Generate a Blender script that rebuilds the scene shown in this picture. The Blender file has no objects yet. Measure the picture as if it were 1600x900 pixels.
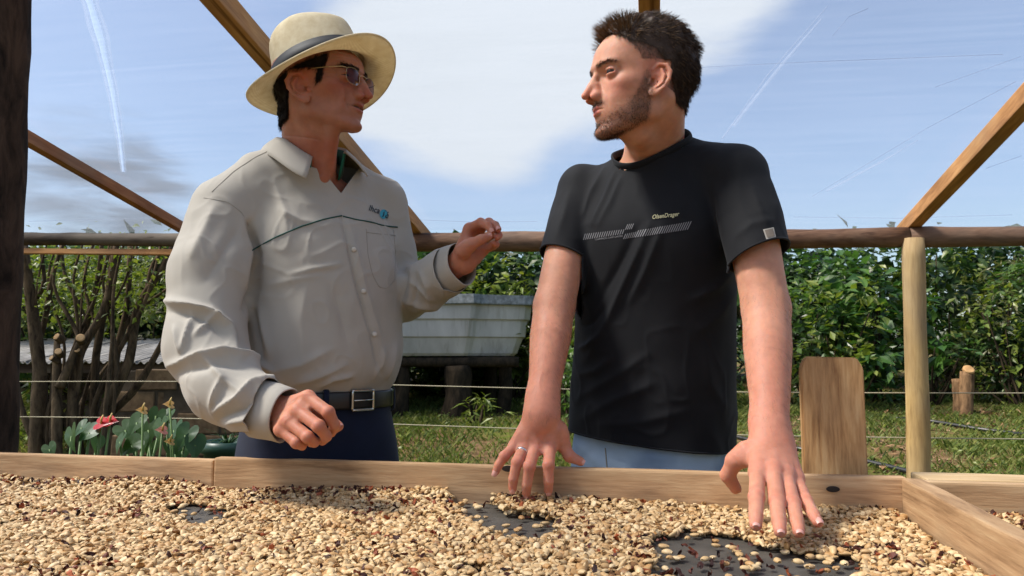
import bpy, bmesh, math, random
import numpy as np
from mathutils import Vector, Matrix
from mathutils.bvhtree import BVHTree
from mathutils import noise as mnoise

# ------------------------------------------------------------------ camera, sky, sun, exposure
SC = bpy.context.scene
COL = SC.collection
rad = math.radians
CAMZ, PITCH, FPX = 1.12, rad(5.0), 1200.0      # eye height, upward tilt, focal length in photo pixels (1600 wide)

cam_data = bpy.data.cameras.new('camera')
cam = bpy.data.objects.new('camera', cam_data)
COL.objects.link(cam)
cam.location = (0, 0, CAMZ)
cam.rotation_euler = (rad(90) + PITCH, 0, 0)
cam_data.sensor_width = 36.0
cam_data.lens = 36.0 * FPX / 1600.0
cam_data.clip_start, cam_data.clip_end = 0.05, 2000
cam_data.dof.use_dof = True
cam_data.dof.focus_distance = 1.5
cam_data.dof.aperture_fstop = 14.0
SC.camera = cam

SUN_EL, SUN_AZ = rad(52), rad(-100)             # azimuth measured from straight ahead (+Y), negative = to the left
sun_dir = Vector((math.sin(SUN_AZ) * math.cos(SUN_EL), math.cos(SUN_AZ) * math.cos(SUN_EL), math.sin(SUN_EL)))
sun_data = bpy.data.lights.new('sun', 'SUN')
sun_data.energy = 4.4
sun_data.angle = rad(11.0)
sun_data.color = (1.0, 0.92, 0.80)
sun = bpy.data.objects.new('sun', sun_data)
COL.objects.link(sun)
sun.rotation_euler = (-sun_dir).to_track_quat('-Z', 'Y').to_euler()
sun.location = (-3, 4, 8)

world = bpy.data.worlds.new('World')
SC.world = world
world.use_nodes = True
wt = world.node_tree
for n in list(wt.nodes): wt.nodes.remove(n)
def wn(t, **k):
    n = wt.nodes.new(t)
    for a, b in k.items(): setattr(n, a, b)
    return n
w_out = wn('ShaderNodeOutputWorld'); w_bg = wn('ShaderNodeBackground')
w_sky = wn('ShaderNodeTexSky', sky_type='NISHITA', sun_disc=False, sun_elevation=SUN_EL, sun_rotation=SUN_AZ,
           air_density=1.0, dust_density=2.2, ozone_density=1.6)
# broken cloud over the whole sky: noise in direction space, with one large bank ahead as the photograph shows
w_tc = wn('ShaderNodeTexCoord')
w_map = wn('ShaderNodeMapping'); w_map.inputs['Scale'].default_value = (1.0, 1.0, 2.2)
w_noise = wn('ShaderNodeTexNoise'); w_noise.inputs['Scale'].default_value = 2.1
w_noise.inputs['Detail'].default_value = 7; w_noise.inputs['Roughness'].default_value = 0.52; w_noise.inputs['Distortion'].default_value = 0.25
wt.links.new(w_tc.outputs['Generated'], w_map.inputs[0]); wt.links.new(w_map.outputs[0], w_noise.inputs['Vector'])
def w_bank(px, py, r, gain):
    u, v = (px - 800) / FPX, (450 - py) / FPX
    d = Vector((u, math.cos(PITCH) - v * math.sin(PITCH), math.sin(PITCH) + v * math.cos(PITCH))).normalized()
    vd = wn('ShaderNodeVectorMath', operation='DISTANCE'); wt.links.new(w_tc.outputs['Generated'], vd.inputs[0]); vd.inputs[1].default_value = d
    mr = wn('ShaderNodeMapRange', interpolation_type='SMOOTHSTEP')
    wt.links.new(vd.outputs['Value'], mr.inputs['Value'])
    mr.inputs['From Min'].default_value = 0; mr.inputs['From Max'].default_value = r
    mr.inputs['To Min'].default_value = gain; mr.inputs['To Max'].default_value = 0
    return mr.outputs[0]
acc = w_noise.outputs['Fac']
for b in [(760, 0, .36, .30), (1040, -60, .34, .28), (640, 150, .20, .12), (760, 190, .13, .12), (1160, 20, .15, .10), (100, -150, .34, .10), (1450, 200, .42, -.22), (1100, 330, .36, -.16), (230, 200, .34, -.16), (520, 420, .3, -.1)]:
    ad = wn('ShaderNodeMath', operation='ADD'); wt.links.new(acc, ad.inputs[0]); wt.links.new(w_bank(*b), ad.inputs[1]); acc = ad.outputs[0]
w_ramp = wn('ShaderNodeMapRange', interpolation_type='SMOOTHSTEP'); wt.links.new(acc, w_ramp.inputs['Value'])
w_ramp.inputs['From Min'].default_value = 0.56; w_ramp.inputs['From Max'].default_value = 0.76
w_mix = wn('ShaderNodeMix', data_type='RGBA')
wt.links.new(w_ramp.outputs[0], w_mix.inputs['Factor']); wt.links.new(w_sky.outputs[0], w_mix.inputs['A'])
w_mix.inputs['B'].default_value = (4.4, 4.5, 4.6, 1)
# dark streaks painted into the sky for a tree blurred by the film, left
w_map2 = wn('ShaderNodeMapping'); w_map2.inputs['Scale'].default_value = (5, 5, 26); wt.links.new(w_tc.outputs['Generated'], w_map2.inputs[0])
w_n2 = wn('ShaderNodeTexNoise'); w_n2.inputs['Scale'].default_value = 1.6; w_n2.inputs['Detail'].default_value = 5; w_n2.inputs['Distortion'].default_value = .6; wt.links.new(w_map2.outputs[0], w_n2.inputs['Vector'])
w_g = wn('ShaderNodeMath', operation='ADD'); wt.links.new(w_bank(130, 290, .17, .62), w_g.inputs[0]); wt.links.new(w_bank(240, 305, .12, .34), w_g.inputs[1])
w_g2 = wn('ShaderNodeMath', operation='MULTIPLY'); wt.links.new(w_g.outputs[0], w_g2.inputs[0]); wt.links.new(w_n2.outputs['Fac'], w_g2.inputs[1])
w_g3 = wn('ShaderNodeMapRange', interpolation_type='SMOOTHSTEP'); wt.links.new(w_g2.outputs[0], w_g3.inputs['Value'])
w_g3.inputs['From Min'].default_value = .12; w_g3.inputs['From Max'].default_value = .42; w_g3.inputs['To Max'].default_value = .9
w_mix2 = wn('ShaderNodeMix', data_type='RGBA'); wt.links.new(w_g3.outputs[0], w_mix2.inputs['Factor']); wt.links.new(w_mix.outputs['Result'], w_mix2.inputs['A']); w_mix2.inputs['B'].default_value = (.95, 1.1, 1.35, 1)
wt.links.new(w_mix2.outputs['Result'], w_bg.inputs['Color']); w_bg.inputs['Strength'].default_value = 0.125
wt.links.new(w_bg.outputs[0], w_out.inputs[0])

SC.view_settings.view_transform = 'Standard'
SC.view_settings.look = 'None'
SC.view_settings.gamma = 1.0
SC.view_settings.exposure = 0.72
SC.render.engine = 'CYCLES'
cy = SC.cycles
cy.max_bounces = 8; cy.diffuse_bounces = 4; cy.glossy_bounces = 3; cy.transmission_bounces = 6; cy.transparent_max_bounces = 16
cy.caustics_reflective = False; cy.caustics_refractive = False
cy.use_denoising = True
cy.sample_clamp_indirect = 4.0

# ------------------------------------------------------------------ small helpers
def at(px, py, d):
    """the point at world depth d (metres ahead of the camera) that the photo shows at pixel px, py"""
    u, v = (px - 800) / FPX, (450 - py) / FPX
    y = math.cos(PITCH) - v * math.sin(PITCH); z = math.sin(PITCH) + v * math.cos(PITCH)
    return np.array([u * d / y, d, CAMZ + z * d / y])

def to_px(V):
    x = V[:, 0]; y = V[:, 1]; z = V[:, 2] - CAMZ
    f = y * math.cos(PITCH) + z * math.sin(PITCH); u = -y * math.sin(PITCH) + z * math.cos(PITCH)
    return 800 + FPX * x / f, 450 - FPX * u / f

def spline(xs, ys):
    """smooth interpolant through a table (natural cubic), clamped at its ends"""
    xs = np.asarray(xs, float); ys = np.asarray(ys, float)
    if xs[0] > xs[-1]: xs, ys = xs[::-1], ys[::-1]
    n = len(xs); A = np.zeros((n, n)); b = np.zeros(n); h = np.diff(xs)
    A[0, 0] = A[-1, -1] = 1
    for i in range(1, n - 1):
        A[i, i - 1] = h[i - 1]; A[i, i] = 2 * (h[i - 1] + h[i]); A[i, i + 1] = h[i]
        b[i] = 6 * ((ys[i + 1] - ys[i]) / h[i] - (ys[i] - ys[i - 1]) / h[i - 1])
    m = np.linalg.solve(A, b)
    t = np.linspace(xs[0], xs[-1], 400)
    k = np.clip(np.searchsorted(xs, t, side='right') - 1, 0, n - 2)
    hh = h[k]; a = xs[k + 1] - t; c = t - xs[k]
    v = (m[k] * a ** 3 + m[k + 1] * c ** 3) / (6 * hh) + (ys[k] / hh - m[k] * hh / 6) * a + (ys[k + 1] / hh - m[k + 1] * hh / 6) * c
    return lambda q: np.interp(q, t, v)

def unit(v):
    v = np.asarray(v, float); return v / max(np.linalg.norm(v), 1e-9)

# ------------------------------------------------------------------ mesh objects
def tag(o, label=None, category=None, group=None, kind=None):
    if label: o['label'] = label
    if category: o['category'] = category
    if group: o['group'] = group
    if kind: o['kind'] = kind
    return o

def raw_mesh(name, V, F, smooth=True, cols=None, F2=None):
    """mesh from arrays; F (n,3) or (n,4); F2 optional second face array; cols (nv,3) colour per vertex"""
    me = bpy.data.meshes.new(name)
    V = np.asarray(V, np.float32)
    arrs = [np.asarray(f, np.int32) for f in ((F,) if F2 is None else (F, F2)) if len(f)]
    me.vertices.add(len(V)); me.vertices.foreach_set('co', V.ravel())
    nl = sum(a.size for a in arrs); npoly = sum(len(a) for a in arrs)
    me.loops.add(nl); me.polygons.add(npoly)
    me.loops.foreach_set('vertex_index', np.concatenate([a.ravel() for a in arrs]))
    st = np.concatenate([np.full(len(a), a.shape[1], np.int32) for a in arrs])
    me.polygons.foreach_set('loop_start', np.concatenate([[0], np.cumsum(st)[:-1]]).astype(np.int32))
    me.polygons.foreach_set('use_smooth', np.full(npoly, smooth, bool))
    if cols is not None:
        at_ = me.color_attributes.new('tint', 'FLOAT_COLOR', 'POINT')
        c = np.ones((len(V), 4), np.float32); c[:, :3] = cols
        at_.data.foreach_set('color', c.ravel())
    me.update(calc_edges=True); me.validate(clean_customdata=False)
    return me

def link(name, me, mat=None, parent=None):
    o = bpy.data.objects.new(name, me)
    COL.objects.link(o)
    if mat is not None and me is not None and not me.materials: me.materials.append(mat)
    if parent is not None:
        # parts are modelled in world coordinates; every ancestor is an unrotated thing, so undo its position only
        root = parent
        while root.parent is not None: root = root.parent
        o.parent = parent
        if parent.parent is None:
            o.matrix_parent_inverse = Matrix.Translation(-Vector(parent.location))
    return o

def mk(name, V, F, mat, parent=None, smooth=True, cols=None, F2=None):
    return link(name, raw_mesh(name, V, F, smooth, cols, F2), mat, parent)

def empty(name, loc, label=None, category=None, group=None):
    o = bpy.data.objects.new(name, None); COL.objects.link(o)
    o.empty_display_size = 0.1; o.location = tuple(loc)
    return tag(o, label, category, group)

def grid_faces(nu, nv, wrap_u=False, wrap_v=False):
    iu = np.arange(nu if wrap_u else nu - 1); iv = np.arange(nv if wrap_v else nv - 1)
    a, b = np.meshgrid(iu, iv, indexing='ij'); a = a.ravel(); b = b.ravel()
    a2 = (a + 1) % nu; b2 = (b + 1) % nv
    return np.stack([a * nv + b, a2 * nv + b, a2 * nv + b2, a * nv + b2], 1)

def tube(pts, radii, seg=10, caps=True, flat=None, up=(0, 0, 1)):
    """tube along pts; radii scalar/list; flat = (a, b) multiplies the two cross axes"""
    P = np.asarray(pts, float); n = len(P)
    r = np.full(n, radii, float) if np.isscalar(radii) else np.asarray(radii, float)
    T = np.gradient(P, axis=0); T /= np.maximum(np.linalg.norm(T, axis=1, keepdims=True), 1e-9)
    ref = np.asarray(up, float)
    if abs(T[0] @ unit(ref)) > 0.95: ref = np.array([1.0, 0.13, 0])
    N = np.cross(T[0], ref); N = unit(N); Ns = [N]
    for i in range(1, n):
        N = N - T[i] * (N @ T[i]); N = unit(N); Ns.append(N)
    Ns = np.array(Ns); B = np.cross(T, Ns)
    fa, fb = flat if flat else (1, 1)
    a = np.linspace(0, 2 * np.pi, seg, endpoint=False)
    V = P[:, None] + r[:, None, None] * (fa * np.cos(a)[None, :, None] * Ns[:, None] + fb * np.sin(a)[None, :, None] * B[:, None])
    V = V.reshape(-1, 3); F = grid_faces(n, seg, wrap_v=True)[:, ::-1]
    if caps:
        c0, c1 = len(V), len(V) + 1
        V = np.vstack([V, P[0], P[-1]])
        s = np.arange(seg); s2 = (s + 1) % seg
        T3 = np.vstack([np.stack([np.full(seg, c0), s, s2], 1)[:, ::-1] , np.stack([np.full(seg, c1), (n - 1) * seg + s2, (n - 1) * seg + s], 1)[:, ::-1]])
        return V, F, T3
    return V, F, np.zeros((0, 3), int)

def join(parts):
    """join (V, quads, tris) triples"""
    Vs, Q, T, o = [], [], [], 0
    for V, q, t in parts:
        Vs.append(V); Q.append(np.asarray(q, int).reshape(-1, 4) + o); T.append(np.asarray(t, int).reshape(-1, 3) + o); o += len(V)
    return np.vstack(Vs), np.vstack(Q), np.vstack(T)

def mk3(name, vqt, mat, parent=None, smooth=True, cols=None):
    V, q, t = vqt
    if len(q) and len(t): return mk(name, V, q, mat, parent, smooth, cols, t)
    return mk(name, V, q if len(q) else t, mat, parent, smooth, cols)

def box_mesh(name, size, bevel=0.004, jitter=0.0, seed=0, cuts=0):
    """a board: box centred on its origin, bevelled, its edges slightly uneven"""
    bm = bmesh.new(); bmesh.ops.create_cube(bm, size=1.0)
    for v in bm.verts: v.co = Vector((v.co.x * size[0], v.co.y * size[1], v.co.z * size[2]))
    ax = max(range(3), key=lambda i: size[i])
    if cuts:
        es = [e for e in bm.edges if abs((e.verts[0].co - e.verts[1].co)[ax]) > size[ax] * 0.9]
        bmesh.ops.subdivide_edges(bm, edges=es, cuts=cuts, use_grid_fill=True)
    if jitter:
        rnd = random.Random(seed)
        for v in bm.verts:
            p = Vector((v.co.x * 3 + seed, v.co.y * 3, v.co.z * 3))
            v.co += mnoise.noise_vector(p) * jitter
    if bevel:
        sharp = [e for e in bm.edges if len(e.link_faces) == 2 and e.calc_face_angle(0) > 0.8]
        bmesh.ops.bevel(bm, geom=sharp, offset=bevel, segments=2, affect='EDGES', profile=0.6)
    me = bpy.data.meshes.new(name); bm.to_mesh(me); bm.free()
    for p in me.polygons: p.use_smooth = False
    return me

def board(name, a, b, width, height, mat, parent=None, up=(0, 0, 1), bevel=0.004, jitter=0.002, seed=0, cuts=8):
    """a plank from point a to point b (centre line)"""
    a = Vector(a); b = Vector(b); d = b - a
    me = box_mesh(name, (d.length, width, height), bevel, jitter, seed, cuts)
    x = d.normalized(); z = Vector(up); y = z.cross(x).normalized(); z = x.cross(y)
    M = Matrix((x, y, z)).transposed().to_4x4(); M.translation = (a + b) / 2
    o = bpy.data.objects.new(name, me); COL.objects.link(o); me.materials.append(mat)
    if parent is not None:
        o.parent = parent
        if parent.parent is None: o.matrix_parent_inverse = Matrix.Translation(-Vector(parent.location))
    o.matrix_basis = M
    return o

# ------------------------------------------------------------------ implicit surfaces (bodies and clothes)
def smin(a, b, k):
    h = np.clip(0.5 + 0.5 * (b - a) / k, 0, 1)
    return b + (a - b) * h - k * h * (1 - h)
def smax(a, b, k): return -smin(-a, -b, k)

def cap(P, a, b, ra, rb):
    a = np.asarray(a, np.float32); b = np.asarray(b, np.float32); ba = b - a
    pa = P - a
    t = np.clip(pa @ ba / max(float(ba @ ba), 1e-12), 0, 1)
    d = pa - t[:, None] * ba
    return np.sqrt(np.einsum('ij,ij->i', d, d)) - (ra + (rb - ra) * t)

def chain(P, pts, rs, k=0.0):
    d = None
    for i in range(len(pts) - 1):
        e = cap(P, pts[i], pts[i + 1], rs[i], rs[i + 1])
        d = e if d is None else (np.minimum(d, e) if k == 0 else smin(d, e, k))
    return d

def ell(P, c, r, ax=None):
    q = P - np.asarray(c, np.float32)
    if ax is not None: q = q @ np.asarray(ax, np.float32).T
    r = np.asarray(r, np.float32)
    k0 = np.sqrt(((q / r) ** 2).sum(1)); k1 = np.sqrt(((q / (r * r)) ** 2).sum(1))
    return k0 * (k0 - 1) / np.maximum(k1, 1e-6)

def loft(P, keys, k=0.02, ax=None):
    """body-like column along z: keys (z, cx, cy, rx, ry, yaw_deg, exponent); ends rounded by k"""
    K = np.array(keys, float); z = P[:, 2]
    S = [spline(K[:, 0], K[:, i]) for i in range(1, 7)]
    cx, cy, rx, ry, yaw, n = [s(z).astype(np.float32) for s in S]
    yaw = np.radians(yaw); x = P[:, 0] - cx; y = P[:, 1] - cy
    c, s = np.cos(yaw), np.sin(yaw)
    a = np.abs(x * c + y * s); b = np.abs(-x * s + y * c)
    rr = ((a / rx) ** n + (b / ry) ** n) ** (1 / n)
    r = np.sqrt(a * a + b * b)
    d = np.where(rr > 1e-3, r * (1 - 1 / np.maximum(rr, 1e-3)), -np.minimum(rx, ry))
    zt, zb = K[:, 0].max(), K[:, 0].min()
    return smax(smax(d, z - zt, k), zb - z, k)

def boxed(P, fn, lo, hi, pad=0.03):
    """evaluate fn only near its box; elsewhere a safe positive distance"""
    lo = np.asarray(lo, np.float32) - pad; hi = np.asarray(hi, np.float32) + pad
    q = np.maximum(np.maximum(lo - P, P - hi), 0)
    dist = np.sqrt((q * q).sum(1))
    out = dist + pad
    m = dist <= 0
    if m.any(): out[m] = fn(P[m])
    return out

def isosurface(fn, lo, hi, h, c=4, slack=1.0, project=True):
    """sparse surface nets: vertices and quads of fn = 0 inside the box lo..hi at step h"""
    lo = np.asarray(lo, np.float64); hi = np.asarray(hi, np.float64)
    H = h * c; nb = np.ceil((hi - lo) / H).astype(int)
    g = np.stack(np.meshgrid(*[np.arange(n + 1) for n in nb], indexing='ij'), -1).reshape(-1, 3)
    Fc = np.concatenate([fn((lo + q * H).astype(np.float32)) for q in np.array_split(g, max(1, len(g) // 400000))]).reshape(nb + 1)
    lim = H * slack
    A = np.full(nb, 1e9); mn = np.full(nb, 1e9); mx = np.full(nb, -1e9)
    for i in (0, 1):
        for j in (0, 1):
            for k in (0, 1):
                s = Fc[i:nb[0] + i, j:nb[1] + j, k:nb[2] + k]
                A = np.minimum(A, np.abs(s)); mn = np.minimum(mn, s); mx = np.maximum(mx, s)
    act = (A < lim) | ((mn < 0) & (mx > 0))
    blocks = np.argwhere(act)
    off = np.stack(np.meshgrid(*[np.arange(c + 1)] * 3, indexing='ij'), -1).reshape(-1, 3)
    N = nb * c + 2
    key = lambda q: (q[..., 0].astype(np.int64) * N[1] + q[..., 1]) * N[2] + q[..., 2]
    allK, allV, quads = [], [], []
    vals = []
    for bl in np.array_split(blocks, max(1, len(blocks) // 3000)):
        if not len(bl): continue
        nodes = bl[:, None] * c + off[None]
        P = (lo + nodes.reshape(-1, 3) * h).astype(np.float32)
        F = fn(P).reshape(len(bl), c + 1, c + 1, c + 1)
        vals.append((bl, F))
        cor = np.zeros((8, len(bl), c, c, c), np.float32)
        for q in range(8):
            i, j, k = q & 1, (q >> 1) & 1, (q >> 2) & 1
            cor[q] = F[:, i:c + i, j:c + j, k:c + k]
        neg = (cor < 0).sum(0); m = (neg > 0) & (neg < 8)
        idx = np.argwhere(m)
        if not len(idx): continue
        cv = cor[:, m]
        acc = np.zeros((cv.shape[1], 3)); cnt = np.zeros(cv.shape[1])
        for q in range(8):
            for axb in (1, 2, 4):
                if q & axb: continue
                p = q | axb
                a, b = cv[q], cv[p]
                x = (a < 0) != (b < 0)
                t = np.where(x, a / np.where(x, a - b, 1), 0)
                base = np.array([q & 1, (q >> 1) & 1, (q >> 2) & 1], float); d = np.array([axb == 1, axb == 2, axb == 4], float)
                acc += np.where(x[:, None], base + t[:, None] * d, 0); cnt += x
        cell = bl[idx[:, 0]] * c + idx[:, 1:]
        allK.append(key(cell)); allV.append(lo + (cell + acc / cnt[:, None]) * h)
    K = np.concatenate(allK); V = np.concatenate(allV)
    o = np.argsort(K); K = K[o]; V = V[o]
    def find(q):
        kk = key(q); p = np.clip(np.searchsorted(K, kk), 0, len(K) - 1)
        return np.where(K[p] == kk, p, -1)
    for bl, F in vals:
        for axn in range(3):
            s0 = [slice(0, c)] * 3; s1 = list(s0); s1[axn] = slice(1, c + 1)
            a = F[(slice(None), *s0)]; b = F[(slice(None), *s1)]
            x = (a < 0) != (b < 0)
            idx = np.argwhere(x)
            if not len(idx): continue
            inside_first = (a[x] < 0)
            cell = bl[idx[:, 0]] * c + idx[:, 1:]
            u, v = (axn + 1) % 3, (axn + 2) % 3
            eu = np.zeros(3, int); eu[u] = 1; ev = np.zeros(3, int); ev[v] = 1
            ok = (cell[:, u] > 0) & (cell[:, v] > 0)
            q = np.stack([find(cell - eu - ev), find(cell - ev), find(cell), find(cell - eu)], 1)
            ok &= (q >= 0).all(1)
            q = np.where(inside_first[:, None], q, q[:, ::-1])[ok]
            quads.append(q)
    Q = np.concatenate(quads)
    if project:
        P = V.astype(np.float32); e = np.float32(h * 0.4)
        f0 = fn(P); G = np.zeros_like(P)
        for i in range(3):
            d = np.zeros(3, np.float32); d[i] = e
            G[:, i] = (fn(P + d) - f0) / e
        st = (f0 / np.maximum((G * G).sum(1), 0.05))[:, None] * G
        ln = np.linalg.norm(st, axis=1, keepdims=True); V = V - st * np.minimum(1, 0.6 * h / np.maximum(ln, 1e-9))
    return V, Q

def normals_of(V, Q):
    a, b, c = V[Q[:, 0]], V[Q[:, 1]], V[Q[:, 2]]
    n = np.cross(b - a, c - a) if Q.shape[1] == 3 else np.cross(c - a, V[Q[:, 3]] - b)
    N = np.zeros_like(V)
    for i in range(Q.shape[1]): np.add.at(N, Q[:, i], n)
    return N / np.maximum(np.linalg.norm(N, axis=1, keepdims=True), 1e-12)

def relax(V, Q, it=2, w=0.5):
    e = np.vstack([np.stack([Q[:, i], Q[:, (i + 1) % Q.shape[1]]], 1) for i in range(Q.shape[1])])
    for _ in range(it):
        S = np.zeros_like(V); n = np.zeros(len(V))
        np.add.at(S, e[:, 0], V[e[:, 1]]); np.add.at(n, e[:, 0], 1)
        np.add.at(S, e[:, 1], V[e[:, 0]]); np.add.at(n, e[:, 1], 1)
        V = V + w * (S / np.maximum(n, 1)[:, None] - V)
    return V

_lat = np.random.default_rng(7).random((32, 32, 32)).astype(np.float32)
def vnoise(P, s=1.0, o=0.0):
    """smooth value noise, -1..1"""
    q = np.asarray(P, np.float64) * s + o
    i = np.floor(q).astype(int); f = q - i; f = f * f * (3 - 2 * f)
    i0 = i % 32; i1 = (i + 1) % 32
    r = 0
    for a in (0, 1):
        for b in (0, 1):
            for c in (0, 1):
                w = (f[:, 0] if a else 1 - f[:, 0]) * (f[:, 1] if b else 1 - f[:, 1]) * (f[:, 2] if c else 1 - f[:, 2])
                r = r + w * _lat[(i1 if a else i0)[:, 0], (i1 if b else i0)[:, 1], (i1 if c else i0)[:, 2]]
    return r * 2 - 1

# ------------------------------------------------------------------ materials (all procedural)
def srgb(r, g, b):
    f = lambda c: (c / 255) / 12.92 if c / 255 <= 0.04045 else ((c / 255 + 0.055) / 1.055) ** 2.4
    return (f(r), f(g), f(b), 1)

class Mat:
    def __init__(s, name, rough=0.6, spec=0.5):
        s.m = bpy.data.materials.new(name); s.m.use_nodes = True
        s.t = s.m.node_tree; s.b = s.t.nodes['Principled BSDF']; s.out = s.t.nodes['Material Output']
        s.b.inputs['Roughness'].default_value = rough
        s.b.inputs['Specular IOR Level'].default_value = spec
    def n(s, kind, **kw):
        x = s.t.nodes.new(kind)
        for k, v in kw.items(): setattr(x, k, v)
        return x
    def l(s, a, b): s.t.links.new(a, b)
    def coord(s, scale=(1, 1, 1), which='Object', rot=(0, 0, 0)):
        tc = s.n('ShaderNodeTexCoord'); mp = s.n('ShaderNodeMapping')
        mp.inputs['Scale'].default_value = scale; mp.inputs['Rotation'].default_value = rot
        s.l(tc.outputs[which], mp.inputs[0]); return mp.outputs[0]
    def noise(s, vec, scale, detail=4, rough=0.55, dist=0.0):
        x = s.n('ShaderNodeTexNoise'); x.inputs['Scale'].default_value = scale; x.inputs['Detail'].default_value = detail
        x.inputs['Roughness'].default_value = rough; x.inputs['Distortion'].default_value = dist
        s.l(vec, x.inputs['Vector']); return x.outputs['Fac']
    def ramp(s, fac, stops):
        x = s.n('ShaderNodeValToRGB'); e = x.color_ramp.elements
        while len(e) < len(stops): e.new(0.5)
        for i, (p, c) in enumerate(stops): e[i].position = p; e[i].color = c if len(c) == 4 else (*c, 1)
        s.l(fac, x.inputs[0]); return x.outputs[0]
    def mix(s, fac, a, b, mode='MIX'):
        x = s.n('ShaderNodeMix', data_type='RGBA', blend_type=mode)
        for sock, v in (('Factor', fac), ('A', a), ('B', b)):
            if hasattr(v, 'default_value') or hasattr(v, 'is_linked'): s.l(v, x.inputs[sock])
            else: x.inputs[sock].default_value = v
        return x.outputs['Result']
    def math(s, op, a, b=None):
        x = s.n('ShaderNodeMath', operation=op)
        for i, v in enumerate((a, b)):
            if v is None: continue
            if hasattr(v, 'is_linked'): s.l(v, x.inputs[i])
            else: x.inputs[i].default_value = v
        return x.outputs[0]
    def bump(s, h, strength=0.3, dist=0.002, normal=None):
        x = s.n('ShaderNodeBump'); x.inputs['Strength'].default_value = strength; x.inputs['Distance'].default_value = dist
        s.l(h, x.inputs['Height'])
        if normal is not None: s.l(normal, x.inputs['Normal'])
        s.l(x.outputs[0], s.b.inputs['Normal']); return x.outputs[0]
    def color(s, c):
        if hasattr(c, 'is_linked'): s.l(c, s.b.inputs['Base Color'])
        else: s.b.inputs['Base Color'].default_value = c
        return s
    def set(s, **kw):
        for k, v in kw.items(): s.b.inputs[k.replace('_', ' ')].default_value = v
        return s

def plain(name, c, rough=0.6, spec=0.5, metal=0.0):
    m = Mat(name, rough, spec).color(c); m.b.inputs['Metallic'].default_value = metal; return m.m

def wood(name, dark, mid, light, scale=1.0, rough=0.75, bump=0.35, knots=True, streak=None, axis=0):
    """sawn timber: grain along the object's local axis"""
    m = Mat(name, rough, 0.3)
    sc = [9 * scale] * 3; sc[axis] = 0.9 * scale
    v = m.coord(tuple(sc)); oi = m.n('ShaderNodeObjectInfo')
    add = m.n('ShaderNodeVectorMath', operation='ADD'); m.l(v, add.inputs[0])
    mul = m.n('ShaderNodeVectorMath', operation='SCALE'); comb = m.n('ShaderNodeCombineXYZ')
    for i in range(3): m.l(oi.outputs['Random'], comb.inputs[i])
    m.l(comb.outputs[0], mul.inputs[0]); mul.inputs['Scale'].default_value = 37.0; m.l(mul.outputs[0], add.inputs[1])
    v = add.outputs[0]
    a = m.noise(v, 2.2, 6, 0.6, 1.4); b = m.noise(v, 14, 3, 0.6); 
    sc2 = [3.0] * 3; sc2[axis] = 1.4
    c = m.noise(m.coord(tuple(sc2)), 1.6, 3)
    g = m.math('ADD', m.math('MULTIPLY', a, 0.65), m.math('MULTIPLY', b, 0.35))
    colr = m.ramp(g, [(0.30, dark), (0.5, mid), (0.72, light)])
    stain = m.ramp(c, [(0.35, (0.52, 0.47, 0.40, 1)), (0.62, (1, 1, 1, 1))])
    colr = m.mix(0.75, colr, stain, 'MULTIPLY')
    grey = m.noise(m.coord(tuple(x * .55 for x in sc2)), 1.1, 4, .65)
    colr = m.mix(m.ramp(grey, [(.48, (0, 0, 0, 1)), (.70, (.55, .55, .55, 1))]), colr, srgb(138, 126, 112))
    sc3 = [34.0] * 3; sc3[axis] = 0.7
    ck = m.noise(m.coord(tuple(sc3)), 1.0, 3, .5, .3)
    colr = m.mix(0.85, colr, m.ramp(ck, [(0.66, (1, 1, 1, 1)), (0.72, (0.34, 0.26, 0.20, 1))]), 'MULTIPLY')
    if knots:
        vk = m.n('ShaderNodeTexVoronoi'); sk = [7.0] * 3; sk[axis] = 2.2
        m.l(m.coord(tuple(sk)), vk.inputs['Vector']); vk.inputs['Scale'].default_value = 0.8
        kf = m.ramp(vk.outputs['Distance'], [(0.05, (0.25, 0.16, 0.1, 1)), (0.13, (1, 1, 1, 1))])
        colr = m.mix(0.8, colr, kf, 'MULTIPLY')
    m.color(colr); m.bump(g, bump, 0.003)
    return m.m

M = {}
M['board'] = wood('sawn_pine', srgb(124, 92, 62), srgb(196, 158, 118), srgb(226, 194, 152), bump=.8)
M['plank'] = wood('pine_plank', srgb(140, 96, 58), srgb(208, 162, 110), srgb(236, 198, 146), 1.7, 0.8, 0.6, axis=2)
M['rafter'] = wood('rafter_timber', srgb(150, 98, 58), srgb(204, 148, 94), srgb(230, 182, 124), knots=False)
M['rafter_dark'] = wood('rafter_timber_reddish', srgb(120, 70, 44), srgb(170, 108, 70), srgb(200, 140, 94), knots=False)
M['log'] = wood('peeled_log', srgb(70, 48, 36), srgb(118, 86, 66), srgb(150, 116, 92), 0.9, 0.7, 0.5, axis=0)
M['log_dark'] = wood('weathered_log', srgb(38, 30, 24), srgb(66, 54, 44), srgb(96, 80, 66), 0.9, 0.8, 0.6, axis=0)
M['post'] = wood('round_post', srgb(136, 104, 60), srgb(198, 162, 104), srgb(224, 192, 136), 0.9, 0.75, 0.4, axis=2)

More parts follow.
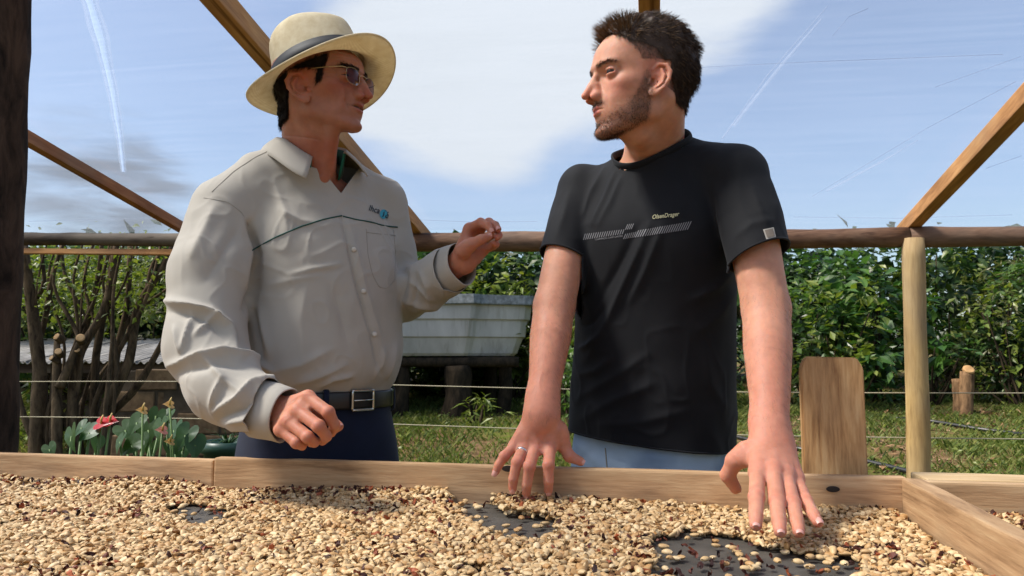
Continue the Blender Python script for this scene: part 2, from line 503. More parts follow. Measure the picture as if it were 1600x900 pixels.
def bark(name, dark, light, scale=18, spots=None):
    m = Mat(name, 0.9, 0.15); v = m.coord((1, 1, 0.3))
    a = m.noise(v, scale, 6, 0.65, 0.6); c = m.ramp(a, [(0.35, dark), (0.65, light)])
    if spots is not None:
        s = m.noise(m.coord((1, 1, 0.45)), 7.0, 3, 0.6)
        c = m.mix(m.ramp(s, [(0.66, (0, 0, 0, 1)), (0.70, (1, 1, 1, 1))]), c, spots)
    m.color(c); m.bump(a, 0.8, 0.01); return m.m
M['dark_post'] = bark('charred_post_bark', srgb(30, 23, 19), srgb(76, 60, 50), 22, srgb(140, 84, 56))
M['bark'] = bark('shrub_bark', srgb(44, 36, 28), srgb(104, 88, 68), 26)
M['bark_dark'] = bark('tree_bark_dark', srgb(30, 26, 20), srgb(64, 54, 42), 20)
M['cut'] = wood('fresh_cut_wood', srgb(168, 128, 84), srgb(202, 164, 116), srgb(224, 192, 146), 2.0, knots=False)

def leaf(name, c1, c2, c3, rough=0.42, trans=0.35, spec=0.5):
    """leaf blade: colour varies from leaf to leaf (island random) and is lit through from behind"""
    m = Mat(name, rough, spec); g = m.n('ShaderNodeNewGeometry')
    r = m.ramp(g.outputs['Random Per Island'], [(0.0, c1), (0.5, c2), (1.0, c3)])
    m.color(r)
    tr = m.n('ShaderNodeBsdfTranslucent'); mx = m.n('ShaderNodeMixShader'); mx.inputs[0].default_value = trans
    hs = m.n('ShaderNodeHueSaturation'); hs.inputs['Value'].default_value = 1.5; hs.inputs['Saturation'].default_value = 1.1
    m.l(r, hs.inputs['Color']); m.l(hs.outputs[0], tr.inputs[0])
    m.l(m.b.outputs[0], mx.inputs[1]); m.l(tr.outputs[0], mx.inputs[2]); m.l(mx.outputs[0], m.out.inputs[0])
    return m.m
M['leaf'] = leaf('leaf_mid', (.028, .062, .014, 1), (.055, .115, .022, 1), (.10, .17, .035, 1))
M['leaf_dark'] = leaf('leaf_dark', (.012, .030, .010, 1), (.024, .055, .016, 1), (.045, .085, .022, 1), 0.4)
M['leaf_yellow'] = leaf('leaf_yellow_green', (.07, .11, .016, 1), (.12, .17, .025, 1), (.19, .22, .045, 1))
M['leaf_gloss'] = leaf('leaf_glossy', (.020, .060, .014, 1), (.040, .10, .02, 1), (.075, .15, .03, 1), 0.36, 0.3, 0.5)
M['leaf_dry'] = leaf('leaf_olive', (.05, .062, .018, 1), (.085, .098, .026, 1), (.12, .12, .04, 1))
M['grass'] = leaf('grass_blade', (.05, .085, .016, 1), (.10, .14, .026, 1), (.19, .20, .055, 1), 0.55, 0.3, 0.3)
M['dead_leaf'] = leaf('dead_leaf', (.16, .09, .045, 1), (.24, .15, .08, 1), (.34, .24, .15, 1), 0.8, 0.1, 0.2)

def skin(name, scatter=0.12, rough=0.54):
    m = Mat(name, rough, 0.3)
    a = m.n('ShaderNodeAttribute', attribute_name='tint')
    v = m.coord((1, 1, 1)); n1 = m.noise(v, 70, 4, 0.6); n2 = m.noise(v, 480, 2, 0.6); n3 = m.noise(v, 24, 3)
    c = m.mix(0.45, a.outputs['Color'], m.ramp(n1, [(0.3, (0.74, 0.64, 0.60, 1)), (0.7, (1.12, 1.06, 1.04, 1))]), 'MULTIPLY')
    c = m.mix(0.4, c, m.ramp(n3, [(0.35, (0.88, 0.80, 0.78, 1)), (0.65, (1.06, 1.04, 1.04, 1))]), 'MULTIPLY')
    m.color(c)
    m.b.inputs['Subsurface Weight'].default_value = 1.0
    m.b.inputs['Subsurface Radius'].default_value = (1.0, 0.36, 0.2)
    m.b.inputs['Subsurface Scale'].default_value = 0.0045
    rr = m.ramp(n1, [(0.3, (rough - .08,) * 3 + (1,)), (0.7, (rough + .12,) * 3 + (1,))]); m.l(rr, m.b.inputs['Roughness'])
    h = m.math('ADD', m.math('MULTIPLY', n2, 0.6), m.math('MULTIPLY', n1, 0.5))
    m.bump(h, 0.45, 0.0014)
    return m.m
M['skin'] = skin('skin_fair')
M['skin_tan'] = skin('skin_sun_tanned')

def fabric(name, c, weave=900, rough=0.85, sheen=0.25, bump=0.12, vary=0.10, mottled=None):
    m = Mat(name, rough, 0.25); v = m.coord((1, 1, 1))
    n1 = m.noise(v, 9, 4, 0.55); n2 = m.noise(v, weave, 2, 0.5)
    lo = tuple(x * (1 - vary) for x in c[:3]) + (1,); hi = tuple(min(1, x * (1 + vary)) for x in c[:3]) + (1,)
    col = m.ramp(n1, [(0.35, lo), (0.65, hi)])
    if mottled is not None:
        col = m.mix(m.ramp(m.noise(v, 6.5, 3, 0.5), [(0.42, (0, 0, 0, 1)), (0.62, (1, 1, 1, 1))]), col, mottled)
    m.color(col); m.set(Sheen_Weight=sheen); m.b.inputs['Sheen Roughness'].default_value = 0.5
    m.bump(n2, bump, 0.0012); return m.m
M['shirt'] = fabric('beige_shirt_cotton', srgb(170, 162, 150), 1100, 0.8, 0.15, 0.1, 0.04)
M['shirt_inside'] = fabric('green_collar_lining', srgb(26, 110, 92), 1100, 0.7, 0.1)
M['tee'] = fabric('black_jersey', srgb(15, 15, 19), 1400, 0.8, 0.06, 0.1, 0.12)
M['tee_print'] = plain('pale_print', srgb(122, 120, 123), 0.7)
M['tee_script'] = plain('cream_script_print', srgb(200, 192, 150), 0.7)
M['patch'] = plain('grey_woven_patch', srgb(120, 108, 96), 0.8)
M['patch_edge'] = plain('pale_patch_stitching', srgb(168, 160, 150), 0.8)
M['jeans_dark'] = fabric('dark_denim', srgb(19, 26, 46), 700, 0.9, 0.1, 0.25, 0.22)
M['jeans_light'] = fabric('washed_denim', srgb(138, 158, 184), 700, 0.9, 0.1, 0.25, 0.12, srgb(176, 194, 212))
M['belt'] = plain('black_leather', srgb(20, 19, 20), 0.38, 0.5)
M['steel'] = plain('polished_steel', srgb(200, 196, 186), 0.22, 0.5, 1.0)
M['silver'] = plain('silver', srgb(226, 226, 226), 0.18, 0.5, 1.0)
M['piping'] = plain('green_piping', srgb(24, 70, 62), 0.75)
M['seam'] = plain('beige_stitching', srgb(158, 150, 138), 0.85)
M['logo_ink'] = plain('navy_embroidery', srgb(36, 46, 52), 0.8)
M['logo_teal'] = plain('teal_embroidery', srgb(52, 150, 168), 0.8)
M['button'] = plain('shirt_button', srgb(196, 188, 176), 0.35)
M['hat_band'] = plain('black_hat_ribbon', srgb(17, 17, 22), 0.65)
M['hair_dark'] = plain('dark_brown_hair', srgb(60, 44, 33), 0.55, 0.25)
M['hair_brown'] = plain('brown_hair', srgb(126, 96, 66), 0.5, 0.3)
M['hair_black'] = plain('black_brown_hair', srgb(26, 20, 18), 0.7, 0.1)
M['beard'] = plain('brown_beard_hair', srgb(72, 48, 36), 0.55, 0.3)
M['nail'] = plain('fingernail', srgb(206, 150, 136), 0.42, 0.35)
M['eye_white'] = plain('eye_white', srgb(84, 66, 60), 0.45, 0.2)
M['eye_dark'] = plain('dark_iris', srgb(34, 22, 16), 0.3, 0.3)
M['mouth'] = plain('mouth_dark', srgb(58, 22, 18), 0.5)
M['gold_wire'] = plain('thin_gold_wire', srgb(190, 170, 130), 0.25, 0.5, 1.0)

def straw():
    m = Mat('woven_straw', 0.75, 0.25); v = m.coord((1, 1, 1))
    a = m.n('ShaderNodeTexWave', wave_type='BANDS', bands_direction='Z'); a.inputs['Scale'].default_value = 170; a.inputs['Distortion'].default_value = 1.4
    b = m.n('ShaderNodeTexWave', wave_type='BANDS', bands_direction='X'); b.inputs['Scale'].default_value = 170; b.inputs['Distortion'].default_value = 1.4
    m.l(v, a.inputs[0]); m.l(v, b.inputs[0])
    h = m.math('MULTIPLY', a.outputs['Fac'], b.outputs['Fac'])
    n = m.noise(v, 55, 4, 0.6)
    c = m.ramp(n, [(0.3, srgb(228, 212, 176)), (0.7, srgb(247, 236, 208))])
    c = m.mix(0.5, c, m.ramp(h, [(0.0, (0.74, 0.68, 0.58, 1)), (0.5, (1, 1, 1, 1))]), 'MULTIPLY')
    m.color(c); m.bump(h, 0.4, 0.001)
    tr = m.n('ShaderNodeBsdfTranslucent'); m.l(c, tr.inputs[0]); mx = m.n('ShaderNodeMixShader'); mx.inputs[0].default_value = 0.34
    m.l(m.b.outputs[0], mx.inputs[1]); m.l(tr.outputs[0], mx.inputs[2]); m.l(mx.outputs[0], m.out.inputs[0])
    return m.m
M['straw'] = straw()

def tinted_lens():
    m = Mat('purple_tinted_lens', 0.05, 0.5)
    tr = m.n('ShaderNodeBsdfTransparent'); tr.inputs[0].default_value = (0.40, 0.25, 0.28, 1)
    gl = m.n('ShaderNodeBsdfGlossy'); gl.inputs['Roughness'].default_value = 0.04
    fr = m.n('ShaderNodeFresnel'); fr.inputs[0].default_value = 1.12
    mx = m.n('ShaderNodeMixShader'); m.l(fr.outputs[0], mx.inputs[0]); m.l(tr.outputs[0], mx.inputs[1]); m.l(gl.outputs[0], mx.inputs[2])
    m.l(mx.outputs[0], m.out.inputs[0]); return m.m
M['lens'] = tinted_lens()

# ------------------------------------------------------------------ people: shared anatomy
class Frame:
    """head frame: origin, forward, up, left; local coordinates in centimetres (lateral, forward, up)"""
    def __init__(s, o, fw, up=(0, 0, 1), scale=(1, 1, 1)):
        s.o = np.asarray(o, float); s.f = unit(fw); u = np.asarray(up, float); s.u = unit(u - s.f * (u @ s.f)); s.l = np.cross(s.u, s.f)
        s.sc = np.asarray(scale, float); s.R = np.stack([s.l, s.f, s.u])
    def loc(s, P): return ((P - s.o.astype(np.float32)) @ s.R.T.astype(np.float32)) * np.float32(100) / s.sc.astype(np.float32)
    def w(s, a, b, c): return s.o + (np.array([a, b, c]) * s.sc * 0.01) @ s.R
    def wn(s, Q): return s.o + (np.asarray(Q) * s.sc * 0.01) @ s.R

def gauss(q, c, r): return np.exp(-(((q - np.asarray(c, np.float32)) / np.asarray(r, np.float32)) ** 2).sum(1))

def head_fn(prm):
    U  = [7, 5, 3.4, 2.3, 1.2, 0.3, -0.8, -2, -3.4, -4.6, -5.6, -6.6, -7.6, -8.6, -9.4, -10.3, -11.2, -12.4]
    Fv = [7.9, 8.9, 9.45, 9.7, 9.45, 9.0, 8.8, 8.85, 9.1, 9.45, 9.5, 9.4, 9.15, 8.8, 8.95, 9.25, 9.1, 8.4]
    Wv = [6.9, 7.2, 7.3, 7.3, 7.25, 7.15, 7.1, 7.05, 6.85, 6.6, 6.4, 6.2, 6.0, 5.75, 5.4, 4.9, 4.3, 3.4]
    Bv = [8, 8, 8, 8, 8, 7.8, 7.5, 7, 6, 5.2, 4.6, 4.0, 3.4, 3, 2.6, 2.4, 2.2, 2]
    Ff, Wf, Bf = spline(U, np.array(Fv) + np.interp(U, *prm.get('dF', ([-20, 20], [0, 0])))), spline(U, np.array(Wv) * prm.get('wide', 1.0)), spline(U, Bv)
    jaw = prm.get('jaw', 1.0); chin_u = prm.get('chin', -11.9)
    nose = prm['nose']
    def fn(q):
        S, Fo, Up = q[:, 0], q[:, 1], q[:, 2]
        a = np.abs(S); qa = q.copy(); qa[:, 0] = a
        w = Wf(Up).astype(np.float32); F = Ff(Up).astype(np.float32); B = Bf(Up).astype(np.float32)
        y = np.where(Fo > 0, Fo / F, -Fo / B)
        n = 2.15
        rr = ((a / w) ** n + np.abs(y) ** n) ** (1 / n)
        r = np.sqrt(S * S + Fo * Fo)
        d = r * (1 - 1 / np.maximum(rr, 1e-2))
        d = smax(d, Up - 6.5, 2.0)
        line = chin_u + (8.2 - Fo) * prm.get('jawslope', 0.55)
        d = smax(d, (line - Up) * 0.87, 1.6)
        cr = ell(q, (0, -1.0, 3.2), (7.55 * prm.get('wide', 1), prm.get('back', 9.9), 8.5))
        d = smin(d, cr, 1.6)
        # brow ridge, orbits, cheekbones, temples
        d = d - prm.get('brow', 0.45) * gauss(qa, (2.9, 8.6, 1.75), (2.5, 2.2, 0.75))
        d = d - 0.22 * gauss(qa, (0.4, 9.6, 1.6), (1.4, 1.5, 0.9))
        d = d + 1.0 * gauss(qa, (3.25, 8.4, -0.05), (1.75, 2.2, 0.95))
        d = d + 0.25 * gauss(qa, (6.6, 4.5, 2.2), (2.0, 2.5, 2.0))
        d = d - prm.get('cheek', 0.45) * gauss(qa, (5.3, 6.2, -2.0), (1.9, 2.4, 1.3))
        d = d + prm.get('hollow', 0.35) * gauss(qa, (5.4, 5.2, -5.4), (1.8, 2.6, 1.9))
        d = d - 0.30 * jaw * gauss(qa, (5.6, 1.6, -7.2), (2.0, 2.4, 1.8))
        d = d + prm.get('fold', 0.15) * gauss(qa, (2.95, 8.6, -5.3), (0.45, 2.2, 1.8))
        d = d + prm.get('lidbag', 0.0) * gauss(qa, (3.2, 8.4, -1.55), (1.6, 2.0, 0.28))
        # lids: a ball in the orbit, open along a slit
        ey = np.array([3.2, 7.35, 0.0], np.float32)
        e = qa - ey; re = np.sqrt((e * e).sum(1))
        lid = re - 1.36
        slit = np.abs(e[:, 2] - 0.03 + 0.05 * (e[:, 0]) ** 2) - prm.get('slit', 0.42) * np.sqrt(np.maximum(0, 1 - (e[:, 0] / 1.45) ** 2))
        slit = np.maximum(slit, 0.35 - e[:, 1])
        lid = smax(lid, -slit, 0.10)
        d = smin(d, lid, 0.5)
        d = smax(d, -np.maximum(np.maximum(slit, re - 1.55), -(re - 0.2) * 0 - 9), 0.10)
        d = d - 0.10 * gauss(qa, (3.3, 8.5, 0.62), (1.5, 1.2, 0.22))
        # nose
        t0, t1, t2 = nose['root'], nose['mid'], nose['tip']
        nb = chain(q, [(0, *t0), (0, *t1), (0, *t2)], [0.62, 0.72, nose.get('ball', 0.86)], 0.3)
        al = ell(qa, (nose.get('ala', 1.25), t2[0] - 1.55, t2[1] - 0.35), (0.58, 0.92, 0.60))
        nb = smin(nb, al, 0.9)
        side = chain(qa, [(0.55, t1[0] - 0.9, t1[1]), (1.15, t2[0] - 2.0, t2[1] + 0.1)], [0.62, 0.66])
        nb = smin(nb, side, 1.1)
        d = smin(d, nb, 0.8)
        d = smax(d, -ell(qa, (0.62, t2[0] - 1.0, t2[1] - 1.02), (0.34, 0.62, 0.42)), 0.15)
        # lips
        mu = prm.get('mouth_u', -6.35); mo = prm.get('mouth_open', 0.0); lf = prm.get('lip_f', 9.35)
        up_l = chain(qa, [(0, lf + .12, mu + .42 + mo), (0.9, lf - .02, mu + .50 + mo), (2.35, lf - 1.25, mu + .05)], [0.44, 0.42, 0.20])
        lo_l = chain(qa, [(0, lf - .05, mu - .50 - mo), (1.0, lf - .22, mu - .45 - mo), (2.3, lf - 1.3, mu - .05)], [0.50, 0.44, 0.18])
        d = smin(d, up_l, 0.32); d = smin(d, lo_l, 0.32)
        d = smax(d, -chain(qa, [(0, lf + .4, mu), (1.4, lf - .1, mu), (2.45, lf - 1.0, mu + .02)], [0.09 + mo * 1.15, 0.08 + mo, 0.04]), 0.14)
        d = d - 0.28 * gauss(qa, (0, 9.2, -10.2), (1.6, 2.0, 1.1))
        # ear
        d = boxed_ear(qa, d, prm)
        return d
    return fn

def boxed_ear(qa, d, prm):
    m = (np.abs(qa[:, 0] - 8) < 3) & (np.abs(qa[:, 1] - 0.8) < 4.5) & (np.abs(qa[:, 2] + 1.6) < 6.5)
    if not m.any(): return d
    q = qa[m]; es = prm.get('ear', 1.0)
    tilt = rad(12); c, s = math.cos(tilt), math.sin(tilt)
    o = np.array([7.05, 0.9, prm.get('ear_u', -1.1)], np.float32)
    p = (q - o) / es
    y = p[:, 1] * c + p[:, 2] * s; z = -p[:, 1] * s + p[:, 2] * c         # y forward, z up in the ear's plane
    flare = prm.get('flare', 0.55)
    x = p[:, 0] + flare * y - 0.15
    e = np.stack([x, y, z], 1).astype(np.float32)
    hel = [(0.1, 1.0, 0.6), (0.35, 0.95, 1.7), (0.55, 0.2, 2.75), (0.6, -1.0, 2.75), (0.6, -1.75, 1.6), (0.5, -1.75, 0.2), (0.35, -1.25, -1.2), (0.2, -0.45, -2.3)]
    he = chain(e, hel, [0.26, 0.30, 0.33, 0.34, 0.34, 0.32, 0.30, 0.36], 0.12)
    plate = ell(e, (0.12, -0.45, 0.5), (0.26, 1.5, 2.3))
    anti = chain(e, [(0.5, -0.4, 1.9), (0.55, -0.95, 0.8), (0.5, -0.8, -0.5), (0.4, -0.1, -1.35)], [0.22, 0.30, 0.30, 0.24], 0.1)
    lobe = ell(e, (0.15, 0.15, -2.35), (0.34, 0.75, 0.85))
    trag = ell(e, (0.30, 1.05, -0.6), (0.30, 0.34, 0.55))
    root = ell(e, (-0.4, 0.5, -0.2), (0.7, 0.9, 2.0))
    ear = smin(smin(smin(he, plate, 0.15), anti, 0.15), lobe, 0.4)
    ear = smin(ear, root, 0.4)
    con = ell(e, (0.66, 0.20, -0.25), (0.80, 0.85, 1.15))
    ear = smax(ear, -con, 0.2)
    ear = smin(ear, trag, 0.2)
    out = d.copy(); out[m] = smin(d[m], ear * es, 0.3)
    out[m] = smax(out[m], -(ell(e, (0.0, 0.45, -0.35), (0.55, 0.40, 0.55)) * es), 0.2)
    return out

def hand_fn(wrist, fingers, thumb, size=1.0, palm_normal=None):
    """fingers: four lists MCP, PIP, DIP, tip; thumb: CMC, MCP, IP, tip (world points)"""
    frad = [(.0112, .0104, .0092, .0080), (.0116, .0107, .0094, .0081), (.0110, .0101, .0090, .0077), (.0100, .0091, .0081, .0070)]
    w = np.asarray(wrist[0], float); wd = np.asarray(wrist[1], float)     # wrist centre, direction across the wrist (towards index)
    allp = np.array([p for f in fingers for p in f] + list(thumb) + [w])
    lo, hi = allp.min(0) - 0.03, allp.max(0) + 0.03
    def fn(P):
        d = None
        pal = None
        for i, f in enumerate(fingers):
            r = [x * size for x in frad[i]]
            e = chain(P, f, r, 0.002)
            e = smin(e, np.sqrt(((P - np.asarray(f[1], np.float32)) ** 2).sum(1)) - r[1] * 1.05, 0.003)
            d = e if d is None else smin(d, e, 0.0016)
            st = w + wd * (0.016 - 0.0105 * i) * size
            mc = np.asarray(f[0]) * 0.35 + st * 0.65
            b = chain(P, [st, mc, f[0]], [0.0165 * size, 0.0155 * size, 0.0125 * size])
            pal = b if pal is None else smin(pal, b, 0.011)
        for i in range(3):   # webbing between knuckles
            a = (np.asarray(fingers[i][0]) + fingers[i + 1][0]) / 2
            b = (np.asarray(fingers[i][1]) + fingers[i + 1][1]) / 2
            pal = smin(pal, cap(P, a, a * 0.72 + b * 0.28, .010 * size, .0065 * size), 0.006)
        d = smin(d, pal, 0.006)
        t = chain(P, thumb, [.0165 * size, .0125 * size, .0108 * size, .0086 * size], 0.004)
        t = smin(t, cap(P, thumb[0], thumb[1], .018 * size, .0125 * size), 0.006)
        web = cap(P, (np.asarray(thumb[0]) + thumb[1]) / 2, (np.asarray(fingers[0][0]) * 0.7 + w * 0.3), .010 * size, .010 * size)
        d = smin(d, smin(t, web, 0.012), 0.007)
        # knuckle bumps
        for f in fingers:
            d = d - 0.0024 * np.exp(-((P - np.asarray(f[0], np.float32)) ** 2).sum(1) / 0.010 ** 2)
            d = d - 0.0009 * np.exp(-((P - np.asarray(f[1], np.float32)) ** 2).sum(1) / 0.009 ** 2)
        for i in range(3):
            a = (np.asarray(fingers[i][0]) + fingers[i + 1][0]) / 2; b = a * .55 + w * .45
            d = d + 0.0012 * np.exp(-(np.maximum(cap(P, a, b, 0, 0), 0) / .009) ** 2 * 0 - (cap(P, a, b, .0, .0) / .012) ** 2)
        return d
    return fn, lo, hi

def strands(name, roots, dirs, lengths, droop, mat, parent, r0=0.00042, segs=4, curl=0.0, seed=1, jitter=0.12, bend=None):
    """hair as thin tapering three-sided strands"""
    rng = np.random.default_rng(seed); n = len(roots)
    D = dirs + rng.normal(0, jitter, (n, 3)); D /= np.linalg.norm(D, axis=1, keepdims=True)
    P = np.zeros((n, segs + 1, 3)); P[:, 0] = roots
    step = (lengths / segs)[:, None]
    for k in range(segs):
        P[:, k + 1] = P[:, k] + D * step
        D = D + droop * (k + 1) / segs + rng.normal(0, curl, (n, 3))
        if bend is not None: D = D + bend(P[:, k + 1])
        D /= np.linalg.norm(D, axis=1, keepdims=True)
    rr = r0 * np.linspace(1, 0.25, segs + 1)
    T = np.gradient(P, axis=1); T /= np.maximum(np.linalg.norm(T, axis=2, keepdims=True), 1e-9)
    ref = rng.normal(0, 1, (n, 1, 3)); A = np.cross(T, ref); A /= np.maximum(np.linalg.norm(A, axis=2, keepdims=True), 1e-9); B = np.cross(T, A)
    ring = []
    for k in range(3):
        an = 2 * math.pi * k / 3
        ring.append(P + rr[None, :, None] * (math.cos(an) * A + math.sin(an) * B))
    V = np.stack(ring, 2).reshape(n, -1, 3)                        # n, (segs+1)*3, 3
    base = grid_faces(segs + 1, 3, wrap_v=True)
    F = (np.arange(n)[:, None, None] * (segs + 1) * 3 + base[None]).reshape(-1, 4)
    o = mk(name, V.reshape(-1, 3), F, mat, parent); return o

def scatter(V, Q, mask_w, n, seed=0):
    """n random points on the quads, weighted by a per-vertex weight; returns points and their vertex index"""
    rng = np.random.default_rng(seed)
    a, b, c, d = (V[Q[:, i]] for i in range(4))
    area = np.linalg.norm(np.cross(c - a, d - b), axis=1) / 2 * mask_w[Q].mean(1)
    p = np.cumsum(area); i = np.searchsorted(p, rng.random(n) * p[-1])
    u = rng.random((n, 1)); v = rng.random((n, 1))
    pt = (1 - u) * (1 - v) * a[i] + u * (1 - v) * b[i] + u * v * c[i] + (1 - u) * v * d[i]
    return pt, Q[i, 0]

def smooth01(x, a, b):
    t = np.clip((x - a) / (b - a), 0, 1); return t * t * (3 - 2 * t)

def lerp_col(c, target, w):
    return c * (1 - w[:, None]) + np.asarray(target[:3])[None] * w[:, None]

def fold_ridges(V, N, folds, facing=0.15, view=np.array([0, 0, CAMZ])):
    """raise or press creases: folds are (pixel polyline, half width px, height m); they follow the cloth's surface on the side seen"""
    px, py = to_px(V); D = view - V; D /= np.linalg.norm(D, axis=1, keepdims=True)
    vis = smooth01((N * D).sum(1), -0.05, facing)
    h = np.zeros(len(V))
    for pl, wd, hh in folds:
        pl = np.asarray(pl, float); best = np.full(len(V), 1e9); tt = np.zeros(len(V))
        L = np.concatenate([[0], np.cumsum(np.linalg.norm(np.diff(pl, axis=0), axis=1))]); tot = L[-1]
        for i in range(len(pl) - 1):
            a, b = pl[i], pl[i + 1]; ab = b - a
            t = np.clip(((px - a[0]) * ab[0] + (py - a[1]) * ab[1]) / (ab @ ab), 0, 1)
            dd = np.hypot(px - a[0] - t * ab[0], py - a[1] - t * ab[1])
            m = dd < best; best = np.where(m, dd, best); tt = np.where(m, (L[i] + t * (L[i + 1] - L[i])) / tot, tt)
        taper = np.sin(np.pi * np.clip(tt * 0.9 + 0.05, 0, 1)) ** 0.6
        h += hh * (.55 * np.exp(-(best / wd) ** 2) + .65 * np.exp(-best / (wd * .75))) * taper
    return h * vis

def cut_mesh(V, Q, cuts, cols=None):
    """clean cuts through a mesh: each cut = (point, normal, test(centre)->bool); the side the normal points to goes"""
    bm = bmesh.new()
    me = raw_mesh('tmp', V, Q, True, cols); bm.from_mesh(me); bpy.data.meshes.remove(me)
    for cut in cuts:
        if isinstance(cut[0], str):                      # score along planes, then take out what lies between them
            for pt, nm in cut[1]:
                bmesh.ops.bisect_plane(bm, geom=bm.verts[:] + bm.edges[:] + bm.faces[:], dist=1e-6, plane_co=Vector(pt), plane_no=Vector(nm))
            cen = np.array([f.calc_center_median()[:] for f in bm.faces]); ok = cut[2](cen)
            bmesh.ops.delete(bm, geom=[f for f, k in zip(bm.faces, ok) if k], context='FACES'); continue
        pt, nm, test = cut
        cen = np.array([f.calc_center_median()[:] for f in bm.faces]); ok = test(cen); fs = [f for f, k in zip(bm.faces, ok) if k]
        es = {e for f in fs for e in f.edges}; vs = {v for f in fs for v in f.verts}
        bmesh.ops.bisect_plane(bm, geom=list(vs) + list(es) + fs, dist=1e-6, plane_co=Vector(pt), plane_no=Vector(nm), clear_outer=True, clear_inner=False)
    me = bpy.data.meshes.new('cloth'); bm.to_mesh(me); bm.free()
    return me

def coarsen(V, Q, C, mask, cell):
    """merge vertices in hidden stretches (under clothes) on a coarse lattice; the surface stays in one piece"""
    ids = np.arange(len(V)); k = np.floor(V[mask] / cell).astype(np.int64); key = (k[:, 0] * 100003 + k[:, 1]) * 100003 + k[:, 2]
    u, inv = np.unique(key, return_inverse=True); n0 = int((~mask).sum()); new = np.empty(len(V), int)
    new[~mask] = np.arange(n0); new[mask] = n0 + inv
    cnt = np.bincount(inv, minlength=len(u))[:, None]
    mean = lambda A: np.stack([np.bincount(inv, A[mask][:, i], len(u)) for i in range(3)], 1) / cnt
    V2 = np.vstack([V[~mask], mean(V)]); C2 = np.vstack([C[~mask], mean(C)]); F = new[Q]
    dif = F != np.roll(F, -1, 1); nd = dif.sum(1)
    opp = (F[:, 0] == F[:, 2]) | (F[:, 1] == F[:, 3])
    quads = F[(nd == 4) & ~opp]
    t4 = F[(nd == 3) & ~opp]; keep = t4 != np.roll(t4, -1, 1)
    tris = t4[keep].reshape(-1, 3) if len(t4) else np.zeros((0, 3), int)
    return V2, quads, tris, C2

def slim_body(body, V, Q, C, garment, depth=.010, cell=.010):
    m = garment(V.astype(np.float32)) < -depth
    V2, q, t, C2 = coarsen(V, Q, C, m, cell); old = body.data
    me = raw_mesh('body', V2, q, True, C2, t); me.materials.append(old.materials[0]); body.data = me; bpy.data.meshes.remove(old)

def boundary_loops(me):
    bm = bmesh.new(); bm.from_mesh(me)
    edges = [e for e in bm.edges if len(e.link_faces) == 1]; left = set(edges); loops = []
    while left:
        e = left.pop(); a, b = e.verts; loop = [a, b]
        while True:
            nx = [x for x in loop[-1].link_edges if x in left]
            if not nx: break
            left.discard(nx[0]); loop.append(nx[0].other_vert(loop[-1]))
        loops.append(np.array([v.co[:] for v in loop]))
    bm.free(); return loops

def keep_biggest(me):
    """drop loose scraps left by cutting"""
    bm = bmesh.new(); bm.from_mesh(me); seen = set(); groups = []
    for f in bm.faces:
        if f in seen: continue
        st = [f]; seen.add(f); g = []
        while st:
            x = st.pop(); g.append(x)
            for e in x.edges:
                for y in e.link_faces:
                    if y not in seen: seen.add(y); st.append(y)
        groups.append(g)
    groups.sort(key=len)
    bmesh.ops.delete(bm, geom=[f for g in groups[:-1] for f in g], context='FACES')
    bm.to_mesh(me); bm.free(); return me

def resample(loop, n, closed=True):
    P = np.asarray(loop, float)
    if closed and np.linalg.norm(P[0] - P[-1]) > 1e-6: P = np.vstack([P, P[:1]])
    L = np.concatenate([[0], np.cumsum(np.linalg.norm(np.diff(P, axis=0), axis=1))])
    t = np.linspace(0, L[-1], n, endpoint=not closed)
    return np.stack([np.interp(t, L, P[:, i]) for i in range(3)], 1)

def bvh_of(me):
    return BVHTree.FromPolygons([v.co[:] for v in me.vertices], [tuple(p.vertices) for p in me.polygons])

def on_cloth(tree, px, py, lift=0.0012, eye=Vector((0, 0, CAMZ))):
    """the point of a garment the photo shows at this pixel, lifted off it along its normal"""
    d = Vector(at(px, py, 1.0)) - eye
    hit, nrm, i, _ = tree.ray_cast(eye, d.normalized())
    if hit is None: return None
    if nrm.dot(d) > 0: nrm = -nrm
    return np.array(hit + nrm * lift)

def stitch_line(name, tree, pts_px, r, mat, parent, step=4.0, lift=0.0006, seg=6):
    P = []
    pts_px = np.asarray(pts_px, float)
    for a, b in zip(pts_px[:-1], pts_px[1:]):
        n = max(1, int(np.linalg.norm(b - a) / step))
        for t in np.linspace(0, 1, n, endpoint=False):
            h = on_cloth(tree, *(a + (b - a) * t), lift)
            if h is not None: P.append(h)
    h = on_cloth(tree, *pts_px[-1], lift)
    if h is not None: P.append(h)
    if len(P) < 3: return None
    P = np.array(P)
    for _ in range(2): P[1:-1] = (P[:-2] + 2 * P[1:-1] + P[2:]) / 4
    return mk3(name, tube(P, r, seg), mat, parent)

def patch_on(name, tree, poly_px, mat, parent, lift=0.0012, n=6):
    """a flat mark that lies on the cloth: four-cornered pixel quad subdivided and laid on the surface"""
    a, b, c, d = [np.asarray(p, float) for p in poly_px]
    V = []
    for i in range(n):
        for j in range(n):
            u, v = i / (n - 1), j / (n - 1)
            p = (1 - u) * (1 - v) * a + u * (1 - v) * b + u * v * c + (1 - u) * v * d
            h = on_cloth(tree, p[0], p[1], lift)
            if h is None: return None
            V.append(h)
    return mk(name, np.array(V), grid_faces(n, n), mat, parent)

